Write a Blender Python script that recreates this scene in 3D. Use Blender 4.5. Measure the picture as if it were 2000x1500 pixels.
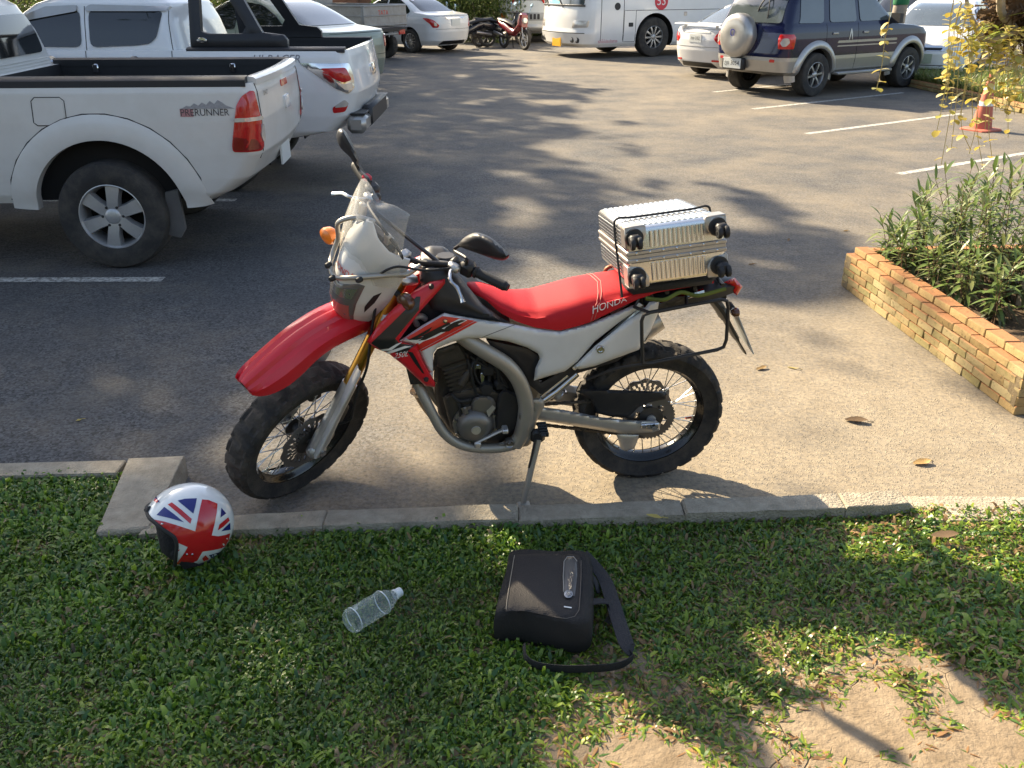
import bpy, bmesh, math, random
import numpy as np
from mathutils import Vector, Matrix
from mathutils.geometry import delaunay_2d_cdt

for o in list(bpy.data.objects): bpy.data.objects.remove(o)
SC = bpy.context.scene
COL = SC.collection
R = math.radians
random.seed(7)
RNG = np.random.default_rng(7)

# ------------------------------------------------------------------ camera
CH, CT, CF = 1.85, R(24.5), 1729.0            # height, pitch down, focal length in photo pixels
cd = bpy.data.cameras.new('camera'); cam = bpy.data.objects.new('camera', cd); COL.objects.link(cam)
cam.location = (0, 0, CH); cam.rotation_euler = (R(90) - CT, 0, 0)
cd.sensor_width = 36; cd.lens = 36 * CF / 2000; cd.clip_start = .05; cd.clip_end = 2000
SC.camera = cam
SC.render.resolution_x = 1024; SC.render.resolution_y = 768

# ------------------------------------------------------------------ light
SUN_EL = R(34); SHD = R(-47)                  # elevation; heading in which shadows fall
SD = Vector((-math.cos(SHD) * math.cos(SUN_EL), -math.sin(SHD) * math.cos(SUN_EL), math.sin(SUN_EL)))  # to the sun
w = bpy.data.worlds.new('World'); SC.world = w; w.use_nodes = True
nt = w.node_tree; bg = nt.nodes['Background']
sk = nt.nodes.new('ShaderNodeTexSky'); sk.sky_type = 'NISHITA'; sk.sun_disc = False
sk.sun_elevation = SUN_EL; sk.sun_rotation = math.atan2(SD.x, SD.y); sk.air_density = 1.0; sk.dust_density = 2.2; sk.ozone_density = 1.0
hs_ = nt.nodes.new('ShaderNodeHueSaturation'); hs_.inputs['Saturation'].default_value = .85; nt.links.new(sk.outputs[0], hs_.inputs['Color']); nt.links.new(hs_.outputs[0], bg.inputs[0]); bg.inputs[1].default_value = .1
sl = bpy.data.lights.new('sun', 'SUN'); sl.energy = 5.0; sl.angle = R(.8); sl.color = (1, .84, .6)
so = bpy.data.objects.new('sun', sl); COL.objects.link(so)
so.rotation_euler = SD.to_track_quat('Z', 'Y').to_euler(); so.location = (-20, 20, 30)
vs = SC.view_settings; vs.view_transform = 'Standard'; vs.look = 'None'; vs.exposure = 1.62; vs.gamma = 1; vs.use_curve_mapping = False
SC.cycles.max_bounces = 8; SC.cycles.transparent_max_bounces = 24; SC.cycles.caustics_reflective = False; SC.cycles.caustics_refractive = False

# ------------------------------------------------------------------ pixels to places (a ray, cut by the plane the thing stands on)
CC, CS = math.cos(CT), math.sin(CT)
CO = Vector((0, 0, CH))
def ray(px, py):
    u = (px - 1000) / CF; v = (py - 750) / CF
    return Vector((u, CC - v * CS, -CS - v * CC))
def cutp(px, py, o, n):
    d = ray(px, py); t = (o - CO).dot(n) / d.dot(n)
    return CO + d * t
def g(px, py, z=0.0):
    return cutp(px, py, Vector((0, 0, z)), Vector((0, 0, 1)))
def proj(P):
    d = P[1] * CC + (CH - P[2]) * CS; yd = (CH - P[2]) * CC - P[1] * CS
    return (1000 + CF * P[0] / d, 750 + CF * yd / d)

# ------------------------------------------------------------------ materials
MATS = {}
def hexc(r, g_, b): return (r, g_, b, 1)
def mat(name, col, rough=.5, metal=0., var=.12, scale=12., bump=0., bscale=60., coat=0., trans=0., ior=1.45, alpha=1., dirt=None, dirt_amt=.5, spec=.5, sheen=0., emit=0., sub=0.):
    if name in MATS: return MATS[name]
    m = bpy.data.materials.new(name); m.use_nodes = True; MATS[name] = m
    t = m.node_tree; b = t.nodes['Principled BSDF']; L = t.links.new
    b.inputs['Roughness'].default_value = rough; b.inputs['Metallic'].default_value = metal
    b.inputs['Coat Weight'].default_value = coat; b.inputs['Coat Roughness'].default_value = .06
    b.inputs['Transmission Weight'].default_value = trans; b.inputs['IOR'].default_value = ior
    b.inputs['Alpha'].default_value = alpha; b.inputs['Specular IOR Level'].default_value = spec
    b.inputs['Sheen Weight'].default_value = sheen
    tc = t.nodes.new('ShaderNodeTexCoord')
    n = t.nodes.new('ShaderNodeTexNoise'); n.inputs['Scale'].default_value = scale; n.inputs['Detail'].default_value = 5
    L(tc.outputs['Object'], n.inputs['Vector'])
    mx = t.nodes.new('ShaderNodeMix'); mx.data_type = 'RGBA'
    mx.inputs[6].default_value = (col[0] * (1 - var), col[1] * (1 - var), col[2] * (1 - var), 1)
    mx.inputs[7].default_value = (min(1, col[0] * (1 + var)), min(1, col[1] * (1 + var)), min(1, col[2] * (1 + var)), 1)
    L(n.outputs[0], mx.inputs[0]); out = mx.outputs[2]
    if dirt:
        n2 = t.nodes.new('ShaderNodeTexNoise'); n2.inputs['Scale'].default_value = scale * .45; n2.inputs['Detail'].default_value = 8; n2.inputs['Roughness'].default_value = .7
        L(tc.outputs['Object'], n2.inputs['Vector'])
        rp = t.nodes.new('ShaderNodeMapRange'); rp.inputs[1].default_value = .42; rp.inputs[2].default_value = .72; rp.inputs[4].default_value = dirt_amt
        L(n2.outputs[0], rp.inputs[0])
        m2 = t.nodes.new('ShaderNodeMix'); m2.data_type = 'RGBA'; m2.inputs[7].default_value = (*dirt, 1)
        L(rp.outputs[0], m2.inputs[0]); L(out, m2.inputs[6]); out = m2.outputs[2]
        ra = t.nodes.new('ShaderNodeMapRange'); ra.inputs[3].default_value = rough; ra.inputs[4].default_value = min(1, rough + .35)
        L(rp.outputs[0], ra.inputs[0]); L(ra.outputs[0], b.inputs['Roughness'])
    L(out, b.inputs['Base Color'])
    if emit: L(out, b.inputs['Emission Color']); b.inputs['Emission Strength'].default_value = emit
    if bump:
        n3 = t.nodes.new('ShaderNodeTexNoise'); n3.inputs['Scale'].default_value = bscale; n3.inputs['Detail'].default_value = 4
        L(tc.outputs['Object'], n3.inputs['Vector'])
        bp = t.nodes.new('ShaderNodeBump'); bp.inputs['Strength'].default_value = bump; bp.inputs['Distance'].default_value = .01
        L(n3.outputs[0], bp.inputs['Height']); L(bp.outputs[0], b.inputs['Normal'])
    return m
def leafmat(name, attr='tint', rough=.5, transl=.35):
    m = bpy.data.materials.new(name); m.use_nodes = True; t = m.node_tree; b = t.nodes['Principled BSDF']; L = t.links.new
    a = t.nodes.new('ShaderNodeAttribute'); a.attribute_name = attr
    L(a.outputs['Color'], b.inputs['Base Color']); b.inputs['Roughness'].default_value = rough
    tr = t.nodes.new('ShaderNodeBsdfTranslucent'); L(a.outputs['Color'], tr.inputs['Color'])
    ms = t.nodes.new('ShaderNodeMixShader'); ms.inputs[0].default_value = transl
    L(b.outputs[0], ms.inputs[1]); L(tr.outputs[0], ms.inputs[2]); L(ms.outputs[0], t.nodes['Material Output'].inputs['Surface'])
    MATS[name] = m
    return m

# ------------------------------------------------------------------ scene tree
def tag(o, label=None, cat=None, group=None, kind=None):
    if label: o['label'] = label
    if cat: o['category'] = cat
    if group: o['group'] = group
    if kind: o['kind'] = kind
    return o
def empty(name, loc=(0, 0, 0), rz=0., label=None, cat=None, group=None):
    o = bpy.data.objects.new(name, None); COL.objects.link(o); o.empty_display_size = .1
    o.location = loc; o.rotation_euler = (0, 0, rz)
    return tag(o, label, cat, group)
def link(name, me, parent=None):
    o = bpy.data.objects.new(name, me); COL.objects.link(o); o.parent = parent
    return o
def copy_tree(o, parent=None):
    c_ = o.copy(); COL.objects.link(c_); c_.parent = parent
    for ch in list(o.children): copy_tree(ch, c_)
    return c_

# ------------------------------------------------------------------ mesh builder
def cr(P, k=6, closed=False):                  # Catmull-Rom
    P = [Vector(p) for p in P]; n = len(P); out = []
    for i in range(n if closed else n - 1):
        a, b, c_, d = (P[(i - 1) % n] if closed or i > 0 else P[0] * 2 - P[1]), P[i], P[(i + 1) % n], (P[(i + 2) % n] if closed or i + 2 < n else P[-1] * 2 - P[-2])
        for j in range(k):
            t = j / k
            out.append(.5 * ((2 * b) + (c_ - a) * t + (2 * a - 5 * b + 4 * c_ - d) * t * t + (3 * b - a - 3 * c_ + d) * t ** 3))
    if not closed: out.append(P[-1])
    return out
def lerp(a, b, t): return a + (b - a) * t
def interp(x, xs, ys): return float(np.interp(x, xs, ys))
class MB:
    def __init__(s): s.v = []; s.f = []; s.m = []
    def add(s, vs, fs, m=0):
        o = len(s.v); s.v += [Vector(p) for p in vs]; s.f += [[i + o for i in f] for f in fs]; s.m += [m] * len(fs); return s
    def box(s, c_, d, bev=.0, M=None, m=0):
        hx, hy, hz = d[0] / 2, d[1] / 2, d[2] / 2; b = min(bev, hx * .98, hy * .98, hz * .98)
        if b <= 0:
            vs = [(x, y, z) for x in (-hx, hx) for y in (-hy, hy) for z in (-hz, hz)]
            fs = [[0, 1, 3, 2], [4, 6, 7, 5], [0, 4, 5, 1], [2, 3, 7, 6], [0, 2, 6, 4], [1, 5, 7, 3]]
        else:
            vs = []; idx = {}
            for sx in (-1, 1):
                for sy in (-1, 1):
                    for sz in (-1, 1):
                        for a in range(3):
                            p = [sx * (hx - b), sy * (hy - b), sz * (hz - b)]; p[a] = (sx * hx, sy * hy, sz * hz)[a]
                            idx[sx, sy, sz, a] = len(vs); vs.append(p)
            S = (-1, 1); fs = []
            for a in range(3):
                u, v = [q for q in range(3) if q != a]
                for q in S:
                    f = []
                    for (i, j) in ((-1, -1), (1, -1), (1, 1), (-1, 1)):
                        k = [0, 0, 0]; k[a] = q; k[u] = i; k[v] = j; f.append(idx[k[0], k[1], k[2], a])
                    fs.append(f)
                for i in S:
                    for j in S:
                        k0 = [0, 0, 0]; k0[u] = i; k0[v] = j; k1 = list(k0); k0[a] = -1; k1[a] = 1
                        fs.append([idx[(*k0, u)], idx[(*k0, v)], idx[(*k1, v)], idx[(*k1, u)]])
            for sx in S:
                for sy in S:
                    for sz in S: fs.append([idx[sx, sy, sz, a] for a in range(3)])
        c_ = Vector(c_); vs = [((M @ Vector(p)) if M else Vector(p)) + c_ for p in vs]
        return s.add(vs, fs, m)
    def tube(s, P, r, n=8, m=0, cap=True, closed=False, flat=None):
        P = [Vector(p) for p in P]; k = len(P); rs = r if isinstance(r, (list, tuple)) else [r] * k
        T = [((P[(i + 1) % k] - P[(i - 1) % k]) if closed else (P[min(i + 1, k - 1)] - P[max(i - 1, 0)])).normalized() for i in range(k)]
        up = flat if flat else (Vector((0, 0, 1)) if abs(T[0].z) < .9 else Vector((1, 0, 0)))
        A = (up - T[0] * up.dot(T[0])).normalized(); vs = []
        for i in range(k):
            A = (A - T[i] * A.dot(T[i])); A = A.normalized() if A.length > 1e-6 else T[i].orthogonal().normalized(); B = T[i].cross(A)
            ra, rb = rs[i] if isinstance(rs[i], (list, tuple)) else (rs[i], rs[i])
            for j in range(n):
                a = 2 * math.pi * j / n; vs.append(P[i] + A * (ra * math.cos(a)) + B * (rb * math.sin(a)))
        fs = []
        for i in range(k if closed else k - 1):
            for j in range(n):
                i2 = (i + 1) % k; fs.append([i * n + j, i * n + (j + 1) % n, i2 * n + (j + 1) % n, i2 * n + j])
        if cap and not closed: fs += [list(range(n))[::-1], [(k - 1) * n + j for j in range(n)]]
        return s.add(vs, fs, m)
    def lathe(s, prof, o=(0, 0, 0), ax=(0, 0, 1), n=24, m=0, a0=0, a1=2 * math.pi, ms=None):
        o = Vector(o); ax = Vector(ax).normalized(); A = ax.orthogonal().normalized(); B = ax.cross(A); full = abs(a1 - a0 - 2 * math.pi) < 1e-6
        nn = n if full else n + 1; vs = []
        for (r, h) in prof:
            for j in range(nn):
                a = a0 + (a1 - a0) * j / n; vs.append(o + ax * h + (A * math.cos(a) + B * math.sin(a)) * r)
        for i in range(len(prof) - 1):
            fs = [[i * nn + j, i * nn + (j + 1) % nn, (i + 1) * nn + (j + 1) % nn, (i + 1) * nn + j] for j in range(n)]
            if i == 0: base = len(s.v); s.v += vs
            s.f += [[q + base for q in f] for f in fs]; s.m += [ms[i] if ms else m] * len(fs)
        return s
    def prism(s, poly, M, w0, w1, m=0, side=None):   # poly of 2D points, M(u,v,w) -> 3D; triangulated caps
        n = len(poly); pts = [Vector((p[0], p[1])) for p in poly]
        r = delaunay_2d_cdt(pts, [], [list(range(n))], 1, 1e-7); T = r[2]; V2 = r[0]
        vs = [M(p.x, p.y, w1) for p in V2] + [M(p.x, p.y, w0) for p in V2]; k = len(V2)
        fs = [list(t) for t in T] + [[i + k for i in t[::-1]] for t in T]
        s.add(vs, fs, m)
        vs = [M(p.x, p.y, w1) for p in pts] + [M(p.x, p.y, w0) for p in pts]
        s.add(vs, [[i, (i + 1) % n, n + (i + 1) % n, n + i] for i in range(n)], m if side is None else side)
        return s
    def puff(s, poly, M, w0, bulge, rad, h, back=None, m=0, k=1, closed_back=True, w0f=None, rim=None):
        # a rounded panel: outline in 2D, surface rises by `bulge` within `rad` of the rim
        P = [Vector((p[0], p[1])) for p in poly]
        if k > 1: P = [Vector((p.x, p.y)) for p in cr([(p.x, p.y, 0) for p in P], k, True)]
        Q = []
        for i in range(len(P)):
            a, b = P[i], P[(i + 1) % len(P)]; q = max(1, int(round((b - a).length / h)))
            Q += [a.lerp(b, j / q) for j in range(q)]
        n = len(Q); A = np.array([(p.x, p.y) for p in Q]); Bq = np.roll(A, -1, 0)
        def dist(X):
            d = Bq - A; l2 = (d ** 2).sum(1) + 1e-12
            t = np.clip(((X[:, None] - A) * d).sum(2) / l2, 0, 1)
            return np.sqrt((((A + t[..., None] * d) - X[:, None]) ** 2).sum(2)).min(1)
        lo, hi = A.min(0), A.max(0); xs = np.arange(lo[0], hi[0], h); ys = np.arange(lo[1], hi[1], h * .87)
        X = np.array([(x + (h / 2 if i % 2 else 0), y) for i, y in enumerate(ys) for x in xs])
        ins = np.zeros(len(X), bool)
        for i in range(n):
            (x1, y1), (x2, y2) = A[i], Bq[i]
            cnd = ((y1 > X[:, 1]) != (y2 > X[:, 1])); xi = (x2 - x1) * (X[:, 1] - y1) / ((y2 - y1) if y2 != y1 else 1e-9) + x1
            ins ^= cnd & (X[:, 0] < xi)
        X = X[ins]
        if len(X): X = X[dist(X) > h * .55]
        pts = Q + [Vector(p) for p in X.tolist()]
        V2, _, T, *_r = delaunay_2d_cdt(pts, [], [list(range(n))], 1, 1e-7)
        VA = np.array([(p.x, p.y) for p in V2]); d = dist(VA); t = np.clip(d / rad, 0, 1); hgt = bulge * np.sqrt(1 - (1 - t) ** 2)
        f0 = w0f or (lambda u, v: w0)
        vs = [M(p.x, p.y, f0(p.x, p.y) + hh) for p, hh in zip(V2, hgt)]
        s.add(vs, [list(t_) for t_ in T], m)
        if back is not None:
            fb = back if callable(back) else (lambda u, v: back)
            vs = [M(p.x, p.y, f0(p.x, p.y)) for p in Q] + [M(p.x, p.y, fb(p.x, p.y)) for p in Q]
            s.add(vs, [[i, (i + 1) % n, n + (i + 1) % n, n + i] for i in range(n)], m if rim is None else rim)
            if closed_back: s.add([M(p.x, p.y, fb(p.x, p.y)) for p in V2], [list(t_[::-1]) for t_ in T], m)
        return s
    def loft(s, S, closed=True, cap=True, m=0, flip=False):   # list of sections with equal point counts
        n = len(S[0]); vs = [p for q in S for p in q]; fs = []
        for i in range(len(S) - 1):
            for j in range(n if closed else n - 1):
                fs.append([i * n + j, i * n + (j + 1) % n, (i + 1) * n + (j + 1) % n, (i + 1) * n + j])
        if cap and closed: fs += [list(range(n))[::-1], [(len(S) - 1) * n + j for j in range(n)]]
        return s.add(vs, fs, m)
    def mirror(s):                                  # adds the reflection in local Y
        n = len(s.v); s.v += [Vector((p[0], -p[1], p[2])) for p in s.v]; k = len(s.f)
        s.f += [[i + n for i in f[::-1]] for f in s.f[:k]]; s.m += s.m[:k]; return s
    def flipped(s):
        r = MB(); r.v = [Vector((p[0], -p[1], p[2])) for p in s.v]; r.f = [f[::-1] for f in s.f]; r.m = list(s.m); return r
    def xf(s, fn): s.v = [fn(Vector(p)) for p in s.v]; return s
    def mesh(s, name, mats, sharp=40., weld=True, recalc=True):
        me = bpy.data.meshes.new(name); me.from_pydata([tuple(p) for p in s.v], [], s.f)
        if weld or recalc:
            bm = bmesh.new(); 
            for i, f in enumerate(me.polygons): f.material_index = s.m[i]
            bm.from_mesh(me)
            if weld: bmesh.ops.remove_doubles(bm, verts=bm.verts, dist=1e-5)
            if recalc: bmesh.ops.recalc_face_normals(bm, faces=bm.faces)
            bm.to_mesh(me); bm.free()
        else:
            me.polygons.foreach_set('material_index', s.m)
        for mm in (mats if isinstance(mats, (list, tuple)) else [mats]): me.materials.append(mm)
        me.polygons.foreach_set('use_smooth', [True] * len(me.polygons)); me.set_sharp_from_angle(angle=R(sharp)); me.update()
        return me
    def build(s, name, mats, parent=None, sharp=40., **k):
        return link(name, s.mesh(name, mats, sharp, **k), parent)
def text_mb(txt, size, M, w0, w1, shear=0., align='CENTER', sx=1.):   # lettering as thin solid shapes laid on M(u,v,w)
    cu = bpy.data.curves.new('t', 'FONT'); cu.body = txt; cu.size = size; cu.align_x = align; cu.align_y = 'CENTER'; cu.shear = shear; cu.resolution_u = 3
    ob = bpy.data.objects.new('t', cu); COL.objects.link(ob)
    dg = bpy.context.evaluated_depsgraph_get(); me = ob.evaluated_get(dg).to_mesh()
    V = [(v.co.x * sx, v.co.y) for v in me.vertices]; Fc = [list(p.vertices) for p in me.polygons]
    bpy.data.objects.remove(ob); bpy.data.curves.remove(cu)
    b = MB(); b.add([M(x, y, w1) for x, y in V], Fc); return b
def mods(o, *ms):                                # apply modifiers to o's mesh for good
    bpy.context.view_layer.update(); dg = bpy.context.evaluated_depsgraph_get(); dg.update(); me = bpy.data.meshes.new_from_object(o.evaluated_get(dg), preserve_all_data_layers=True, depsgraph=dg); o.modifiers.clear(); old = o.data; o.data = me; me.name = old.name
    bpy.data.meshes.remove(old); return o
def boolean(o, cut_mbs):
    cs = []
    for c_ in cut_mbs:
        q = c_.build('cutter', []); cs.append(q); md = o.modifiers.new('b', 'BOOLEAN'); md.object = q; md.operation = 'DIFFERENCE'; md.solver = 'EXACT'
    mods(o)
    for q in cs: me = q.data; bpy.data.objects.remove(q); bpy.data.meshes.remove(me)
    return o
# ================================================================== ground
def nodes(m): t = m.node_tree; return t, t.nodes, t.links.new
def asphalt():
    m = bpy.data.materials.new('asphalt'); m.use_nodes = True; t, N, L = nodes(m); b = N['Principled BSDF']
    tc = N.new('ShaderNodeTexCoord'); O = tc.outputs['Object']
    def noise(s, d=6, r=.6):
        n = N.new('ShaderNodeTexNoise'); n.inputs['Scale'].default_value = s; n.inputs['Detail'].default_value = d; n.inputs['Roughness'].default_value = r; L(O, n.inputs['Vector']); return n.outputs[0]
    def rng(x, a, b_, c=0., d=1.):
        n = N.new('ShaderNodeMapRange'); L(x, n.inputs[0])
        for i, q in enumerate((a, b_, c, d)): n.inputs[i + 1].default_value = q
        return n.outputs[0]
    def math_(op, a, b_):
        n = N.new('ShaderNodeMath'); n.operation = op
        for i, q in enumerate((a, b_)):
            if isinstance(q, (int, float)): n.inputs[i].default_value = q
            else: L(q, n.inputs[i])
        n.use_clamp = op == 'ADD'; return n.outputs[0]
    def mix(f, a, b_):
        n = N.new('ShaderNodeMix'); n.data_type = 'RGBA'
        if isinstance(f, float): n.inputs[0].default_value = f
        else: L(f, n.inputs[0])
        for i, q in ((6, a), (7, b_)):
            if isinstance(q, tuple): n.inputs[i].default_value = (*q, 1)
            else: L(q, n.inputs[i])
        return n.outputs[2]
    vo = N.new('ShaderNodeTexVoronoi'); vo.inputs['Scale'].default_value = 95; L(O, vo.inputs['Vector'])
    sep = N.new('ShaderNodeSeparateColor'); L(vo.outputs['Color'], sep.inputs[0])
    stone = mix(rng(sep.outputs[0], 0, 1), (.018, .019, .021), (.125, .127, .13))
    stone = mix(rng(noise(2.1), .35, .65, 0, .45), stone, (.055, .056, .058))
    # pale dust trodden into the surface, thickest beside the kerb and the planter and out along the open lane
    sp = N.new('ShaderNodeSeparateXYZ'); L(O, sp.inputs[0])
    near = math_('MULTIPLY', rng(sp.outputs[1], 5.6, 3.4, 0, 1), rng(sp.outputs[0], -1.6, .1, 0, 1))
    east = rng(sp.outputs[0], -1.2, 2.6, 0, 1); far = rng(sp.outputs[1], 6, 14, 0, 1)
    d0 = math_('ADD', math_('ADD', math_('MULTIPLY', near, .75), math_('MULTIPLY', math_('MULTIPLY', east, .42), rng(sp.outputs[1], 5, 10, 1, .35))), math_('MULTIPLY', far, .2))
    dn = rng(noise(1.3, 9, .68), .3, .72, -.25, .3)
    dust = rng(math_('ADD', math_('ADD', d0, dn), rng(noise(.9, 7, .6), .42, .7, 0, .3)), .08, 1.0, 0.04, .93)
    fine = rng(noise(42, 6, .75), .3, .62, .3, 1.15)
    dcol = mix(rng(noise(7), .3, .7), (.26, .21, .142), (.33, .272, .188))
    colr = mix(math_('MULTIPLY', dust, fine), stone, dcol)
    stain = rng(noise(.55, 4, .55), .6, .7, 0, .35)
    colr = mix(stain, colr, (.05, .05, .05))
    L(colr, b.inputs['Base Color']); b.inputs['Roughness'].default_value = .86; b.inputs['Specular IOR Level'].default_value = .35
    h = math_('ADD', math_('MULTIPLY', vo.outputs['Distance'], -1.2), math_('MULTIPLY', noise(28, 6), .9))
    bp = N.new('ShaderNodeBump'); bp.inputs['Strength'].default_value = .8; bp.inputs['Distance'].default_value = .008; L(h, bp.inputs['Height']); L(bp.outputs[0], b.inputs['Normal'])
    return m
M_ASPH = asphalt()
mb = MB(); xs = [-600, -40, -12, -4, 0, 4, 12, 40, 600]; ys = [-600, -40, -6, 2, 4, 8, 16, 40, 900]
mb.add([(x, y, 0) for y in ys for x in xs], [[j * 9 + i, j * 9 + i + 1, (j + 1) * 9 + i + 1, (j + 1) * 9 + i] for j in range(8) for i in range(8)])
tag(mb.build('car_park_road', M_ASPH), kind='structure')

# painted bay lines
def paintmat():
    m = bpy.data.materials.new('bay_paint'); m.use_nodes = True; t, N, L = nodes(m); b = N['Principled BSDF']
    tc = N.new('ShaderNodeTexCoord'); n = N.new('ShaderNodeTexNoise'); n.inputs['Scale'].default_value = 26; n.inputs['Detail'].default_value = 8; n.inputs['Roughness'].default_value = .75; L(tc.outputs['Object'], n.inputs[0])
    r = N.new('ShaderNodeMapRange'); r.inputs[1].default_value = .43; r.inputs[2].default_value = .55; L(n.outputs[0], r.inputs[0])
    mx = N.new('ShaderNodeMix'); mx.data_type = 'RGBA'; mx.inputs[6].default_value = (.17, .16, .14, 1); mx.inputs[7].default_value = (.52, .5, .45, 1); L(r.outputs[0], mx.inputs[0])
    L(mx.outputs[2], b.inputs['Base Color']); b.inputs['Roughness'].default_value = .8; return m
M_PAINT = paintmat()
def bay_line(a, b, wd=.1):
    a = Vector((*a[:2], 0)); b = Vector((*b[:2], 0)); d = (b - a).normalized(); n = Vector((-d.y, d.x, 0)) * wd / 2; k = 24
    vs = []
    for i in range(k + 1):
        p = a.lerp(b, i / k); j = random.uniform(-.006, .006); e = d * random.uniform(-.03, .03) if i in (0, k) else Vector()
        vs += [p + n * (1 + j * 8) + e + Vector((0, 0, .0025)), p - n * (1 + j * 5) + e + Vector((0, 0, .0025))]
    m = MB(); m.add(vs, [[2 * i, 2 * i + 1, 2 * i + 3, 2 * i + 2] for i in range(k)])
    return tag(m.build('bay_line', M_PAINT), kind='structure')
for pa, pb, ext in [((313, 546), (-500, 549), 0), ((457, 391), (-400, 392), 0), ((1755, 340), (2000, 300), 3), ((1578, 261), (1880, 222), 0), ((1470, 213), (1765, 181), 0), ((1393, 180), (1560, 163), 1.5)]:
    a, b = g(*pa), g(*pb); d = (b - a).normalized(); bay_line(a, b + d * ext)

# ------------------------------------------------------------------ kerbs
M_CONC = mat('concrete', (.36, .315, .24), .92, var=.3, scale=26, bump=1., bscale=110, dirt=(.16, .135, .095), dirt_amt=.6)
kerb = tag(empty('kerb'), kind='structure')
KZ = .095
def kerb_stone(pts, z0, z1, bev=.008, name='kerb_stone'):
    c_ = sum((Vector((p[0], p[1], 0)) for p in pts), Vector()) / len(pts)
    def ins(f): return [Vector((lerp(p[0], c_.x, 0), lerp(p[1], c_.y, 0), 0)) + (c_ - Vector((p[0], p[1], 0))).normalized() * f for p in pts]
    S = []
    for f, z in ((0, z0), (0, z1 - bev), (bev * .35, z1 - bev * .3), (bev, z1)):
        S.append([Vector((q.x + random.uniform(-.002, .002), q.y + random.uniform(-.002, .002), z + random.uniform(-.0015, .0015))) for q in ins(f)])
    m = MB(); m.loft(S); o = m.build(name, M_CONC, kerb, sharp=25); return o
# long kerb behind the motorcycle, stone by stone
kx = [290, 640, 1012, 1330, 1636, 1757]
def kf(px): return interp(px, [290, 450, 1012, 1640, 1757], [1012, 1003, 985, 964, 958])
for i in range(5):
    a, b = g(kx[i], kf(kx[i]), KZ), g(kx[i + 1], kf(kx[i + 1]), KZ); d = (b - a).normalized() * .0012
    dn = Vector((0, -.1, 0)); dz = (.0, .002, -.004, .001, .006)[i]
    a += d; b -= d
    k = 8; far = [a.lerp(b, j / k) + Vector((0, random.uniform(-.003, .003), 0)) for j in range(k + 1)]
    kerb_stone(far + [p + dn for p in far[::-1]], -.02, KZ + dz)
a, b = g(1762, 963, .07), g(2300, 968, .07)
kerb_stone([a, b, b + Vector((0, -.17, 0)), a + Vector((0, -.17, 0))], -.02, .06)
b2 = b + Vector((.01, 0, 0)); kerb_stone([b2, b2 + Vector((1.2, 0, 0)), b2 + Vector((1.2, -.17, 0)), b2 + Vector((0, -.17, 0))], -.02, .06)
# short kerb leg set across the corner of the lawn
kerb_stone([g(250, 893, .1), g(361, 888, .1), g(291, 1031, .1), g(186, 1040, .1)], -.02, .1, .014)
a, b = g(246, 898, .09), g(-60, 906, .09)
kerb_stone([a, b, b + Vector((0, -.1, 0)), a + Vector((0, -.1, 0))], -.02, .088)
b2 = b - Vector((.01, 0, 0)); kerb_stone([b2, b2 - Vector((1.0, 0, 0)), b2 - Vector((1.0, .13, 0)), b2 - Vector((0, .13, 0))], -.02, .088)

# ------------------------------------------------------------------ lawn: bare earth with grass on it
def soilmat():
    m = bpy.data.materials.new('bare_earth'); m.use_nodes = True; t, N, L = nodes(m); b = N['Principled BSDF']
    tc = N.new('ShaderNodeTexCoord'); O = tc.outputs['Object']
    def noise(s, d=6):
        n = N.new('ShaderNodeTexNoise'); n.inputs['Scale'].default_value = s; n.inputs['Detail'].default_value = d; n.inputs['Roughness'].default_value = .65; L(O, n.inputs[0]); return n.outputs[0]
    c1 = N.new('ShaderNodeMix'); c1.data_type = 'RGBA'; c1.inputs[6].default_value = (.19, .14, .088, 1); c1.inputs[7].default_value = (.33, .255, .17, 1)
    r = N.new('ShaderNodeMapRange'); r.inputs[1].default_value = .3; r.inputs[2].default_value = .7; L(noise(9, 9), r.inputs[0]); L(r.outputs[0], c1.inputs[0])
    v = N.new('ShaderNodeTexVoronoi'); v.feature = 'DISTANCE_TO_EDGE'; v.inputs['Scale'].default_value = 7.5; v.inputs['Randomness'].default_value = 1
    nv = N.new('ShaderNodeTexNoise'); nv.inputs['Scale'].default_value = 5; L(O, nv.inputs[0])
    mv = N.new('ShaderNodeMix'); mv.data_type = 'VECTOR'; mv.inputs[0].default_value = .06; L(O, mv.inputs[4]); L(nv.outputs[1], mv.inputs[5]); L(mv.outputs[1], v.inputs['Vector'])
    rc = N.new('ShaderNodeMapRange'); rc.inputs[1].default_value = .0; rc.inputs[2].default_value = .014; rc.inputs[3].default_value = 1; rc.inputs[4].default_value = 0; L(v.outputs[0], rc.inputs[0])
    rk = N.new('ShaderNodeMapRange'); rk.inputs[1].default_value = .5; rk.inputs[2].default_value = .58; L(noise(2.3, 3), rk.inputs[0])
    mk = N.new('ShaderNodeMath'); mk.operation = 'MULTIPLY'; L(rc.outputs[0], mk.inputs[0]); L(rk.outputs[0], mk.inputs[1])
    c2 = N.new('ShaderNodeMix'); c2.data_type = 'RGBA'; c2.inputs[7].default_value = (.1, .07, .04, 1); L(mk.outputs[0], c2.inputs[0]); L(c1.outputs[2], c2.inputs[6])
    L(c2.outputs[2], b.inputs['Base Color']); b.inputs['Roughness'].default_value = .95; b.inputs['Specular IOR Level'].default_value = .2
    s = N.new('ShaderNodeMath'); s.operation = 'SUBTRACT'; L(noise(45, 8), s.inputs[0]); L(mk.outputs[0], s.inputs[1])
    bp = N.new('ShaderNodeBump'); bp.inputs['Strength'].default_value = .6; bp.inputs['Distance'].default_value = .02; L(s.outputs[0], bp.inputs['Height']); L(bp.outputs[0], b.inputs['Normal'])
    return m
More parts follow.
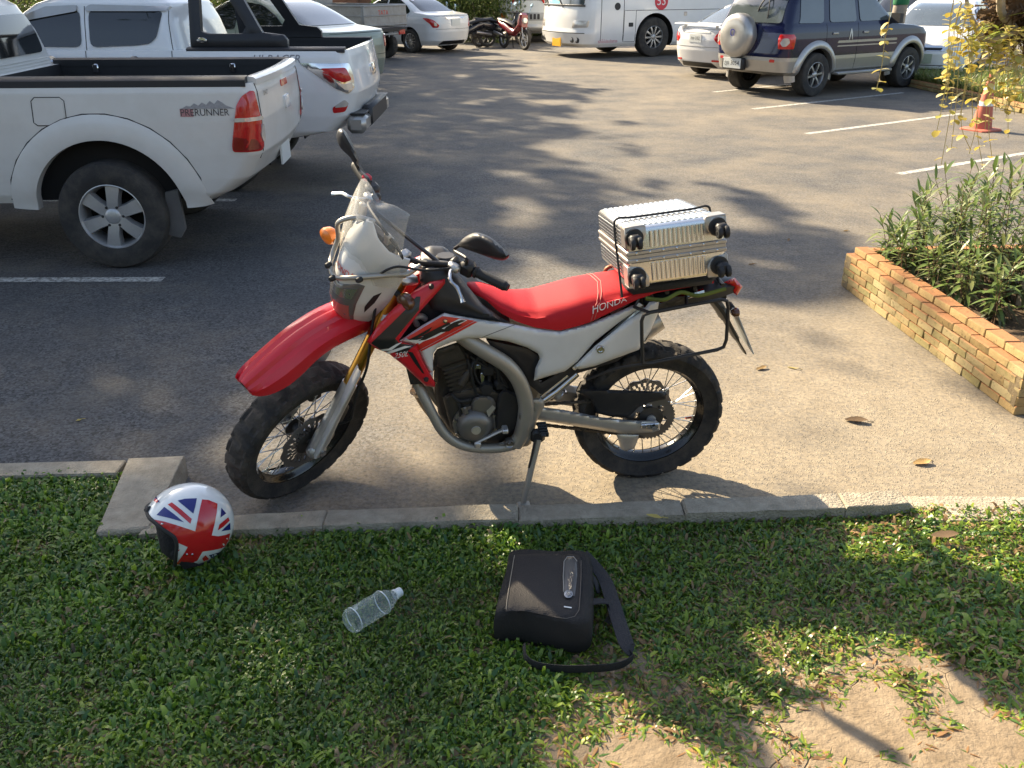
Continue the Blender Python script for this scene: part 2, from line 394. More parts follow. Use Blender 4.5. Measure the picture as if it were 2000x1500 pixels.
def vnoise(x, y, seed=0):                        # smooth value noise on arrays
    r = np.random.default_rng(seed).random((64, 64)); xi = np.floor(x).astype(int); yi = np.floor(y).astype(int); fx = x - xi; fy = y - yi
    fx = fx * fx * (3 - 2 * fx); fy = fy * fy * (3 - 2 * fy); q = lambda a, b: r[a % 64, b % 64]
    return (q(xi, yi) * (1 - fx) + q(xi + 1, yi) * fx) * (1 - fy) + (q(xi, yi + 1) * (1 - fx) + q(xi + 1, yi + 1) * fx) * fy
def fbm(x, y, seed=0, o=3): return sum(vnoise(x * 2 ** i, y * 2 ** i, seed + i) * .5 ** i for i in range(o)) / (2 - .5 ** (o - 1))
EDGE_X = np.array([-9, -1.52, -1.44, -1.28, -1.05, 0, 1.5, 9.]); EDGE_Y = np.array([2.99, 3.03, 2.62, 2.62, 2.665, 2.725, 2.80, 2.86])
def edge(x): return np.interp(x, EDGE_X, EDGE_Y)
def soil_z(x, y): return .052 + .022 * (fbm(x * 1.6 + 9, y * 1.6 + 9, 3) - .5) + .006 * (fbm(x * 11 + 40, y * 11 + 40, 5) - .5)
X = np.concatenate([np.linspace(-9, -2.6, 10)[:-1], np.linspace(-2.6, 2.6, 130), np.linspace(2.6, 9, 10)[1:]]); T = np.concatenate([np.linspace(0, .72, 12)[:-1], np.linspace(.72, 1, 60)])
GX = np.repeat(X[None], len(T), 0); GY = -6 + (edge(GX) + 6) * T[:, None]; GZ = soil_z(GX, GY)
nx = len(X); mb = MB(); mb.add(np.stack([GX.ravel(), GY.ravel(), GZ.ravel()], 1).tolist(), [[j * nx + i, j * nx + i + 1, (j + 1) * nx + i + 1, (j + 1) * nx + i] for j in range(len(T) - 1) for i in range(nx - 1)])
tag(mb.build('lawn_earth', soilmat(), weld=False, recalc=False), kind='structure')

def pxa(x, y, z):
    d = y * CC + (CH - z) * CS; return 1000 + CF * x / d, 750 + CF * ((CH - z) * CC - y * CS) / d
def bare(x, y):                                  # 0 thick turf .. 1 bare earth: worn away towards the corner where people walk
    px, py = pxa(x, y, .06)
    n = fbm(x * 3.1 + 20, y * 3.1 + 20, 11, 4); n2 = fbm(x * 9 + 7, y * 9 + 5, 21, 3)
    line = np.interp(px, [700, 1000, 1160, 1300, 1500, 1750, 2100], [1700, 1500, 1410, 1330, 1330, 1340, 1350])
    t = (py - line + 45) / 190
    b = .5 + .5 * np.tanh(1.25 * t); q_ = np.clip((b - .02) * 8, 0, 1) * (1 - .45 * b); b = b * .97 + (n - .5) * 1.7 * q_ + (n2 - .5) * 1.7 * q_
    thin = np.clip((px - 1150) / 500, 0, 1) * .42; spots = np.maximum((fbm(x * 4.3 + 3, y * 4.3 + 31, 41, 3) - .7) * 3, thin * (.4 + 1.2 * n2))
    return np.clip(np.maximum(b, spots), 0, 1)
def grass(n, x0, x1, y0, y1, seed):
    r = np.random.default_rng(seed); x = r.uniform(x0, x1, n); y = r.uniform(y0, y1, n)
    e = edge(x); k = y < e + .02; x, y = x[k], y[k]
    # keep off the kerb leg
    ax, ay = np.array(g(250, 893, .1)[:2]), np.array(g(186, 1040, .1)[:2]); bx_, by_ = np.array(g(361, 888, .1)[:2]), np.array(g(291, 1031, .1)[:2])
    lx = np.interp(y, [ay[1], ax[1]], [ay[0], ax[0]]) + .012; rx = np.interp(y, [by_[1], bx_[1]], [by_[0], bx_[0]]) - .01
    k = ~((x > lx) & (x < rx) & (y > ay[1] + .005 + (x - ay[0]) * .15)); x, y = x[k], y[k]
    B = bare(x, y); cl = fbm(x * 16 + 2, y * 16 + 9, 61, 2)
    k = r.random(len(x)) < np.clip((1 - B) ** 1.3 + .34 * (cl > .53) * (B < .9999), 0, 1); x, y, B = x[k], y[k], B[k]; n = len(x)
    lush = fbm(x * 2.2 + 50, y * 2.2 + 50, 71, 3)
    L = (r.uniform(.016, .04, n) + .034 * r.random(n) ** 5) * (.65 + .8 * lush) * (1 - .35 * B); W = L * r.uniform(.075, .13, n)
    az = r.uniform(0, 2 * np.pi, n); el = np.clip(r.normal(.78, .42, n), .02, 1.45) * (1 - .45 * B)
    z = soil_z(x, y) - .003 + r.random(n) * .016 * (1 - B)
    dx, dy = np.cos(az), np.sin(az); sx, sy = -dy, dx; tw = r.normal(0, .5, n)
    V = np.zeros((n, 7, 3)); hw = [.55, 1.0, .62]; ts = [0, .36, .72]
    for i, t in enumerate(ts):
        hor = L * (np.sin(el * 0 + 1) * 0 + t * np.cos(el) + .0); ver = L * (t * np.sin(el) - .38 * t * t * (1.1 - .2 * np.sin(el)))
        cx, cy, cz = x + dx * hor, y + dy * hor, z + ver
        for j, sg in enumerate((-1, 1)):
            V[:, 2 * i + j, 0] = cx + sx * W * hw[i] * sg; V[:, 2 * i + j, 1] = cy + sy * W * hw[i] * sg; V[:, 2 * i + j, 2] = cz + W * hw[i] * sg * tw * .6 + .0
    V[:, 6, 0] = x + dx * L * (np.cos(el) + .05); V[:, 6, 1] = y + dy * L * (np.cos(el) + .05); V[:, 6, 2] = z + L * (np.sin(el) - .5)
    V[:, :, 2] = np.maximum(V[:, :, 2], soil_z(V[:, :, 0], V[:, :, 1]) + .001)
    b = np.arange(n)[:, None] * 7
    F3 = np.concatenate([b + q for q in ([0, 1, 3], [0, 3, 2], [2, 3, 5], [2, 5, 4], [4, 5, 6])], 1).reshape(-1, 3)
    # tint: one colour a blade
    c0 = np.array([.062, .135, .016]); c1 = np.array([.25, .36, .04]); c2 = np.array([.045, .115, .035]); c3 = np.array([.2, .15, .07])
    u = r.random(n)[:, None]; C = c0 + (c1 - c0) * u * (.35 + .65 * r.random(n)[:, None]); q = r.random(n)
    C[q < .25] = (c2 + (c0 - c2) * u)[q < .25]
    dry = q > (.965 - .28 * np.clip(B * 1.6, 0, 1)); C[dry] = (c3 * (.5 + .8 * u))[dry]
    C = C * (.45 + .75 * lush + .55 * fbm(x * 7 + 3, y * 7 + 3, 81, 2))[:, None] * (1 + np.clip(B, 0, 1)[:, None] * np.array([.9, .4, .3]))
    return V.reshape(-1, 3), F3, np.repeat(C, 7, 0)
def np_mesh(name, parts, material, kind=None, parent=None):
    V = np.concatenate([p[0] for p in parts]); off = np.cumsum([0] + [len(p[0]) for p in parts[:-1]]); F3 = np.concatenate([p[1] + o for p, o in zip(parts, off)]); C = np.concatenate([p[2] for p in parts])
    me = bpy.data.meshes.new(name); me.vertices.add(len(V)); me.vertices.foreach_set('co', V.astype(np.float32).ravel())
    nf = len(F3); me.loops.add(nf * 3); me.loops.foreach_set('vertex_index', F3.astype(np.int32).ravel()); me.polygons.add(nf)
    me.polygons.foreach_set('loop_start', np.arange(0, nf * 3, 3, dtype=np.int32)); me.polygons.foreach_set('loop_total', np.full(nf, 3, np.int32))
    me.update(calc_edges=True); me.polygons.foreach_set('use_smooth', np.ones(nf, bool))
    at_ = me.color_attributes.new('tint', 'FLOAT_COLOR', 'POINT'); at_.data.foreach_set('color', np.concatenate([C, np.ones((len(C), 1))], 1).astype(np.float32).ravel())
    me.materials.append(material); o = link(name, me, parent)
    if kind: tag(o, kind=kind)
    return o
M_GRASS = leafmat('grass_blade', rough=.36, transl=.4)
o = np_mesh('grass', [grass(200000, -2.1, 2.1, 1.35, 3.05, 1), grass(26000, -4.5, -2.1, .6, 3.05, 2), grass(20000, 2.1, 4.5, .6, 3.05, 3), grass(22000, -2.1, 2.1, .4, 1.35, 4)], M_GRASS, 'stuff')
tag(o, 'short broad-bladed lawn grass worn thin in one corner', 'grass')

# ------------------------------------------------------------------ brick planter
def brickmat(name, c0, c1, moss=0., soot=.3):
    m = mat(name, tuple((a + b) / 2 for a, b in zip(c0, c1)), .92, var=.28, scale=18, bump=.7, bscale=70, dirt=(.13, .115, .08) if soot else None, dirt_amt=soot)
    return m
def wornbrick(name, side, top, moss):
    m = bpy.data.materials.new(name); m.use_nodes = True; t, N, L = nodes(m); b = N['Principled BSDF']; b.inputs['Roughness'].default_value = .93; b.inputs['Specular IOR Level'].default_value = .2
    ge = N.new('ShaderNodeNewGeometry'); oi = N.new('ShaderNodeObjectInfo')
    def noise(s_, d=6):
        n = N.new('ShaderNodeTexNoise'); n.inputs['Scale'].default_value = s_; n.inputs['Detail'].default_value = d; n.inputs['Roughness'].default_value = .68; L(ge.outputs['Position'], n.inputs[0]); return n.outputs[0]
    def mix(f, a, b_):
        n = N.new('ShaderNodeMix'); n.data_type = 'RGBA'; L(f, n.inputs[0])
        for i, q in ((6, a), (7, b_)):
            if isinstance(q, tuple): n.inputs[i].default_value = (*q, 1)
            else: L(q, n.inputs[i])
        return n.outputs[2]
    def rng(x, a, b_, c=0., d=1.):
        n = N.new('ShaderNodeMapRange'); L(x, n.inputs[0])
        for i, q in enumerate((a, b_, c, d)): n.inputs[i + 1].default_value = q
        return n.outputs[0]
    sp = N.new('ShaderNodeSeparateXYZ'); L(ge.outputs['Normal'], sp.inputs[0])
    sc = mix(rng(oi.outputs['Random'], 0, 1, 0, .8), side, tuple(v * .72 for v in side)); sc = mix(rng(noise(5), .5, .66, 0, .75), sc, moss); sc = mix(rng(noise(38, 8), .56, .7, 0, .8), sc, (.07, .06, .035))
    tc_ = mix(rng(oi.outputs['Random'], 0, 1), top, tuple(v * .75 for v in top)); tc_ = mix(rng(noise(24, 8), .52, .68, 0, .7), tc_, (.16, .11, .06))
    c_ = mix(rng(sp.outputs[2], .35, .75), sc, tc_); L(c_, b.inputs['Base Color'])
    bp = N.new('ShaderNodeBump'); bp.inputs['Strength'].default_value = .7; bp.inputs['Distance'].default_value = .006; L(noise(60, 6), bp.inputs['Height']); L(bp.outputs[0], b.inputs['Normal']); return m
BRM = [wornbrick('brick_worn', (.36, .28, .14), (.42, .22, .11), (.2, .19, .08)), wornbrick('brick_pale', (.4, .32, .17), (.44, .25, .13), (.22, .2, .09)), wornbrick('brick_moss', (.3, .25, .115), (.42, .2, .09), (.16, .16, .07)), wornbrick('brick_orange', (.37, .26, .12), (.43, .21, .1), (.22, .17, .08))]
M_MORT = mat('mortar', (.17, .13, .075), .95, var=.3, bump=.6)
PA = g(1642, 558); PB = g(1980, 812); PD = (PB - PA).normalized(); PN = Vector((PD.y, -PD.x, 0)); 
if PN.x > 0: PN = -PN                        # outward, to the motorcycle's side
BH, BL_, BW = .0455, .165, .085
pl = empty('brick_planter', PA, label='low planter of mossy yellow-brown bricks filled with leafy plants', cat='planter')
pl.rotation_euler = (0, 0, math.atan2(PD.y, PD.x)); PLM = Matrix.Translation(PA) @ Matrix.Rotation(math.atan2(PD.y, PD.x), 4, 'Z'); PLI = PLM.inverted()
inw = -1 if (PLI.to_3x3() @ -PN).y < 0 else 1   # local y that points into the bed
LW = (PB - PA).length
def brick_meshes():
    out = []
    for k in range(8):
        b = MB(); b.box((0, 0, 0), (BL_ - .004, BW, BH - .003), .004)
        b.v = [p + Vector((random.uniform(-.0018, .0018), random.uniform(-.003, .003), random.uniform(-.0013, .0013))) for p in b.v]
        out.append(b.mesh('brick', BRM[(0, 1, 0, 2, 1, 0, 2, 3)[k]], sharp=30))
    return out
BMS = brick_meshes(); BMO = []
for k in range(4):
    b = MB(); b.box((0, 0, 0), (BL_ - .003, BW, BH - .003), .005); b.v = [p + Vector((random.uniform(-.003, .003), random.uniform(-.003, .003), random.uniform(-.002, .002))) for p in b.v]; BMO.append(b.mesh('brick', BRM[3], sharp=30))
def put_brick(me, x, y, z, rz=0., k=1.):
    o = link('brick', me, pl); o.location = (x, y, z); o.scale = (k, 1, 1); o.rotation_euler = (random.uniform(-.01, .01), random.uniform(-.012, .012), rz + random.uniform(-.012, .012) + random.choice((0, math.pi)))
BD = 1.75                                       # depth of the bed
def wall_run(L_, fn):
    for cs in range(5):
        off = (cs % 2) * BL_ / 2; x = BL_ / 2 - off
        while x - BL_ / 2 < L_ - .03:
            top = cs == 4
            a_, b2_ = max(0, x - BL_ / 2), min(L_, x + BL_ / 2)
            if b2_ - a_ < .03: x += BL_; continue
            if b2_ - a_ < BL_ - .01:
                fn(random.choice(BMS), (a_ + b2_) / 2, BW / 2, cs * BH + BH / 2, 0, (b2_ - a_) / BL_); x += BL_; continue
            me = random.choice(BMO) if top and random.random() < .75 else random.choice(BMS)
            fn(me, x, BW / 2 + random.uniform(-.003, .003), cs * BH + BH / 2, 0); x += BL_
    x = .02
    while x < L_:                                # coping course, set back, bricks laid flat
        fn(random.choice(BMO), x + BL_ / 2, BW / 2 + .045, 5 * BH + BH / 2, 0); x += BL_ + random.uniform(0, .004)
wall_run(LW, lambda me, x, y, z, r, k=1.: put_brick(me, x, inw * y, z, r, k))
wall_run(BD, lambda me, x, y, z, r, k=1.: put_brick(me, y, inw * (x + BW * 1.0), z, math.pi / 2, k))
wall_run(BD, lambda me, x, y, z, r, k=1.: put_brick(me, LW - y, inw * (x + BW * 1.0), z, math.pi / 2, k))
mb = MB()
mb.box((LW / 2, inw * (.05), 2.5 * BH - .005), (LW - .02, BW - .014, 5 * BH - .02))
mb.box((.05, inw * BD / 2, 2.5 * BH - .005), (BW - .014, BD, 5 * BH - .02)); mb.box((LW - .05, inw * BD / 2, 2.5 * BH - .005), (BW - .014, BD, 5 * BH - .02))
mb.build('mortar', M_MORT, pl)
mb = MB(); kx_, ky_ = 30, 26
for j in range(ky_):
    for i in range(kx_):
        mb.v.append(Vector((lerp(.1, LW - .1, i / (kx_ - 1)), inw * lerp(.11, BD, j / (ky_ - 1)), .2 + random.uniform(-.018, .018))))
mb.f = [[j * kx_ + i, j * kx_ + i + 1, (j + 1) * kx_ + i + 1, (j + 1) * kx_ + i] for j in range(ky_ - 1) for i in range(kx_ - 1)]; mb.m = [0] * len(mb.f)
mb.build('planting_soil', mat('bed_soil', (.09, .06, .035), .95, var=.5, scale=30, bump=1, bscale=40), pl)

# ------------------------------------------------------------------ plants in the bed
def leaf_mesh(L, W, droop, mtl, n=5, fold=.25, shape=None, name='leaf'):
    b = MB(); vs = []
    for i in range(n + 1):
        t = i / n; w_ = W * (shape(t) if shape else math.sin(math.pi * min(1, t * .96 + .04)) ** .8) ; x = L * t; z = -droop * L * t * t
        vs += [(x, -w_, z + fold * w_), (x, 0, z), (x, w_, z + fold * w_)]
    b.add(vs, [q for i in range(n) for q in ([3 * i, 3 * i + 1, 3 * i + 4, 3 * i + 3], [3 * i + 1, 3 * i + 2, 3 * i + 5, 3 * i + 4])])
    return b.mesh(name, mtl, sharp=80, weld=False, recalc=False)
def lmat(name, c, rough=.42, transl=.3):
    m = bpy.data.materials.new(name); m.use_nodes = True; t, N, L = nodes(m); b = N['Principled BSDF']; b.inputs['Roughness'].default_value = rough
    tc = N.new('ShaderNodeTexCoord'); n = N.new('ShaderNodeTexNoise'); n.inputs['Scale'].default_value = 20; L(tc.outputs['Object'], n.inputs[0])
    oi = N.new('ShaderNodeObjectInfo'); ad = N.new('ShaderNodeMath'); ad.operation = 'MULTIPLY_ADD'; ad.inputs[1].default_value = .6; L(oi.outputs['Random'], ad.inputs[0]); sb = N.new('ShaderNodeMath'); sb.operation = 'MULTIPLY'; sb.inputs[1].default_value = .4; L(n.outputs[0], sb.inputs[0]); L(sb.outputs[0], ad.inputs[2])
    mx = N.new('ShaderNodeMix'); mx.data_type = 'RGBA'; mx.inputs[6].default_value = (*[q * .6 for q in c], 1); mx.inputs[7].default_value = (*[min(1, q * 1.45) for q in c], 1); L(ad.outputs[0], mx.inputs[0]); L(mx.outputs[2], b.inputs['Base Color'])
    tr = N.new('ShaderNodeBsdfTranslucent'); L(mx.outputs[2], tr.inputs[0]); ms = N.new('ShaderNodeMixShader'); ms.inputs[0].default_value = transl; L(b.outputs[0], ms.inputs[1]); L(tr.outputs[0], ms.inputs[2]); L(ms.outputs[0], N['Material Output'].inputs[0]); return m
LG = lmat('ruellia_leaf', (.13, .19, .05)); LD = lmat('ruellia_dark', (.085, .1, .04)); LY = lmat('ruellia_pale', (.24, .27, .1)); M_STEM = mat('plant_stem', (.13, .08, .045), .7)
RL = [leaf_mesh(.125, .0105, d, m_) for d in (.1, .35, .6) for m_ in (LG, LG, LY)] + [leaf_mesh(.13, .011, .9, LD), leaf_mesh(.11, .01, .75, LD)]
M_PETAL = mat('purple_petal', (.3, .1, .55), .6)
def oriented(o, p, d, up=Vector((0, 0, 1)), s=1.):
    d = d.normalized(); y = up.cross(d); y = y.normalized() if y.length > 1e-4 else Vector((0, 1, 0)); z = d.cross(y)
    o.matrix_local = Matrix.Translation(p) @ Matrix(((d.x, y.x, z.x), (d.y, y.y, z.y), (d.z, y.z, z.z))).to_4x4() @ Matrix.Scale(s, 4)
def ruellia(P, hgt, nst, label, flower=False):
    o = empty('ruellia_plant', P, label=label, cat='plant', group='plants in the brick planter')
    st = MB()
    for k in range(nst):
        a = random.uniform(0, 6.28); l = random.uniform(.03, .22); base = Vector((random.uniform(-.05, .05), random.uniform(-.05, .05), 0)); hh = hgt * random.uniform(.6, 1.05)
        P_ = [base + Vector((math.cos(a) * l * t * t * hh * 1.4, math.sin(a) * l * t * t * hh * 1.4, hh * t)) for t in (0, .25, .5, .75, 1)]
        P_ = cr(P_, 3); st.tube(P_, [.0032 * (1 - .5 * i / len(P_)) for i in range(len(P_))], 5)
        nd = 5 + int(hh / .075)
        for q in range(nd):
            t = lerp(.22, 1, q / (nd - 1)); p = P_[int(t * (len(P_) - 1))]; az = a + q * 1.57 + random.uniform(-.3, .3)
            for sg in (0, math.pi):
                if t < .5 and random.random() < .4: continue
                el = lerp(-.35, .95, t ** 1.4) + random.uniform(-.25, .25); d = Vector((math.cos(az + sg) * math.cos(el), math.sin(az + sg) * math.cos(el), math.sin(el)))
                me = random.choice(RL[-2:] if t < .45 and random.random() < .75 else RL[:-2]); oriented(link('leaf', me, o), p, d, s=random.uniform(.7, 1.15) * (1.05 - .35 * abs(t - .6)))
    st.build('stems', M_STEM, o)
    if flower:
        fb = MB(); top = Vector((-.03, -.04, hgt * .92))
        for k in range(5):
            a = k * 1.256; fb.add([top, top + Vector((math.cos(a - .5) * .018, math.sin(a - .5) * .018, .012)), top + Vector((math.cos(a) * .027, math.sin(a) * .027, .014)), top + Vector((math.cos(a + .5) * .018, math.sin(a + .5) * .018, .012))], [[0, 1, 2, 3]])
        fb.build('flower', M_PETAL, o)
def bedp(x, y): q = PLM @ Vector((x, inw * y, .19)); return q
PLANTS = [(.22, .17, .26, 4, 0), (.48, .18, .3, 4, 0), (.75, .2, .3, 4, 0), (1.0, .24, .3, 4, 0), (1.25, .28, .3, 4, 0), (.12, .4, .4, 5, 0), (.15, .65, .46, 5, 0), (1.45, .5, .34, 4, 0), (.16, .22, .30, 3, 'thin plant leaning out over the far corner of the planter'), (.34, .3, .42, 5, 0), (.3, .55, .5, 5, 0), (.55, .38, .46, 5, 0), (.55, .66, .58, 6, 0), (.3, .82, .52, 5, 0), (.78, .42, .44, 5, 0), (.8, .72, .56, 6, 'leafy plant with a purple flower in the planter'), (.95, .5, .36, 5, 0), (1.05, .75, .5, 6, 0), (.6, .95, .6, 6, 0), (.9, 1.0, .55, 6, 0), (1.2, .6, .34, 5, 0), (.35, 1.1, .5, 5, 0), (1.3, .9, .45, 5, 0), (.7, 1.3, .5, 4, 0), (1.1, 1.2, .5, 5, 0)]
for i, (x, y, h_, n_, lb) in enumerate(PLANTS):
    ruellia(bedp(x, y), h_ * 1.18, n_ + (0 if lb and 'thin' in lb else 2), lb or ('low drooping narrow-leaved plant along the long brick edge of the planter' if y < .3 else 'tall narrow-leaved plant at the back of the planter, behind the others' if y > .9 else 'bushy narrow-leaved plant in the middle of the planter, without a flower'), flower=bool(lb) and 'purple' in lb)

# ------------------------------------------------------------------ the small tree in the bed with its creeper
M_BARK = mat('pale_bark', (.42, .35, .25), .9, var=.4, scale=14, bump=.9, bscale=30, dirt=(.1, .07, .045), dirt_amt=.8)
VY = [lmat('creeper_yellow', (.46, .36, .07), .4, .4), lmat('creeper_lime', (.4, .38, .09), .4, .4), lmat('creeper_cream', (.55, .48, .22), .4, .35)]
rnd = lambda t: math.sin(math.pi * t) ** .55 if 0 < t < 1 else .02
VL = [leaf_mesh(.03, .0125, .2, m_, 7, .2, rnd, 'leaf') for m_ in VY]
LONG = leaf_mesh(.26, .012, .5, lmat('fern_leaf', (.25, .3, .05)), 8, .2)
tr = empty('planter_tree', bedp(1.02, .62), label='slender pale-barked tree rising from the planter, hung with yellow creeper', cat='tree')
TB = tr.location.copy()
def L2(px, py, y): d = ray(px, py); return CO + d * (y / d.y) - TB
mb = MB(); mb.tube(cr([(0, 0, -.05), (.02, .0, .5), (-.02, -.05, 1.1), (.05, -.1, 1.9), (.0, -.2, 2.9), (-.3, -.3, 4.2)], 5), [.085 - .0012 * i for i in range(26)], 10)
tk = mb.build('trunk', M_BARK, tr)
mb = MB(); F0 = L2(2010, 40, 4.0)
mb.tube(cr([(0, -.1, 1.75), F0 + Vector((.1, .1, .05)), L2(1965, 95, 3.95), L2(1912, 122, 3.9)], 5), [.03 - .0016 * i for i in range(16)], 7)
mb.tube(cr([L2(1985, 60, 3.95), L2(1925, 80, 3.9), L2(1905, 50, 3.9), L2(1892, 18, 3.88), L2(1880, -40, 3.88)], 5), [.016 - .0005 * i for i in range(21)], 6)
mb.tube(cr([L2(1985, 60, 3.95), L2(1955, 20, 3.93), L2(1965, -60, 3.9), L2(1990, -160, 4.0)], 4), .018, 6)
mb.tube(cr([L2(1990, 110, 3.95), L2(1950, 140, 3.9), L2(1928, 158, 3.88)], 4), [.006 - .0004 * i for i in range(9)], 5)
mb.build('branch', M_BARK, tr)
# fibrous root ball of a fern sitting on the branch
mb = MB(); n_ = 900
for k in range(n_):
    p = Vector(RNG.normal(size=3)).normalized(); c_ = L2(1985, 30, 4.02); p0 = c_ + Vector((p.x * .13, p.y * .12, p.z * .12)) * random.uniform(.4, 1); d = (Vector(RNG.normal(size=3)) * .6 + p + Vector((0, 0, -.5))).normalized() * random.uniform(.03, .08); s_ = p.cross(d).normalized() * .0035
    mb.add([p0 - s_, p0 + s_, p0 + d + s_ * .4 + Vector((0, 0, -.01)), p0 + d - s_ * .4], [[0, 1, 2, 3]])
c_ = L2(1990, 25, 4.05); mb.lathe([(.001, -.12), (.07, -.1), (.11, -.03), (.12, .05), (.08, .13), (.001, .16)], c_, n=14)
tag(mb.build('fern_roots', mat('fern_root', (.1, .06, .028), .95, var=.5, scale=40, bump=1, bscale=60), tr, weld=False, recalc=False), kind='stuff')
for k in range(16):
    a = random.uniform(0, 6.28); oriented(link('fern_frond', LONG, tr), L2(1950, 60, 3.92) + Vector((random.uniform(-.03, .06), 0, random.uniform(-.04, .04))), Vector((math.cos(a), math.sin(a) * .6, random.uniform(-.5, .6))), s=random.uniform(.35, .85))
def strand(path, n, k0=0., pair=True, s=1.):
    P = cr(path, 8); m = MB(); m.tube(P, .0014, 4); o = m.build('creeper_stem', mat('creeper_stem', (.42, .34, .14), .7), tr)
    for q in range(n):
        t = lerp(k0, 1, (q + random.uniform(-.3, .3)) / max(1, n - 1)); t = min(1, max(0, t)); p = P[int(t * (len(P) - 1))]
        a = random.uniform(0, 6.28)
        for sg in ((0, math.pi) if pair and random.random() < .6 else (0,)):
            el = random.uniform(-.7, .5); oriented(link('leaf', random.choices(VL, (5, 3, 2))[0], o), p, Vector((math.cos(a + sg) * math.cos(el), math.sin(a + sg) * math.cos(el), math.sin(el))), s=random.uniform(.75, 1.25) * s)
strand([L2(1741, -30, 3.3), L2(1738, 30, 3.3), L2(1728, 80, 3.3), L2(1722, 130, 3.3), L2(1711, 178, 3.3)], 8, .3, s=.95)
for k in range(7):
    x0 = random.uniform(1858, 1895); x1 = random.uniform(1835, 1868); yy = 3.75 + random.uniform(-.08, .12); yend = random.uniform(150, 330)
    strand([L2(x0 + 8, random.uniform(-40, 20), yy), L2(x0 - 4, 50, yy), L2(lerp(x0, x1, .5), 110, yy), L2(x1 + 6, lerp(110, yend, .5), yy), L2(x1 - random.uniform(0, 14), yend, yy)], random.randint(11, 16), .0)
for k in range(20):
    x0 = random.uniform(1885, 2005); yy = 3.85 + random.uniform(-.1, .15); y0 = random.uniform(20, 110)
    strand([L2(x0, y0, yy), L2(x0 + random.uniform(-14, 14), y0 + 40, yy), L2(x0 + random.uniform(-26, 16), y0 + random.uniform(80, 170), yy)], random.randint(9, 14))
for k in range(4):
    x0 = random.uniform(1870, 1950); yy = 3.8; strand([L2(x0, 140, yy), L2(x0 - 10, 240, yy), L2(x0 + random.uniform(-30, 10), random.uniform(290, 350), yy)], 4, .2)

# ------------------------------------------------------------------ fallen leaves
M_DEAD = [lmat('dead_leaf', (.3, .19, .07), .8, .1), lmat('dead_leaf_dark', (.14, .085, .04), .8, .1), lmat('dead_leaf_yellow', (.42, .33, .09), .8, .15)]
def fallen(px, py, L_, W_, rz, mi, z=0.0, curl=.5, where=''):
    b = MB(); vs = []; n = 7
    for i in range(n + 1):
        t = i / n; w_ = W_ * math.sin(math.pi * min(1, .03 + .94 * t)) ** .7; x = L_ * (t - .5); zz = .001 + curl * L_ * max(0, abs(t - .35) - .2) ** 1.5 * random.uniform(.6, 1.4) + random.uniform(0, .002)
        vs += [(x, -w_ * .8, zz + curl * w_ * .9), (x, 0, zz), (x, w_ * .8, zz + curl * w_ * random.uniform(.5, 1.2))]
    b.add(vs, [q for i in range(n) for q in ([3 * i, 3 * i + 1, 3 * i + 4, 3 * i + 3], [3 * i + 1, 3 * i + 2, 3 * i + 5, 3 * i + 4])]); b.tube([(L_ * .48, 0, .01), (L_ * .62, .01, .004), (L_ * .78, .015, .002)], .0015, 4)
    P = g(px, py, z); o = b.build('fallen_leaf', M_DEAD[mi], sharp=80, weld=False, recalc=False); o.location = P; o.rotation_euler = (0, 0, rz)
    tag(o, where, 'leaf', 'fallen leaves')
fallen(1672, 824, .1, .03, -.25, 1, where='curled brown leaf with a long stalk on the dusty asphalt below the planter')
fallen(1800, 906, .08, .026, .2, 0, where='crumpled tan leaf lying between the planter corner and the kerb')
fallen(1487, 721, .07, .02, .5, 0, where='curled tan leaf on the asphalt behind the rear tyre')
fallen(1548, 720, .06, .008, -.6, 2, where='thin pale leaf beside the tan leaf behind the rear tyre')
for px, py, wd in [(1540, 470, 'beside the suitcase'), (1468, 517, 'next to the suitcase wheel'), (1652, 452, 'near the far corner of the planter')]: fallen(px, py, .05, .014, random.uniform(0, 3), random.choice((0, 1)), where='small dry leaf on the asphalt ' + wd)
fallen(1845, 1046, .1, .026, .1, 1, .085, .2, 'broad brown leaf lying in the grass near the low kerb'); fallen(1278, 1010, .06, .014, -.5, 2, .1, .3, 'pale dry leaf at the kerb in the grass under the rear wheel'); fallen(155, 822, .03, .01, .3, 2, where='tiny yellow leaf on the dark gravelly asphalt left of the front wheel')
# ================================================================== the motorcycle
B_HD, B_LN, B_ST, B_RK, WB, RRW, RFW = -.116, R(6), R(46), R(27.6), 1.395, .300, .306
BE = Vector((-math.cos(B_HD), math.sin(B_HD), 0)); BNn = Vector((-BE.y, BE.x, 0)); BU = BNn * math.sin(B_LN) + Vector((0, 0, math.cos(B_LN))); BLt = BNn * math.cos(B_LN) - Vector((0, 0, math.sin(B_LN)))
BO = Vector((.5525, 3.19, 0))
BM4 = Matrix(((BE.x, BLt.x, BU.x, BO.x), (BE.y, BLt.y, BU.y, BO.y), (BE.z, BLt.z, BU.z, BO.z), (0, 0, 0, 1))); BMI = BM4.inverted()
P0 = Vector((WB + .113, 0, 0)); SAX = Vector((-math.sin(B_RK), 0, math.cos(B_RK)))
STEER = Matrix.Translation(P0) @ Matrix.Rotation(B_ST, 4, SAX) @ Matrix.Translation(-P0); STI = STEER.inverted()
def Apx(zx, zy): return 420 + zx * .53, 240 + zy * .53
def B(zx, zy, w_=0.): return BMI @ cutp(*Apx(zx, zy), BO + BLt * w_, BLt)        # on the bike's own lengthwise plane
def Fk(zx, zy, w_=0.):                                                            # the same for the turned front end
    M3 = BM4.to_3x3(); nn = M3 @ (STEER.to_3x3() @ Vector((0, 1, 0))); o = BM4 @ (STEER @ Vector((1, w_, .5)))
    return STI @ (BMI @ cutp(*Apx(zx, zy), o, nn))
bike = empty('motorcycle', label='red, white and black dual-sport motorcycle leaning on its side stand', cat='motorcycle')
bike.matrix_world = BM4
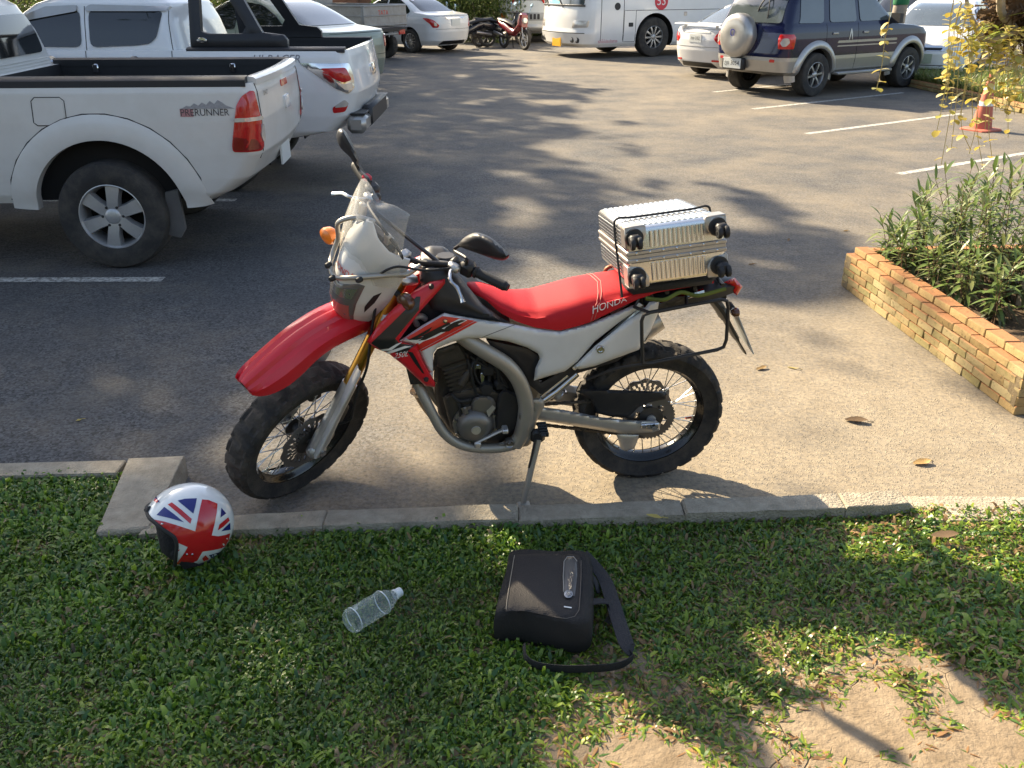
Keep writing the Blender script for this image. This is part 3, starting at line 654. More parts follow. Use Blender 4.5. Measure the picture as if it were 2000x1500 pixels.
def fr(o): o.matrix_local = STEER; return o
DUST = (.3, .25, .18)
MR = mat('red_plastic', (.6, .013, .024), .3, var=.06, coat=.25, dirt=(.5, .1, .08), dirt_amt=.1)
MWH = mat('white_plastic', (.66, .65, .62), .33, var=.05, coat=.25, dirt=DUST, dirt_amt=.13)
MBK = mat('black_plastic', (.018, .018, .02), .42, var=.2, dirt=(.12, .1, .08), dirt_amt=.25)
MSEAT = mat('red_vinyl', (.5, .012, .018), .62, var=.08, bump=.12, bscale=500, spec=.3)
MFRM = mat('frame_paint', (.4, .37, .32), .42, .55, var=.08, dirt=DUST, dirt_amt=.25)
MALU = mat('cast_aluminium', (.6, .59, .57), .42, .8, var=.12, dirt=(.2, .17, .13), dirt_amt=.35)
MCHR = mat('bright_steel', (.6, .6, .6), .22, 1., var=.08)
MGOLD = mat('gold_anodised', (.55, .3, .06), .28, .95, var=.12)
MFG = mat('fork_guard', (.62, .61, .58), .5, var=.08, dirt=DUST, dirt_amt=.35)
MENG = mat('engine_black', (.055, .052, .048), .42, .55, var=.3, bump=.15, bscale=200, dirt=(.16, .13, .1), dirt_amt=.35)
MCOV = mat('engine_cover', (.21, .2, .185), .38, .65, var=.15, dirt=(.22, .18, .13), dirt_amt=.35)
MTYRE = mat('tyre_rubber', (.022, .021, .02), .82, var=.25, scale=25, bump=.3, bscale=150, dirt=(.13, .105, .08), dirt_amt=.55)
MRIM = mat('black_rim', (.012, .012, .013), .22, .3, var=.2, coat=.5)
MSPK = mat('steel_spoke', (.55, .55, .55), .3, 1., var=.1)
MDISC = mat('disc_steel', (.3, .28, .26), .34, .9, var=.12)
MRUB = mat('black_rubber', (.02, .02, .02), .65, var=.2)
MORG = mat('amber_lens', (.75, .2, .02), .25, var=.1, coat=.6)
MORD = mat('smoked_lens', (.1, .035, .012), .2, var=.1, coat=.6)
MRED = mat('red_lens', (.5, .01, .012), .18, var=.1, coat=.6)
MDK = mat('dark_glass', (.13, .12, .115), .08, var=.2, coat=1.)
def clearmat(name, tint, op, hi=.4):
    m = bpy.data.materials.new(name); m.use_nodes = True; t, N, L = nodes(m); b = N['Principled BSDF']; b.inputs['Base Color'].default_value = (*tint, 1); b.inputs['Roughness'].default_value = .08; b.inputs['Alpha'].default_value = op
    lw = N.new('ShaderNodeLayerWeight'); lw.inputs[0].default_value = .35; mr = N.new('ShaderNodeMapRange'); mr.inputs[3].default_value = op; mr.inputs[4].default_value = min(1, op + hi); L(lw.outputs['Facing'], mr.inputs[0]); L(mr.outputs[0], b.inputs['Alpha']); return m
MSCR = clearmat('clear_screen', (.7, .68, .62), .1)
INKB = mat('decal_black', (.015, .015, .016), .35, coat=.3); INKW = mat('decal_white', (.75, .74, .7), .4); INKR = mat('decal_red', (.6, .03, .02), .35, coat=.3); INKG = mat('decal_silver', (.5, .48, .45), .4, .3)

# ---- wheels
def tyre_mb(Ro, Ri, hw, nb, seed, depth=.006):
    m = MB(); na = nb * 8; pr = []
    K = 17
    for i in range(K):
        u = -1 + 2 * i / (K - 1); a = u * 2.15
        y = hw * math.copysign(abs(math.sin(a)) ** .85, a) if abs(a) < math.pi / 2 else math.copysign(hw * (1 - .32 * ((abs(a) - 1.57) / .58) ** 1.6), a)
        r = Ri + (Ro - Ri) * (max(0, .5 + .5 * math.cos(a)) ** .62); pr.append((r, y, abs(u)))
    pr[0] = (Ri - .004, pr[0][1], 1); pr[-1] = (Ri - .004, pr[-1][1], 1)
    vs = []
    for j in range(na):
        th = 2 * math.pi * j / na
        for i, (r, y, u) in enumerate(pr):
            sh = (j + (2 if i > K // 2 else 0) * 2 + abs(i - K // 2) // 2) % 8
            gr = 0
            if u < .66 and sh in (0, 1): gr = depth
            if i in (K // 2 - 2, K // 2 + 2) : gr = max(gr, depth * (.9 if (j // 8) % 2 or sh < 4 else .0))
            rr = r - gr; vs.append((rr * math.cos(th), y * (1 - gr * 2), rr * math.sin(th)))
    m.add(vs, [[j * K + i, j * K + i + 1, ((j + 1) % na) * K + i + 1, ((j + 1) % na) * K + i] for j in range(na) for i in range(K - 1)])
    return m
def wheel(name, C_, Ro, hw, front):
    Rr = Ro - .078; rim = MB(); rim.lathe([(Rr + .004, -.032), (Rr - .002, -.036), (Rr - .008, -.03), (Rr - .014, -.02), (Rr - .024, -.012), (Rr - .026, 0), (Rr - .024, .012), (Rr - .014, .02), (Rr - .008, .03), (Rr - .002, .036), (Rr + .004, .032), (Rr + .002, 0), (Rr + .004, -.032)], (0, 0, 0), (0, 1, 0), 72)
    o = rim.build(name, MRIM, bike); o.matrix_local = (STEER if front else Matrix()) @ Matrix.Translation(C_)
    tyre_mb(Ro, Rr, hw, 26, 1, .009).build('tyre', MTYRE, o, sharp=32)
    hb = MB(); hb.lathe([(.001, -.07), (.018, -.07), (.02, -.045), (.042, -.04), (.044, -.03), (.024, -.026), (.022, 0), (.024, .026), (.044, .03), (.042, .04), (.02, .045), (.018, .07), (.001, .07)], (0, 0, 0), (0, 1, 0), 28); hb.build('hub', MALU if not front else MENG, o)
    sp = []
    for q in range(4):
        sg = 1 if q % 2 else -1; tw = .55 if q < 2 else -.55; m = MB(); p = Vector((.041 * math.cos(tw * 1.6), sg * .034, .041 * math.sin(tw * 1.6))); e_ = Vector((Rr - .022, sg * .004, 0)); m.tube([p, p.lerp(e_, .93), e_], [.0021, .0021, .0034], 5); sp.append(m.mesh('spoke', MSPK))
    for k in range(36):
        s_ = link('spoke', sp[k % 4], o); s_.rotation_euler = (0, 2 * math.pi * k / 36, 0)
    rv = MB(); rv.tube([(Rr - .03, 0, 0), (Rr - .055, .004, .004)], .004, 6); v_ = rv.build('valve', mat('valve_cap', (.4, .02, .02), .4), o); v_.rotation_euler = (0, 2.9, 0)
    return o
fw = wheel('front_wheel', Vector((WB - .016, 0, RFW - .004)), RFW, .06, True)
rw = wheel('rear_wheel', Vector((.02, 0, RRW - .002)), RRW, .064, False)
def disc(parent, r0, r1, y, nh, waves=12, t=.004):
    m = MB(); na = 144; out = []
    for s_, yy in ((0, y - t / 2), (1, y + t / 2)):
        for (rr, wv) in ((r0, 0), (lerp(r0, r1, .33), 0), (lerp(r0, r1, .66), 0), (r1, 1)):
            out.append([Vector(((rr + wv * .004 * math.cos(waves * 2 * math.pi * j / na)) * math.cos(2 * math.pi * j / na), yy, (rr + wv * .004 * math.cos(waves * 2 * math.pi * j / na)) * math.sin(2 * math.pi * j / na))) for j in range(na)])
    n = na; base = [p for q in out for p in q]; fs = []
    for s_ in (0, 1):
        for i in range(3):
            for j in range(na):
                k = (j * nh // na); hole = i == 1 and (j * nh % na) < na * .0 + nh * 0
                slot = (i in (0, 1)) and ((j + i * 2) % (na // nh)) < (na // nh) // 2
                if slot: continue
                a, b_ = (s_ * 4 + i) * n, (s_ * 4 + i + 1) * n; fs.append([a + j, a + (j + 1) % n, b_ + (j + 1) % n, b_ + j])
    for (i0, i1) in ((0, 4), (3, 7)):
        for j in range(na): fs.append([i0 * n + j, i0 * n + (j + 1) % n, i1 * n + (j + 1) % n, i1 * n + j])
    m.add(base, fs); return m.build('brake_disc', MDISC, parent, sharp=30, recalc=False)
disc(fw, .06, .128, .058, 24); disc(rw, .06, .11, -.058, 24)
cm = MB(); cm.lathe([(.001, .062), (.055, .062), (.062, .058), (.062, .054), (.001, .054)], n=30, ax=(0, 1, 0)); cm.build('disc_carrier', MENG, fw)
# rear sprocket
m = MB(); na = 40 * 4; prof = []
for j in range(na):
    a = 2 * math.pi * j / na; r_ = .092 + (.004, .0075, .004, -.001)[j % 4]; prof.append((r_ * math.cos(a), r_ * math.sin(a)))
inner = [(.068 * math.cos(2 * math.pi * j / na), .068 * math.sin(2 * math.pi * j / na)) for j in range(na)]; inn2 = [(.05 * math.cos(2 * math.pi * j / na), .05 * math.sin(2 * math.pi * j / na)) for j in range(na)]
for yy in (.052, .058):
    o_ = len(m.v); m.v += [Vector((p[0], yy, p[1])) for p in prof + inner + inn2]
    fsx = [[j, (j + 1) % na, na + (j + 1) % na, na + j] for j in range(na)] + [[na + j, na + (j + 1) % na, 2 * na + (j + 1) % na, 2 * na + j] for j in range(na) if j % 27 > 13]
    m.f += [[q + o_ for q in f] for f in fsx]; m.m += [0] * len(fsx)
m.build('sprocket', MDISC, rw, recalc=False, sharp=30)
m = MB(); m.lathe([(.001, .064), (.03, .064), (.05, .06), (.052, .05), (.001, .05)], n=28, ax=(0, 1, 0))
for k in range(6): m.lathe([(.001, .066), (.0055, .066), (.006, .058)], (.058 * math.cos(k * 1.047), 0, .058 * math.sin(k * 1.047)), (0, 1, 0), 6)
m.build('sprocket_carrier', MENG, rw)

# ---- fork
AXF = Vector((WB - .018, 0, RFW - .005)); FD = SAX.copy()
for sg in (1, -1):
    b0 = AXF + Vector((0, sg * .1, 0)); m = MB()
    m.tube([b0 + FD * .30, b0 + FD * .47, b0 + FD * .78 + Vector((-.0, 0, 0))], .0245, 18)
    m.tube([b0 + FD * .57, b0 + FD * .63], .028, 18)
    leg = fr(m.build('fork_tube', MGOLD, bike))
    m = MB(); m.tube([b0 - FD * .02 + Vector((.01, 0, 0)), b0 + FD * .05, b0 + FD * .12, b0 + FD * .31], [.03, .034, .03, .0285], 16); m.box(b0 + Vector((.004, sg * .004, -.004)), (.075, .05, .06), .015); m.build('fork_lower', MALU, leg)
    # guard: a long shell wrapped round the outer front
    m = MB(); S = []
    for (t, wd, ex) in ((-.01, .7, .042), (.03, 1.0, .046), (.12, 1.05, .044), (.24, 1.1, .046), (.33, 1.15, .052), (.385, 1.0, .054), (.405, .6, .05)):
        c_ = b0 + FD * t + Vector((0, sg * .002, 0)); F_ = Vector((math.cos(B_RK), 0, math.sin(B_RK))); q = []
        for j in range(13):
            a = (-1.5 + 3.0 * j / 12) * wd; q.append(c_ + F_ * (ex * math.cos(a - .55)) + Vector((0, sg * ex * math.sin(a + .65), 0)))
        for j in range(12, -1, -1):
            a = (-1.5 + 3.0 * j / 12) * wd; q.append(c_ + F_ * ((ex - .005) * math.cos(a - .55)) + Vector((0, sg * (ex - .005) * math.sin(a + .65), 0)))
        S.append(q)
    m.loft(S); m.build('fork_guard', MFG, leg, sharp=35)
m = MB()
for z_, t_ in ((.60, .05), (.755, .035)):
    c_ = AXF + FD * z_ + Vector((-.02, 0, 0)); Mx = Matrix.Rotation(-B_RK, 3, 'Y'); m.box(c_, (.085, .27, t_), .014, Mx)
fr(m.build('triple_clamp', MALU, bike))
m = MB(); m.tube([AXF + Vector((0, -.13, 0)), AXF + Vector((0, .135, 0))], .011, 14); m.lathe([(.001, .0), (.014, 0), (.014, .006), (.001, .008)], AXF + Vector((0, .133, 0)), (0, 1, 0), 6); fr(m.build('front_axle', MCHR, bike))
m = MB(); m.box(AXF + FD * .12 + Vector((-.055, .085, .0)), (.05, .045, .1), .012, Matrix.Rotation(-B_RK, 3, 'Y')); m.box(AXF + FD * .07 + Vector((-.08, -.06, .03)), (.06, .03, .08), .01); fr(m.build('brake_caliper', MENG, bike))
m = MB(); bl = AXF + Vector((0, .14, 0)); m.tube(cr([bl + FD * .08 + Vector((-.05, -.04, 0)), bl + FD * .12 + Vector((-.07, -.005, .0)), bl + FD * .2 + Vector((-.03, .01, 0)), bl + FD * .3 + Vector((.0, .008, 0)), bl + FD * .42 + Vector((.01, 0, 0)), bl + FD * .55 + Vector((.035, -.03, 0)), bl + FD * .72 + Vector((.07, -.06, 0))], 7), .0052, 7); fr(m.build('brake_hose', MRUB, bike))

# ---- front mudguard
FS = [(.98, .77, .05, .05), (1.06, .808, .064, .07), (1.14, .835, .072, .075), (1.233, .856, .075, .078), (1.355, .848, .072, .07), (1.45, .82, .074, .1), (1.53, .787, .07, .085), (1.585, .762, .06, .05), (1.606, .748, .045, .022)]
FS = [tuple(np.interp(t, range(9), [q[i] for q in FS]) for i in range(4)) for t in np.linspace(0, 8, 33)]
FS = [tuple(sum(FS[min(32, max(0, k + d))][i] for d in (-2, -1, 0, 1, 2)) / 5 if 1 < k < 31 else FS[k][i] for i in range(4)) for k in range(33)]
def fsec(x, zr, hw, dr, th=0.):
    hw -= th; q = [(hw * 1.0, zr - dr), (hw * 1.02, zr - dr * .62), (hw * .97, zr - dr * .33), (hw * .82, zr - .022), (hw * .62, zr - .013), (hw * .36, zr - .012), (hw * .2, zr - .002), (0, zr)]
    return [Vector((x - (zr - z_) * .18, y, z_ - (th if 0 < i else 0))) for i, (y, z_) in enumerate(q)] + [Vector((x - (zr - z_) * .18, -y, z_ - (th if 0 < i else 0))) for i, (y, z_) in reversed(list(enumerate(q[:-1])))]
m = MB(); m.loft([fsec(*q) + fsec(*q, th=.004)[::-1] for q in FS]); fr(m.build('front_mudguard', MR, bike, sharp=28))

# ---- headlight mask
MZ = [.795, .82, .86, .92, 1.0, 1.05, 1.085, 1.11, 1.15, 1.195]
MXC = [1.185, 1.205, 1.217, 1.225, 1.213, 1.192, 1.176, 1.163, 1.138, 1.108]; MHW = [.06, .078, .098, .116, .128, .134, .13, .09, .048, .01]; MXS = [1.145, 1.13, 1.11, 1.085, 1.055, 1.04, 1.03, 1.085, 1.105, 1.1]
def maskX(y, z_): xc, hw, xs = interp(z_, MZ, MXC), interp(z_, MZ, MHW), interp(z_, MZ, MXS); return xc - (xc - xs) * min(1.3, abs(y) / hw) ** 2.3
m = MB(); S = []
for z_ in np.linspace(.795, 1.195, 41):
    hw = interp(z_, MZ, MHW); ys = [hw * math.sin(t) for t in np.linspace(-math.pi / 2, math.pi / 2, 21)]
    S.append([Vector((maskX(y, z_), y, z_)) for y in ys] + [Vector((maskX(y, z_) - .006, y * .97, z_)) for y in ys[::-1]])
m.loft(S); mk = fr(m.build('headlight_mask', MWH, bike, sharp=42))
def onmask(poly, name, mtl, off=.003, h=.012, bulge=.0, parent=mk):
    m = MB(); m.puff(poly, lambda u, v, w_: Vector((maskX(u, v) + w_, u, v)), off, bulge, .02, h, back=off - .006); return m.build(name, mtl, parent)
onmask([(-.074, 1.0), (-.06, 1.008), (0, .985), (.06, 1.008), (.074, 1.0), (.062, .92), (.047, .828), (-.047, .828), (-.062, .92)], 'headlight_glass', MDK, .004, .01, .006)
onmask([(-.066, .993), (0, .975), (.066, .993), (.054, .945), (-.054, .945)], 'light_unit', mat('lamp_housing', (.5, .48, .45), .18, .8), .0105, .012)
onmask([(-.05, .915), (.05, .915), (.043, .836), (-.043, .836)], 'lower_lens_reflection', mat('lower_lens_reflection', (.4, .12, .1), .12, coat=1.), .0105, .012)  # reddish colour paints in the red mudguard's reflection on the glass
for sg in (1, -1):
    onmask([(sg * .075, .875), (sg * .094, .92), (sg * .103, .965), (sg * .092, .955), (sg * .078, .905)], 'side_vent', MBK, .002, .01)
tx = text_mb('HONDA', .026, lambda u, v, w_: Vector((maskX(u - .004, v + 1.03) + w_, u - .004, v + 1.03)), 0, .0025); tx.build('lettering', INKR, mk)
# bent tube guard bolted round the mask
m = MB()
def mp(y, z_, off=.022): return Vector((maskX(y, z_) + off, y, z_))
m.tube(cr([Vector((1.0, .15, 1.06)), Vector((1.06, .152, 1.055)), mp(.12, 1.05, .03), mp(.06, 1.045, .03), mp(.0, 1.02, .028), mp(-.045, 1.03, .03), mp(-.075, 1.04, .03), mp(-.085, 1.09, .04), Vector((1.16, -.08, 1.16)), Vector((1.12, -.04, 1.19)), Vector((1.07, -.01, 1.17))], 6), .0085, 9)
gd = fr(m.build('mask_guard', MFRM, bike))
m = MB(); 
for p_ in (mp(-.0, 1.02, .04), mp(-.045, 1.035, .04), mp(.075, 1.045, .042)): m = MB(); m.lathe([(.001, .012), (.008, .011), (.01, .004), (.01, -.008)], p_, (1, .1, .1), 10); m.build('guard_bolt', MRUB, gd)
# clear screen: narrow foot behind the mask, flared lip
m = MB(); S = []
for k, (z_, xc, hw, fl) in enumerate([(1.0, 1.185, .14, .10), (1.06, 1.18, .145, .095), (1.12, 1.165, .138, .085), (1.18, 1.14, .13, .075), (1.22, 1.115, .122, .06), (1.25, 1.085, .115, .045), (1.268, 1.055, .11, .025)]):
    q = []
    for th in (0, .003):
        ys = np.linspace(-1, 1, 17) if th == 0 else np.linspace(1, -1, 17)
        for u in ys: q.append(Vector((xc - th - fl * abs(u) ** 1.8 + .004, u * hw, z_ - (.02 if k == 6 else .0) * (1 - abs(math.sin(u * 3.0))) + (.0 if k < 5 else .012 * abs(u) ** 2))))
    S.append(q)
S2 = []
for i in range(len(S) - 1):
    for t in (0, .5): S2.append([a.lerp(b_, t) for a, b_ in zip(S[i], S[i + 1])])
S2.append(S[-1]); m.loft(S2); fr(m.build('clear_screen', MSCR, bike, sharp=50))
m = MB(); m.box((1.075, -.045, 1.12), (.04, .07, .06), .012); m.box((1.05, .0, 1.1), (.05, .16, .05), .014); fr(m.build('instrument_panel', MBK, bike))
m = MB(); m.tube([(1.1, .1, 1.05), (1.05, .09, 1.12)], .006, 6); m.tube([(1.1, -.1, 1.05), (1.05, -.09, 1.12)], .006, 6); m.box((1.06, .05, 1.13), (.02, .03, .05), .006); m.box((1.06, -.08, 1.17), (.02, .03, .05), .006); fr(m.build('screen_bracket', MFRM, bike))
# indicators
def indicator(P, d, mtl, name='indicator', steer=True):
    m = MB(); d = Vector(d).normalized(); m.tube([P - d * .07, P - d * .02], .011, 8); o = m.build(name, MRUB, bike)
    m = MB(); m.lathe([(.001, -.028), (.016, -.026), (.026, -.014), (.029, .004), (.026, .016), (.014, .022), (.001, .023)], P, (1, 0, .1) if steer else (-1, 0, 0), 18); m.v = [P + Vector((q.x - P.x, (q.y - P.y) * 1.25, (q.z - P.z) * .95)) * (1 if steer else .62) + (Vector() if steer else P * .0) if steer else P + Vector((q.x - P.x, (q.y - P.y) * 1.25, (q.z - P.z) * .95)) * .6 for q in m.v]; m.build('lens', mtl, o)
    return fr(o) if steer else o
indicator(Fk(705, 658, .17), (0, 1, 0), MORD); indicator(Vector((1.118, -.175, 1.017)), (0, -1, 0), MORG)

# ---- handlebar
GL, GR = Vector((.84, .395, 1.068)), Vector((.825, -.395, 1.05)); HC = Vector((.975, 0, 1.0))
m = MB(); P = cr([GL, (.868, .27, 1.06), (.915, .19, 1.052), (.955, .1, 1.015), HC, (.955, -.1, 1.012), (.91, -.19, 1.045), (.86, -.27, 1.05), GR], 6); m.tube(P, .0112, 12)
m.tube([(.925, .16, 1.046), (.925, -.16, 1.042)], .0075, 8)
hb = fr(m.build('handlebar', MBK, bike)); m = MB(); m.box((.97, .045, 1.0), (.045, .035, .06), .008); m.box((.97, -.045, 1.0), (.045, .035, .06), .008); m.build('bar_clamp', MALU, hb)
for sg, ge, gi in ((1, GL, Vector((.866, .28, 1.06))), (-1, GR, Vector((.858, -.28, 1.05)))):
    d = (gi - ge).normalized(); m = MB(); rp = []
    for k in range(25): rp.append(.0165 + (.0012 if k % 2 else 0) + (.004 if k > 22 else 0))
    m.tube([ge.lerp(gi, k / 24) for k in range(25)], rp, 14); m.tube([ge - d * .012, ge + d * .004], [.012, .0165], 12); m.build('grip', MRUB, hb)
    m = MB(); c_ = gi + d * .03; Mx = Matrix.Rotation(math.atan2(d.y, d.x), 3, 'Z'); m.box(c_, (.05, .05, .058), .012, Mx); m.box(c_ + d * .045 + Vector((.01, 0, .004)), (.03, .042, .04), .01, Mx); sw = m.build('switch_box', MBK, hb)
    m = MB(); lv = c_ + d * .03 + Vector((.03, 0, .0)); o2 = Vector((0, sg, 0)); m.tube(cr([lv, lv + Vector((.03, sg * .012, .003)), lv + Vector((.055, sg * .04, .004)), lv + Vector((.056, sg * .075, -.004)), lv + Vector((.062, sg * .105, -.022)), lv + Vector((.066, sg * .118, -.03))], 5), [.0075] * 4 + [.0068] * 18 + [.0075] * 2 + [.0085] * 2, 8); m.build('brake_lever' if sg < 0 else 'clutch_lever', MCHR, hb)
    m = MB(); m.box(lv + Vector((.0, 0, .004)), (.03, .045, .03), .008); m.build('lever_perch', MALU, hb)
m = MB(); m.box(Vector((.865, -.285, 1.085)), (.03, .03, .02), .005); m.build('stop_switch', mat('red_switch', (.5, .02, .04), .4), hb)
def mirror(P0_, P1_, poly, w_, thick, name):
    m = MB(); m.tube(cr(P0_, 5), .0058, 8); o = fr(m.build('mirror', MBK, bike)); m = MB()
    def MM(u, v, ww): return P1_(u, v, ww)
    m.puff(poly, MM, 0, thick, 26, 9, back=-.006, k=3); m.build('mirror_housing', MBK, o, sharp=50)
def fxplane(X0, Z0):                            # plane square to the turned front end, for the mirrors
    f_ = Vector((1, 0, .05)).normalized(); M3 = BM4.to_3x3()
    def MM(u, v, ww): nn = M3 @ (STEER.to_3x3() @ f_); o = BM4 @ (STEER @ (Vector((X0, 0, Z0)) + f_ * ww)); return STI @ (BMI @ cutp(*Apx(u, v), o, nn))
    return MM
ML = fxplane(.86, 1.15); MRr = fxplane(.845, 1.2)
mirror([Vector((.885, .25, 1.07)), Vector((.89, .25, 1.11)), ML(882, 470, 0), ML(905, 448, 0)], ML, [(897, 452), (912, 428), (950, 406), (985, 408), (1030, 432), (1078, 478), (1083, 492), (1065, 506), (1030, 502), (960, 478), (915, 462)], 0, .028, 'mirror')
mirror([Vector((.88, -.25, 1.06)), Vector((.88, -.26, 1.1)), MRr(535, 180, 0), MRr(524, 160, 0)], MRr, [(528, 178), (500, 130), (462, 92), (448, 58), (450, 34), (462, 21), (482, 32), (508, 78), (526, 125), (530, 150)], 0, .03, 'mirror')
# cables
m = MB(); m.tube(cr([Vector((.9, .22, 1.05)), Vector((1.02, .19, 1.08)), Vector((1.1, .14, 1.1)), Vector((1.13, .08, 1.02)), Vector((1.08, .05, .92)), Vector((1.0, .03, .85))], 7), .0045, 6)
m.tube(cr([Vector((.9, -.2, 1.05)), Vector((1.0, -.12, 1.13)), Vector((1.06, .02, 1.16)), Vector((1.05, .11, 1.1)), Vector((1.04, .1, 1.0)), Vector((1.02, .06, .88))], 7), .0055, 6)
m.tube(cr([Vector((.9, -.22, 1.05)), Vector((1.05, -.15, 1.12)), Vector((1.1, -.05, 1.05)), Vector((1.05, .0, .9))], 7), .0045, 6)
fr(m.build('control_cable', MRUB, bike))

# ---- body: seat, tank, shrouds, side panels (outlines on the bike's own plane, each at its own width)
def sd(name, poly, w0, bulge, rad, mtl, h=9, back=None, k=1, both=True, parent=bike, w0f=None, sharp=45, one=False):
    m = MB(); wf = {}
    m.puff(poly, lambda u, v, w_: B(u, v, w_), w0, bulge, rad, h, back=(w0 - .035) if back is None else back, k=k, w0f=w0f)
    o = m.build(name, mtl, parent, sharp=sharp)
    o2 = m.flipped().build(name, mtl, parent, sharp=sharp) if both else None
    return o, o2
def poly_w(poly, w0, bulge, rad, w0f=None, k=1):
    P = [Vector((p[0], p[1], 0)) for p in poly]
    if k > 1: P = cr(P, k, True)
    A = np.array([(p.x, p.y) for p in P]); Bq = np.roll(A, -1, 0); d = Bq - A; l2 = (d ** 2).sum(1)
    def f(u, v):
        X = np.array([u, v]); t = np.clip(((X - A) * d).sum(1) / l2, 0, 1); q = np.sqrt((((A + t[:, None] * d) - X) ** 2).sum(1)).min(); t = min(1, q / rad)
        return (w0f(u, v) if w0f else w0) + bulge * math.sqrt(1 - (1 - t) ** 2)
    return f
def decal(name, poly, f, mtl, parent, off=.0014, both=True, h=10):
    m = MB(); m.puff(poly, lambda u, v, w_: B(u, v, w_), 0, 0, 1, h, w0f=lambda u, v: f(u, v) + off); o = m.build(name, mtl, parent, recalc=False)
    if both: m.flipped().build(name, mtl, parent, recalc=False)
# seat
top = [B(*q, interp(q[0], [1090, 1500], [-.075, -.025])) for q in ((935, 566), (975, 577), (1030, 600), (1090, 618), (1160, 624), (1240, 608), (1320, 590), (1420, 576), (1500, 568), (1620, 553), (1790, 535))]
bot = [B(*q, .135) for q in ((925, 596), (985, 668), (1050, 716), (1110, 742), (1180, 757), (1270, 767), (1380, 737), (1480, 692), (1560, 656), (1680, 620), (1830, 590))]
TX, TZ = [p.x for p in top][::-1], [p.z for p in top][::-1]; BX, BZ = [p.x for p in bot][::-1], [p.z for p in bot][::-1]
def seat_sec(x):
    zt, zb = interp(x, TX, TZ), interp(x, BX, BZ); zb = min(zb, zt - .012); hw = interp(x, [-.15, .1, .35, .5, .62, .7, .735], [.085, .12, .135, .13, .095, .05, .018])
    q = [(hw, zb), (hw * 1.0, lerp(zb, zt, .35)), (hw * .965, lerp(zb, zt, .72)), (hw * .9, zt - .014), (hw * .8, zt - .003), (hw * .6, zt + .004), (hw * .3, zt + .007), (0, zt + .008)]
    return [Vector((x, y, z_)) for y, z_ in q] + [Vector((x, -y, z_)) for y, z_ in q[-2::-1]]
m = MB(); XS = list(np.linspace(-.15, .735, 60)); m.loft([seat_sec(x) for x in XS]); seat = m.build('seat', MSEAT, bike, sharp=50)
def seat_at(x, u):                              # u 0..1 across the left flank, bottom to crown
    s_ = seat_sec(x)[:8]; i = min(6, int(u * 7)); return s_[i].lerp(s_[i + 1], u * 7 - i)
for xo in (.288, .3):
    m = MB(); m.tube([seat_at(xo - .05 * u * (1 if u < .45 else .9), u) + Vector((0, .0005, .0008)) for u in np.linspace(.0, 1, 22)] , .0016, 5); m.mirror(); m.build('seat_seam', mat('seat_stitch', (.5, .1, .08), .6), seat)
def flank(u, v, w_):
    x = .236 - u; p = seat_at(x, lerp(.06, .4, min(1, max(0, (v + .025) / .05)))); return p + Vector((0, w_ + .002, .001))
text_mb('HONDA', .036, flank, 0, .0022, sx=.92).build('lettering', mat('seat_print', (.8, .74, .7), .5), seat, recalc=False)
# tank and its black covers
TK = [(762, 532), (800, 515), (855, 516), (890, 550), (930, 600), (985, 668), (1050, 716), (1088, 737), (985, 724), (885, 708), (800, 690), (770, 640), (755, 580)]
sd('fuel_tank', TK, .075, .05, 60, MBK, 12, back=.0, w0f=lambda u, v: .06 + .05 * min(1, max(0, (v - 515) / 200)))
m = MB(); q = [B(*p, 0) for p in ((765, 520), (800, 505), (850, 508), (890, 540), (925, 566))]
m.loft([[Vector((p.x, y, p.z - abs(y) * .22)) for y in np.linspace(-.1, .1, 9)] + [Vector((p.x, y, p.z - .12)) for y in np.linspace(.1, -.1, 9)] for p in q]); m.build('tank_top', MBK, bike); 
m = MB(); m.lathe([(.001, .03), (.03, .03), (.036, .022), (.036, 0)], B(850, 505, 0) + Vector((0, 0, -.012)), (0, 0, 1), 20); m.build('filler_cap', MBK, bike)
# side panel
W1 = [(680, 803), (760, 748), (845, 700), (885, 709), (985, 726), (1085, 740), (1180, 758), (1270, 768), (1380, 739), (1500, 690), (1562, 662), (1578, 672), (1480, 742), (1400, 805), (1335, 880), (1290, 915), (1175, 950), (1180, 905), (1197, 868), (1190, 850), (1150, 828), (1080, 805), (1000, 793), (930, 793), (870, 808), (818, 830), (804, 850), (803, 955), (765, 870), (745, 822)]
w1f = lambda u, v: interp(u, [680, 800, 950, 1100, 1300, 1580], [.175, .165, .14, .128, .125, .105])
sp1, _ = sd('side_panel', W1, 0, .016, 22, MWH, 9, back=.06, w0f=w1f); f1 = poly_w(W1, 0, .016, 22, w1f)
m = MB(); jl = [(1108, 742), (1040, 765), (985, 792)]; m.tube([B(u, v, f1(u, v)) for u, v in cr([(a, b_, 0) for a, b_ in jl], 3)[0:0] or [(lerp(1106, 985, t), lerp(743, 790, t)) for t in np.linspace(0, 1, 12)]], .0012, 4); m.mirror(); m.build('panel_joint', MBK, sp1)
D = lambda nm, P, mt, off=.0016: decal(nm, P, f1, mt, sp1, off)
D('decal', [(704, 792), (770, 752), (838, 712), (888, 718), (958, 729), (905, 757), (752, 838), (738, 815)], INKR)
D('decal', [(700, 800), (738, 800), (900, 722), (930, 727), (812, 790), (768, 805), (744, 822), (736, 812)], INKW, .0026)
for P in ([(712, 800), (748, 782), (800, 752), (790, 768), (748, 792), (800, 782), (838, 765), (795, 785), (745, 800)], [(748, 803), (775, 789), (760, 786), (805, 763), (862, 735), (868, 742), (835, 758), (852, 762), (800, 788), (775, 800)], [(834, 772), (852, 752), (880, 735), (908, 726), (925, 728), (893, 742), (913, 744), (882, 755), (862, 768)]): D('decal', P, INKB, .0036)
D('decal', [(958, 731), (968, 733), (890, 776), (760, 842), (756, 838), (880, 772)], INKR)
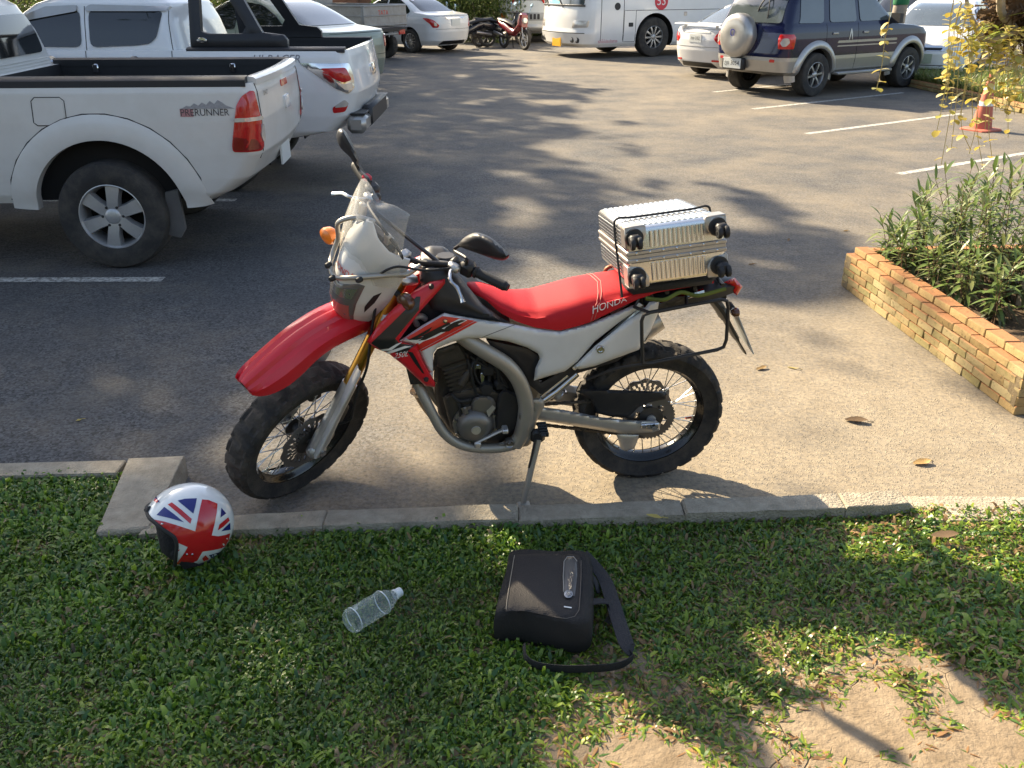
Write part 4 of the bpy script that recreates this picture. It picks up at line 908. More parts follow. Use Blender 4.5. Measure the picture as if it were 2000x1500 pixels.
for q in ((848, 730),): m = MB(); m.lathe([(.001, .006), (.007, .005), (.008, .001), (.0085, -.004)], B(*q, f1(*q) + .003), (0, 1, 0), 12); m.mirror(); m.build('panel_bolt', MCHR, sp1)
# red radiator shrouds
S1 = [(795, 584), (848, 572), (850, 592), (760, 690), (676, 803), (745, 823), (765, 872), (812, 958), (810, 974), (775, 970), (690, 890), (640, 850), (585, 828), (560, 806), (600, 745), (660, 680), (730, 620)]
s1f = lambda u, v: interp(v, [572, 700, 800, 974], [.12, .165, .185, .165])
sh, _ = sd('radiator_shroud', S1, 0, .014, 16, MR, 8, back=.06, w0f=s1f); f2 = poly_w(S1, 0, .014, 16, s1f)
D = lambda nm, P, mt, off=.0016: decal(nm, P, f2, mt, sh, off)
D('decal', [(742, 640), (757, 640), (752, 690), (664, 795), (680, 812), (735, 820), (700, 850), (640, 845), (612, 838), (575, 812), (650, 740), (700, 690)], INKB)
D('decal', [(668, 815), (690, 808), (650, 838), (618, 842), (608, 836), (640, 832)], INKW, .003); D('decal', [(700, 822), (722, 824), (640, 852), (628, 846)], INKW, .003)
D('decal', [(708, 842), (728, 846), (748, 880), (772, 925), (764, 922), (735, 885)], INKB)
def shr(u, v, w_): a = 684 + u * 940 + v * 60; b_ = 856 - v * 940 - u * 180; return B(a, b_, f2(a, b_) + w_)
text_mb('250L', .03, shr, 0, .003, shear=.4, sx=.95).build('lettering', INKW, sh, recalc=False)
for q in ((797, 604), (778, 945)): m = MB(); m.lathe([(.001, .006), (.008, .005), (.009, .001), (.0095, -.004)], B(*q, f2(*q) + .003), (0, 1, 0), 12); m.mirror(); m.build('shroud_bolt', MBK, sh)
sd('shroud_filler', [(610, 800), (690, 720), (760, 640), (800, 610), (850, 600), (900, 700), (845, 712), (760, 755), (690, 805)], .085, .004, 10, MBK, 14, back=.0)  # added black filler sheet, stands in for the dark interior behind the shroud
m = MB(); m.tube(cr([B(745, 745, .1), B(735, 720, .11), B(760, 712, .11), B(775, 722, .1)], 5), .011, 8); m.build('coolant_hose', MFRM, bike)
m = MB(); m.puff([(690, 850), (760, 850), (790, 960), (720, 965)], lambda u, v, w_: B(u, v, w_), .15, .004, 10, 14, back=.04); m.mirror(); m.build('radiator', MENG, bike)
# tail panels
W2 = [(1318, 902), (1400, 822), (1490, 752), (1578, 690), (1600, 660), (1636, 655), (1634, 700), (1604, 770), (1562, 836), (1480, 866), (1400, 896), (1345, 908)]
w2f = lambda u, v: interp(u, [1318, 1450, 1640], [.125, .13, .1])
tp, _ = sd('tail_panel', W2, 0, .014, 24, MWH, 9, back=.05, w0f=w2f); f3 = poly_w(W2, 0, .014, 24, w2f)
q = (1420, 835); m = MB(); m.lathe([(.001, .004), (.006, .004), (.008, .006), (.013, .006), (.016, .002), (.0165, -.004)], B(*q, f3(*q)), (0, 1, 0), 16); m.mirror(); m.build('panel_bolt', MCHR, tp)
sd('inner_fairing', [(1000, 800), (1150, 832), (1195, 860), (1180, 930), (1200, 960), (1300, 905), (1400, 815), (1580, 690), (1700, 640), (1760, 640), (1640, 690), (1590, 800), (1480, 880), (1330, 925), (1250, 985), (1200, 1000), (1150, 960), (1100, 880), (1020, 830)], .1, .004, 10, MBK, 14, back=-.0)

# ---- frame
m = MB()
def ft(path, r, w_, n=12, k=5): m.tube(cr([B(*p[:2], w_ if len(p) == 2 else p[2]) for p in path], k), r, n)
ft([(800, 690, .05), (860, 745, .07), (930, 800, .105), (1000, 845, .125), (1075, 893, .135), (1122, 955, .135), (1145, 1030, .132), (1143, 1090, .13), (1128, 1150, .125), (1105, 1185, .12)], [(.03, .024)] * 46, .12)
ft([(745, 960, .05), (775, 1020, .075), (805, 1080, .09), (838, 1135, .1), (885, 1175, .105), (950, 1196, .11), (1030, 1199, .115), (1095, 1188, .118), (1150, 1160, .12)], .0195, .1)
m.mirror()
fo = m.build('frame', MFRM, bike)
m = MB(); m.puff([(1120, 1100), (1165, 1060), (1160, 1020), (1200, 1015), (1215, 1040), (1185, 1100), (1170, 1165), (1150, 1192), (1060, 1196), (1045, 1180), (1100, 1160)], lambda u, v, w_: B(u, v, w_), .122, .016, 22, 9, back=.06, k=2); m.mirror(); m.build('swingarm_pivot_plate', MFRM, fo)
for (q, r_) in (((1142, 1080), .02), ((1085, 1183), .016)):
    m = MB(); m.lathe([(.001, .004), (r_ * .4, .005), (r_ * .62, .0), (r_ * .8, .001), (r_, .006), (r_ * 1.15, .002), (r_ * 1.15, -.02)], B(*q, .142), (0, 1, 0), 18); m.mirror(); m.build('pivot_bolt', MDISC, fo)
m = MB(); m.tube([B(1185, 1040, .11), B(1260, 990, .105), B(1335, 925, .1)], .0115, 10); m.tube([B(1200, 1010, .1), B(1300, 930, .1)], .006, 8); m.tube([B(1320, 905, .1), B(1560, 690, .09), B(1800, 620, .07)], .011, 8); m.mirror(); m.build('subframe_tube', MCHR, fo)

# ---- engine
def ep(poly, w1, w0, mt, name, bulge=.006, rad=10, h=11, k=1, par=None):
    q = MB(); q.puff(poly, lambda u, v, w_: B(u, v, w_), w1, bulge, rad, h, back=w0, k=k); return q.build(name, mt, par or eng)
m = MB(); m.puff([(838, 1010), (880, 985), (960, 965), (1060, 985), (1125, 1050), (1118, 1140), (1050, 1180), (930, 1180), (870, 1130)], lambda u, v, w_: B(u, v, w_), .07, .02, 25, 12, back=-.12); eng = m.build('engine', MENG, bike)
ep([(806, 852), (818, 834), (900, 805), (925, 850), (930, 872), (835, 905), (815, 895)], .085, -.085, MENG, 'cylinder_head', .012, 14, 9)
ep([(812, 842), (880, 818), (890, 835), (822, 862)], .098, -.09, MENG, 'rocker_cover', .004)
ax_, bx_ = Vector((835, 905, 0)), Vector((930, 872, 0)); dx_ = Vector((38, 110, 0))
for k in range(7):
    a, b_ = ax_ + dx_ * (k / 7.2), bx_ + dx_ * (k / 7.2); e_ = dx_ * .075; e2 = .008 if k % 2 else 0
    ep([(a.x, a.y), (b_.x, b_.y), (b_.x + e_.x, b_.y + e_.y), (a.x + e_.x, a.y + e_.y)], .082, -.08, MENG, 'cylinder_fin', .002, 3, 14)
ep([(842, 912), (928, 882), (962, 985), (878, 1012)], .074, -.07, MENG, 'cylinder', .004)
ep([(895, 840), (935, 850), (965, 935), (930, 950)], .06, -.06, MENG, 'cam_chain_case')
ep([(948, 1020), (985, 1005), (1025, 1015), (1035, 1050), (1020, 1075), (975, 1078), (945, 1060)], .105, .05, MCOV, 'upper_cover', .012, 14, 9, 2)
st = MB(); c_ = B(958, 1105, .09); st.lathe([(.001, .052), (.03, .052), (.05, .047), (.062, .036), (.068, .02), (.072, .012), (.084, .01), (.086, -.03)], c_, (0, 1, 0), 36); so_ = st.build('stator_cover', MCOV, eng)
st = MB(); st.lathe([(.001, .056), (.017, .056), (.0185, .052), (.0185, .045)], c_, (0, 1, 0), 20); st.build('inspection_cap', MALU, eng)
for k in range(8):
    a = k * .785 + .3; st = MB(); st.lathe([(.001, .018), (.006, .018), (.0068, .014), (.0068, .0)], c_ + Vector((.079 * math.cos(a), .002, .079 * math.sin(a))), (0, 1, 0), 6); st.build('cover_bolt', MDISC, eng)
ep([(1000, 1062), (1022, 1040), (1034, 1050), (1008, 1085)], .125, .08, MALU, 'cover_rib', .006); ep([(905, 1052), (925, 1046), (935, 1070), (920, 1075)], .122, .08, MCOV, 'cover_rib', .006)
ep([(1045, 1000), (1080, 985), (1120, 1015), (1128, 1080), (1110, 1140), (1050, 1150), (1030, 1100)], .1, .03, MBK, 'sprocket_cover', .01, 12, 9, 2)
st = MB(); st.tube([B(905, 960, .07), B(960, 880, .06), B(1010, 850, .03)], [.022, .024, .026], 14); st.tube(cr([B(1010, 880, .05), B(1030, 930, .06), B(1060, 1000, .06)], 4), .008, 8); st.build('throttle_body', MENG, eng)
st = MB(); st.box(B(968, 895, .08), (.03, .02, .022), .004); st.box(B(985, 940, .085), (.016, .014, .05), .003); st.tube([B(945, 905, .08), B(990, 880, .07)], .005, 7); st.build('fuel_union', MCHR, eng)
st = MB(); st.tube(cr([B(930, 870, .09), B(945, 930, .095), B(960, 990, .09), B(985, 1015, .1)], 4), .0055, 7); st.tube(cr([B(1000, 860, .06), B(1040, 910, .09), B(1075, 975, .09)], 4), .006, 7); st.tube(cr([B(880, 1010, .09), B(900, 1040, .1), B(905, 1090, .1), B(890, 1130, .08)], 4), .006, 7); st.build('engine_hose', MRUB, eng)
st = MB(); st.tube(cr([B(960, 1178, .13), B(1000, 1160, .14), B(1040, 1140, .15), B(1065, 1130, .16)], 4), [(.006, .01)] * 13, 8); st.box(B(1068, 1130, .175), (.022, .04, .018), .004); st.box(B(968, 1183, .13), (.025, .03, .03), .006); st.build('gear_lever', MALU, eng)
st = MB(); st.tube(cr([B(800, 880, -.03), B(745, 960, -.05), B(755, 1010, -.07), B(815, 1090, -.1), B(900, 1140, -.13), B(1060, 1120, -.14)], 6), .019, 12); st.build('exhaust_pipe', mat('exhaust_gold', (.5, .4, .27), .3, .9, var=.2), bike)
st = MB(); st.tube([B(1060, 1010, -.15), B(1250, 900, -.16), B(1330, 860, -.165), B(1560, 760, -.17), B(1640, 720, -.17)], [.025, .04, .058, .062, .045], 16); st.build('silencer', MALU, bike)
st = MB(); st.tube([B(730, 990, .03), B(748, 1000, .0)], .014, 10); st.build('exhaust_clamp', mat('exhaust_gold', (0, 0, 0)), bike)
st = MB(); st.lathe([(.001, 0), (.022, 0), (.024, .05), (.001, .052)], B(1262, 1010, .02), (.2, 0, 1), 14); st.build('shock_reservoir', MALU, bike)
st = MB(); hx = [B(1190, 860, 0), B(1265, 1010, 0)]; P = []
for k in range(140): t = k / 139; a = k * .35; d = hx[1] - hx[0]; P.append(hx[0] + d * t + Vector((0, 1, 0)) * .035 * math.cos(a) + d.normalized().cross(Vector((0, 1, 0))) * .035 * math.sin(a))
st.tube(P, .006, 6); st.build('shock_spring', MRED if False else MCHR, bike)

m = MB(); m.puff([(806, 862), (835, 830), (930, 800), (1010, 845), (1085, 895), (1128, 970), (1140, 1060), (1118, 1150), (1050, 1186), (930, 1184), (860, 1130), (822, 1070), (806, 960)], lambda u, v, w_: B(u, v, w_), .01, .03, 30, 14, back=-.07); m.build('engine_backing', MENG, bike)  # added dark filler mass that closes the gaps behind the engine
m = MB()
for pth, rr2 in (([(960, 820, .07), (985, 870, .085), (1010, 930, .08), (1000, 985, .085)], .007), ([(940, 860, .085), (1000, 900, .09), (1060, 930, .085)], .005), ([(1040, 880, .09), (1050, 960, .09), (1095, 1010, .1)], .006), ([(870, 1000, .1), (900, 1025, .105), (945, 1020, .11)], .006), ([(980, 850, .09), (955, 900, .095), (975, 960, .09), (1030, 990, .1)], .0045)): m.tube(cr([B(*p) for p in pth], 5), rr2, 7)
m.box(B(1005, 905, .07), (.06, .05, .05), .012); m.box(B(1050, 960, .07), (.05, .05, .045), .012); m.lathe([(.001, .02), (.022, .018), (.026, 0), (.026, -.03)], B(1000, 975, .09), (0, 1, 0), 18); tag(m.build('engine_cabling', MRUB, bike), kind='stuff')
# ---- swingarm, chain, stand
SA = [(1165, 1062), (1200, 1046), (1290, 1058), (1420, 1084), (1560, 1098), (1622, 1094), (1642, 1108), (1638, 1132), (1612, 1142), (1500, 1146), (1400, 1130), (1260, 1106), (1180, 1094)]
swa = MB(); swa.puff(SA, lambda u, v, w_: B(u, v, w_), .1, .016, 16, 8, back=.075); sx_ = swa.build('swingarm', MALU, bike); swa.flipped().build('swingarm', MALU, bike)
st = MB(); st.box(B(1612, 1117, .122), (.05, .006, .024), .003); st.lathe([(.001, .02), (.011, .02), (.013, .016), (.013, 0)], B(1615, 1117, .12), (0, 1, 0), 6); st.box(B(1580, 1117, .12), (.022, .01, .02), .003); st.build('axle_nut', MCHR, sx_)
st = MB(); st.tube([B(1615, 1117, .1), B(1615, 1117, .1) + Vector((0, -.22, 0))], .011, 10); st.build('rear_axle', MCHR, bike)
cg = [(1330, 988), (1368, 980), (1655, 990), (1666, 1000), (1660, 1018), (1600, 1030), (1560, 1048), (1520, 1088), (1455, 1082), (1405, 1070), (1385, 1020)]
st = MB(); st.puff(cg, lambda u, v, w_: B(u, v, w_), .082, .012, 12, 9, back=.04); co_ = st.build('chain_guard', MBK, bike)
ch = MB(); sp_ = B(1080, 1070, .055); ra = Vector((.02, .055, RRW))
def chain(a, b_, nm):
    n_ = int((b_ - a).length / .0158); d = (b_ - a).normalized(); ang = math.atan2(d.z, d.x)
    for k in range(n_):
        p = a + d * (.0158 * (k + .5)); Mx = Matrix.Rotation(-ang, 3, 'Y'); ch.box(p + Vector((0, .006 if k % 2 else .0035, 0)), (.0185, .0016, .0095), .0007, Mx); ch.box(p - Vector((0, .006 if k % 2 else .0035, 0)), (.0185, .0016, .0095), .0007, Mx); ch.tube([p + d * .0079 + Vector((0, -.007, 0)), p + d * .0079 + Vector((0, .007, 0))], .004, 6)
chain(sp_ + Vector((0, 0, .03)), ra + Vector((.01, 0, .092)), 'u'); chain(sp_ + Vector((-.01, 0, -.035)), ra + Vector((.02, 0, -.09)), 'l')
tag(ch.build('chain', mat('chain_steel', (.13, .11, .09), .45, .9, var=.3), bike), kind='stuff')
st = MB(); st.puff([(1478, 1148), (1562, 1150), (1556, 1175), (1545, 1200), (1512, 1210), (1494, 1200), (1488, 1175)], lambda u, v, w_: B(u, v, w_), .062, .004, 8, 9, back=.045); st.build('chain_guide', MALU, bike)
st = MB(); G_ = BMI @ Vector((.052, 2.935, .0)); Pq = B(1190, 1165, .14); ft2 = B(1136, 1402, .0); foot = BMI @ g(420 / 1 + 1136 * .53, 240 + 1402 * .53, .012)
st.tube([Pq, Pq.lerp(foot, .3), Pq.lerp(foot, .55), foot], [.015, .0135, .0125, .0105], 12); Mx = Matrix.Rotation(.1, 3, 'Z'); st.box(foot + Vector((0, .008, .0)), (.05, .035, .012), .004, Mx); sst = st.build('side_stand', MFRM, bike)
st = MB(); st.box(Pq + Vector((0, -.006, .012)), (.055, .03, .06), .012); st.tube([Pq + Vector((.012, .02, .01)), Pq.lerp(foot, .42) + Vector((.012, .008, 0))], .0045, 7); st.build('stand_bracket', MBK, sst)
st = MB()
for k in range(5): st.box(B(1205, 1128, .15) + Vector((0, .018 * k - .015, .012)), (.034, .006, .02), .002)
st.box(B(1205, 1130, .17), (.02, .09, .012), .004); st.mirror(); st.build('footpeg', MBK, bike)

# ---- tail, rack and pannier rails
st = MB(); q = [(1560, 640, .075, .05), (1680, 625, .075, .06), (1780, 605, .07, .06), (1850, 592, .062, .055), (1900, 588, .05, .035)]
st.loft([[B(u, v, 0) + Vector((0, y, 0)) + Vector((0, 0, z_ * hh)) for (y, z_) in ((w_, -.5), (w_, .2), (w_ * .7, .5), (-w_ * .7, .5), (-w_, .2), (-w_, -.5))] for (u, v, w_, hh) in q]); st.build('rear_mudguard', MBK, bike)
st = MB(); st.puff([(1868, 590), (1915, 570), (1944, 603), (1924, 636), (1902, 622), (1908, 606), (1895, 596)], lambda u, v, w_: B(u, v, w_), .045, .01, 12, 8, back=-.045); st.build('tail_light', MRED, bike)
st = MB(); st.tube(cr([B(1820, 630, 0), B(1858, 680, 0), B(1890, 740, 0), B(1918, 790, 0), B(1944, 834, 0)], 5), [(.02, .06)] * 8 + [(.012, .055)] * 7 + [(.006, .045)] * 6, 10, flat=Vector((1, 0, 0))); st.build('mud_flap', MBK, bike)
a, b_ = B(1903, 672, 0), B(1962, 818, 0); d = (b_ - a); nn = Vector((d.z, 0, -d.x)).normalized(); st = MB(); st.add([a + Vector((0, y, 0)) + nn * t for t in (0, -.004) for y in (-.075, .075)] + [b_ + Vector((0, y, 0)) + nn * t for t in (0, -.004) for y in (-.075, .075)], [[0, 1, 5, 4], [2, 6, 7, 3], [0, 4, 6, 2], [1, 3, 7, 5], [0, 2, 3, 1], [4, 5, 7, 6]]); st.build('number_plate', mat('plate_edge', (.4, .42, .42), .4), bike)
for sg in (1, -1): indicator(B(1885, 655, 0) + Vector((0, sg * .1, 0)), (0, sg, 0), MORD, steer=False)
# luggage rack plate and loops
st = MB(); PT = lambda u, v, w_: B(u, v, w_)
for w_ in (.1, -.1): st.tube(cr([B(1540, 600, w_), B(1600, 588, w_), B(1720, 570, w_), B(1850, 556, w_)], 5), .009, 8)
for u, v in ((1560, 597), (1640, 583), (1740, 568), (1840, 557)): st.tube([B(u, v, 0) + Vector((0, -.1, 0)), B(u, v, 0) + Vector((0, .1, 0))], .008, 7)
for w_ in (.09, -.09): st.tube([B(1600, 590, w_), B(1610, 650, w_ * .9)], .008, 7); st.tube([B(1760, 565, w_), B(1770, 620, w_ * .8)], .008, 7)
st.build('luggage_rack', MBK, bike)
st = MB(); gw = B(1440, 570, -.13); st.tube(cr([B(1442, 575, -.12), B(1438, 545, -.13), B(1455, 530, -.13), B(1490, 525, -.13)], 5), .008, 8); st.build('grab_rail', mat('rusty_rail', (.25, .12, .07), .5, .6), bike)
for sg in (1, -1):
    st = MB(); P = [(1576, 884), (1573, 800), (1572, 730), (1580, 708), (1605, 698), (1680, 684), (1780, 666), (1868, 651), (1886, 656), (1891, 680), (1888, 740), (1884, 800), (1874, 826), (1850, 836), (1720, 862), (1600, 886)]
    st.tube([B(u, v, .185) for u, v in P], .0068, 8, closed=True); st.tube([B(1738, 674, .185), B(1736, 640, .1)], .0065, 7); st.tube([B(1600, 699, .185), B(1545, 678, .12), B(1560, 650, .1)], .0065, 7); st.tube(cr([B(1600, 886, .185), B(1480, 905, .14), B(1370, 945, .11)], 4), .006, 7)
    (st if sg > 0 else st.flipped()).build('pannier_rail', MBK, bike)
# ================================================================== aluminium case on the rack
MCASE = mat('case_aluminium', (.68, .67, .655), .24, .95, var=.08, scale=9)
MCRN = mat('case_corner', (.42, .39, .35), .4, .75, var=.1)
fc = [BM4 @ B(u, v, .2) for u, v in ((1514, 406), (1870, 358), (1540, 588), (1880, 540))]       # face with the castors: TL, TR, BL, BR
bkl = BM4 @ B(1471, 330, -.3)
cx_ = ((fc[1] - fc[0]) + (fc[3] - fc[2])).normalized(); cy_ = Vector((math.cos(R(85)) * math.cos(R(5)), math.sin(R(85)) * math.cos(R(5)), -math.sin(R(5)))); cy_ = (cy_ - cx_ * cy_.dot(cx_)).normalized(); cz_ = cx_.cross(cy_)
CW = ((fc[1] - fc[0]).length + (fc[3] - fc[2]).length) / 2 + .012; CHt = ((fc[0] - fc[2]).length + (fc[1] - fc[3]).length) / 2 + .018; CL = .51
cen = (fc[0] + fc[1] + fc[2] + fc[3]) / 4
case = empty('suitcase', label='ribbed silver aluminium suitcase strapped on the motorcycle rack', cat='suitcase')
case.matrix_world = Matrix(((cx_.x, cy_.x, cz_.x, cen.x), (cx_.y, cy_.y, cz_.y, cen.y), (cx_.z, cy_.z, cz_.z, cen.z), (0, 0, 0, 1)))   # local x right, y away, z up; face at y=0
def rsec(hx, hz, r, y, n=5):
    q = []
    for (sx, sz, a0) in ((1, 1, 0), (-1, 1, 90), (-1, -1, 180), (1, -1, 270)):
        for k in range(n + 1): a = R(a0 + 90 * k / n); q.append(Vector((sx * (hx - r) + r * math.cos(a), y, sz * (hz - r) + r * math.sin(a))))
    return q
def shell(z0, z1, nm):
    hz, zc = (z1 - z0) / 2, (z0 + z1) / 2; m = MB()
    S = []
    top = z1 > .01
    for (y, i) in ((.0, .014), (.003, .006), (.01, .0015), (.016, 0), (CL - .016, 0), (CL - .01, .0015), (CL - .003, .006), (CL, .014)):
        q = [];  hx = CW / 2 - i
        out = []
        r = .02
        # rounded only on the outer edge
        ze, zi = (z1, z0) if top else (z0, z1); sg = 1 if top else -1
        for k in range(6): a = R(90 * k / 5); out.append(Vector((hx - r + r * math.cos(a), y, ze - sg * (i + r) + sg * r * math.sin(a))))
        for k in range(6): a = R(90 + 90 * k / 5); out.append(Vector((-hx + r + r * math.cos(a), y, ze - sg * (i + r) + sg * r * math.sin(a))))
        out += [Vector((-hx, y, zi)), Vector((hx, y, zi))]
        S.append(out)
    m.loft(S); return m.build(nm, MCASE, case, sharp=35)
up_ = shell(.006, CHt / 2, 'upper_shell'); lo_ = shell(-CHt / 2, -.006, 'lower_shell')
# ribs on the castor face, on both sides and along the top
nr = 12
for (z0, z1, par) in ((.028, CHt / 2 - .018, up_), (-CHt / 2 + .014, -.026, lo_)):
    x0, x1 = -CW / 2 + .075, CW / 2 - .07; st_ = (x1 - x0) / nr
    me = None
    for k in range(nr):
        if me is None:
            m = MB(); w_ = st_ * .42; m.loft([[Vector((w_ * math.cos(a), -.0045 * math.sin(a) + .001, z)) for a in np.linspace(0, math.pi, 7)] + [Vector((-w_, .004, z)), Vector((w_, .004, z))] for z in (z0, z1)]); me = m.mesh('rib', MCASE, sharp=60)
        o = link('rib', me, par); o.location = (x0 + st_ * (k + .5), 0, 0)
m = MB(); w_ = .0095; m.loft([[Vector((w_ * math.cos(a), y, .0035 * math.sin(a) - .001)) for a in np.linspace(0, math.pi, 6)] + [Vector((-w_, y, -.004)), Vector((w_, y, -.004))] for y in (.02, CL - .02)]); me = m.mesh('rib', MCASE, sharp=60)
for k in range(15):
    o = link('rib', me, up_); o.location = (lerp(-CW / 2 + .03, CW / 2 - .03, k / 14), 0, CHt / 2)
for sg in (-1, 1):
    for (za, zb, par) in ((.03, CHt / 2 - .02, up_), (-CHt / 2 + .02, -.03, lo_)):
        for k in range(4):
            o = link('rib', me, par); o.location = (sg * CW / 2, 0, lerp(za, zb, (k + .5) / 4)); o.rotation_euler = (0, sg * math.pi / 2, 0); o.scale = (.8, 1, 1)
# frame profile with rivets
m = MB(); m.box((0, CL / 2, .013), (CW + .008, CL + .008, .016), .004); m.box((0, CL / 2, -.013), (CW + .008, CL + .008, .016), .004); m.box((0, CL / 2, 0), (CW + .002, CL + .002, .012), .001); frm_ = m.build('case_frame', MCRN, case)
m = MB(); m.lathe([(.001, .002), (.0035, .0014), (.0045, 0)], (0, 0, 0), (0, -1, 0), 8); me = m.mesh('rivet', MCHR)
for z in (.013, -.013):
    for k in range(7): o = link('rivet', me, frm_); o.location = (lerp(-CW / 2 + .03, CW / 2 - .03, k / 6), -.005, z)
# corner plates and castors
for sx in (-1, 1):
    for sz in (-1, 1):
        m = MB(); x0 = sx * (CW / 2 + .0015); z0 = sz * (CHt / 2 + .0015); pol = [(x0, z0), (x0 - sx * .068, z0), (x0 - sx * .068, z0 - sz * .03), (x0 - sx * .05, z0 - sz * .06), (x0 - sx * .02, z0 - sz * (CHt / 2 - .03)), (x0, z0 - sz * (CHt / 2 - .03))]
        m.puff(pol, lambda u, v, w_: Vector((u, -w_, v)), .004, .004, .01, .014, back=-.012); m.box((sx * (CW / 2 + .001), .03, sz * (CHt / 2 - .035)), (.008, .07, .07), .003); m.box((sx * (CW / 2 - .03), .03, sz * (CHt / 2 + .001)), (.07, .07, .008), .003)
        cp = m.build('corner_plate', MCRN, case)
        c_ = Vector((sx * (CW / 2 - .026), -.012, sz * (CHt / 2 - .034))); m = MB(); m.lathe([(.001, .0), (.03, 0), (.032, .005), (.032, .012), (.028, .014), (.001, .014)], c_, (0, 1, 0), 20); m.build('castor_mount', MBK, cp)
        wc = c_ + Vector((sx * .004, -.034, -.012)); m = MB(); d = Vector((1, 0, 0))
        for oo in (-.012, .012): m.lathe([(.001, -.008), (.012, -.008), (.019, -.007), (.021, -.004), (.021, .004), (.019, .007), (.012, .008), (.001, .008)], wc + d * oo, d, 20)
        m.build('castor_wheel', MRUB, cp); m = MB(); m.box(wc + Vector((0, .012, .012)), (.04, .036, .03), .008); m.lathe([(.001, .022), (.006, .022), (.006, -.022), (.001, -.022)], wc, d, 10); m.build('castor_fork', MBK, cp)
# pad under the case and the elastic cords
m = MB(); m.box((.0, CL / 2 - .02, -CHt / 2 - .028), (CW * .94, CL * .62, .045), .018); o = m.build('rack_pad', mat('black_webbing', (.025, .025, .027), .8, var=.3, bump=.4, bscale=120)); o.matrix_world = case.matrix_world; tag(o, 'black padded mat squeezed between the suitcase and the motorcycle rack', 'pad')
m = MB(); yb = .16; hx, hz = CW / 2 + .006, CHt / 2 + .006
pth = [(-hx - .004, yb - .06, -hz - .05), (-hx - .002, yb - .03, -hz * .5), (-hx, yb, hz * .7), (-hx + .012, yb, hz + .004), (-.1, yb + .003, hz + .002), (.1, yb + .006, hz + .002), (hx - .012, yb + .01, hz + .004), (hx, yb + .012, hz * .7), (hx + .002, yb, -hz * .5), (hx, yb - .05, -hz - .05)]
m.tube(cr(pth, 5), .0042, 8); o = m.build('elastic_cord', MRUB); o.matrix_world = case.matrix_world; tag(o, 'black elastic cord stretched across the top of the silver suitcase', 'cord')
m = MB(); m.tube(cr([(-.12, -.015, -hz - .035), (-.06, -.03, -hz - .045), (.0, -.02, -hz - .03), (.06, -.02, -hz - .05), (.16, .0, -hz - .045)], 5), (.007), 8); o = m.build('lashing_strap', mat('lime_strap', (.1, .12, .01), .7, var=.7, scale=14)); o.matrix_world = case.matrix_world; tag(o, 'green and black lashing strap under the suitcase edge', 'strap')

# ================================================================== helmet
HPX = (368, 1104); hz0 = .075
HC_ = g(369, 1024, .2); 
# local frame: x to the wearer's front, y to the wearer's left (towards the camera), z up
hy = Vector((CO.x - HC_.x, CO.y - HC_.y, 0)).normalized(); rot_ = math.atan2(hy.y, hy.x) - math.pi / 2 + R(4)
hel = empty('helmet', (HC_.x, HC_.y, .1), label='open-face motorcycle helmet painted with a red, white and blue flag', cat='helmet')
HM = Matrix.Translation((HC_.x, HC_.y, .1)) @ Matrix.Rotation(rot_ + math.pi, 4, 'Z') 
hel.matrix_world = HM
# find what local axes look like: make +x point to picture left
if (HM.to_3x3() @ Vector((1, 0, 0))).x > 0: HM = HM @ Matrix.Rotation(math.pi, 4, 'Z'); hel.matrix_world = HM
HS = .0017                                # metres per photo pixel at the helmet
def helmet_paint():
    m = bpy.data.materials.new('helmet_paint'); m.use_nodes = True; t, N, L = nodes(m); b = N['Principled BSDF']; b.inputs['Roughness'].default_value = .16; b.inputs['Coat Weight'].default_value = .8
    b.inputs['Base Color'].default_value = (.74, .76, .74, 1); return m
# shell: ellipsoid with a flat base and a face opening, built as a grid over direction angles
hax, hay, haz = .146, .124, .142
def hsurf(th, ph):                               # th round z from front, ph from bottom
    x, y, z = math.cos(ph) * math.cos(th), math.cos(ph) * math.sin(th), math.sin(ph)
    k = 1.0
    return Vector((x * hax * k, y * hay * k, z * haz * k + .1))
def side_y(x, z):                                # surface y at a side-view point
    zz = (z - .1) / haz; xx = x / hax; q = 1 - xx * xx - zz * zz; k = 1 + .05 * max(0, -xx) ** 2
    return hay * math.sqrt(max(0.0, q + (k - 1))) * 1.0
OPEN = [(-60, 560), (15, 545), (60, 610), (150, 690), (300, 815), (430, 900), (490, 960), (515, 1060), (505, 1180), (495, 1400), (450, 1800), (-800, 1800), (-800, 560)]
def hzpx(p):                                     # local point (near side) to the photo zoom
    q = proj(HM @ Vector((p.x, abs(p.y), p.z))); return (q[0] - 280) * 7.895, (q[1] - 930) * 7.895
def open_cut(p):
    u, v = hzpx(p); k = False
    for (x1, y1), (x2, y2) in zip(OPEN, OPEN[1:] + OPEN[:1]):
        if (y1 > v) != (y2 > v) and u < (x2 - x1) * (v - y1) / (y2 - y1) + x1: k = not k
    return k and p.x > .02
HMI = HM.inverted(); HEC = Vector((0, 0, .1))
def onhel(u, v, w_=0.):                          # where the sight line meets the shell
    o_ = HMI @ CO - HEC; d_ = HMI.to_3x3() @ ray(280 + u / 7.895, 930 + v / 7.895); S_ = Vector((1 / hax, 1 / hay, 1 / haz)); O2 = Vector([a * b for a, b in zip(o_, S_)]); D2 = Vector([a * b for a, b in zip(d_, S_)])
    A_, B_, C_ = D2.dot(D2), 2 * O2.dot(D2), O2.dot(O2) - 1; dd = B_ * B_ - 4 * A_ * C_; t_ = (-B_ - math.sqrt(max(0, dd))) / (2 * A_); p = o_ + d_ * t_; n_ = Vector((p.x / hax ** 2, p.y / hay ** 2, p.z / haz ** 2)).normalized(); return p + HEC + n_ * w_
m = MB(); na, nb = 128, 72; idx = {}
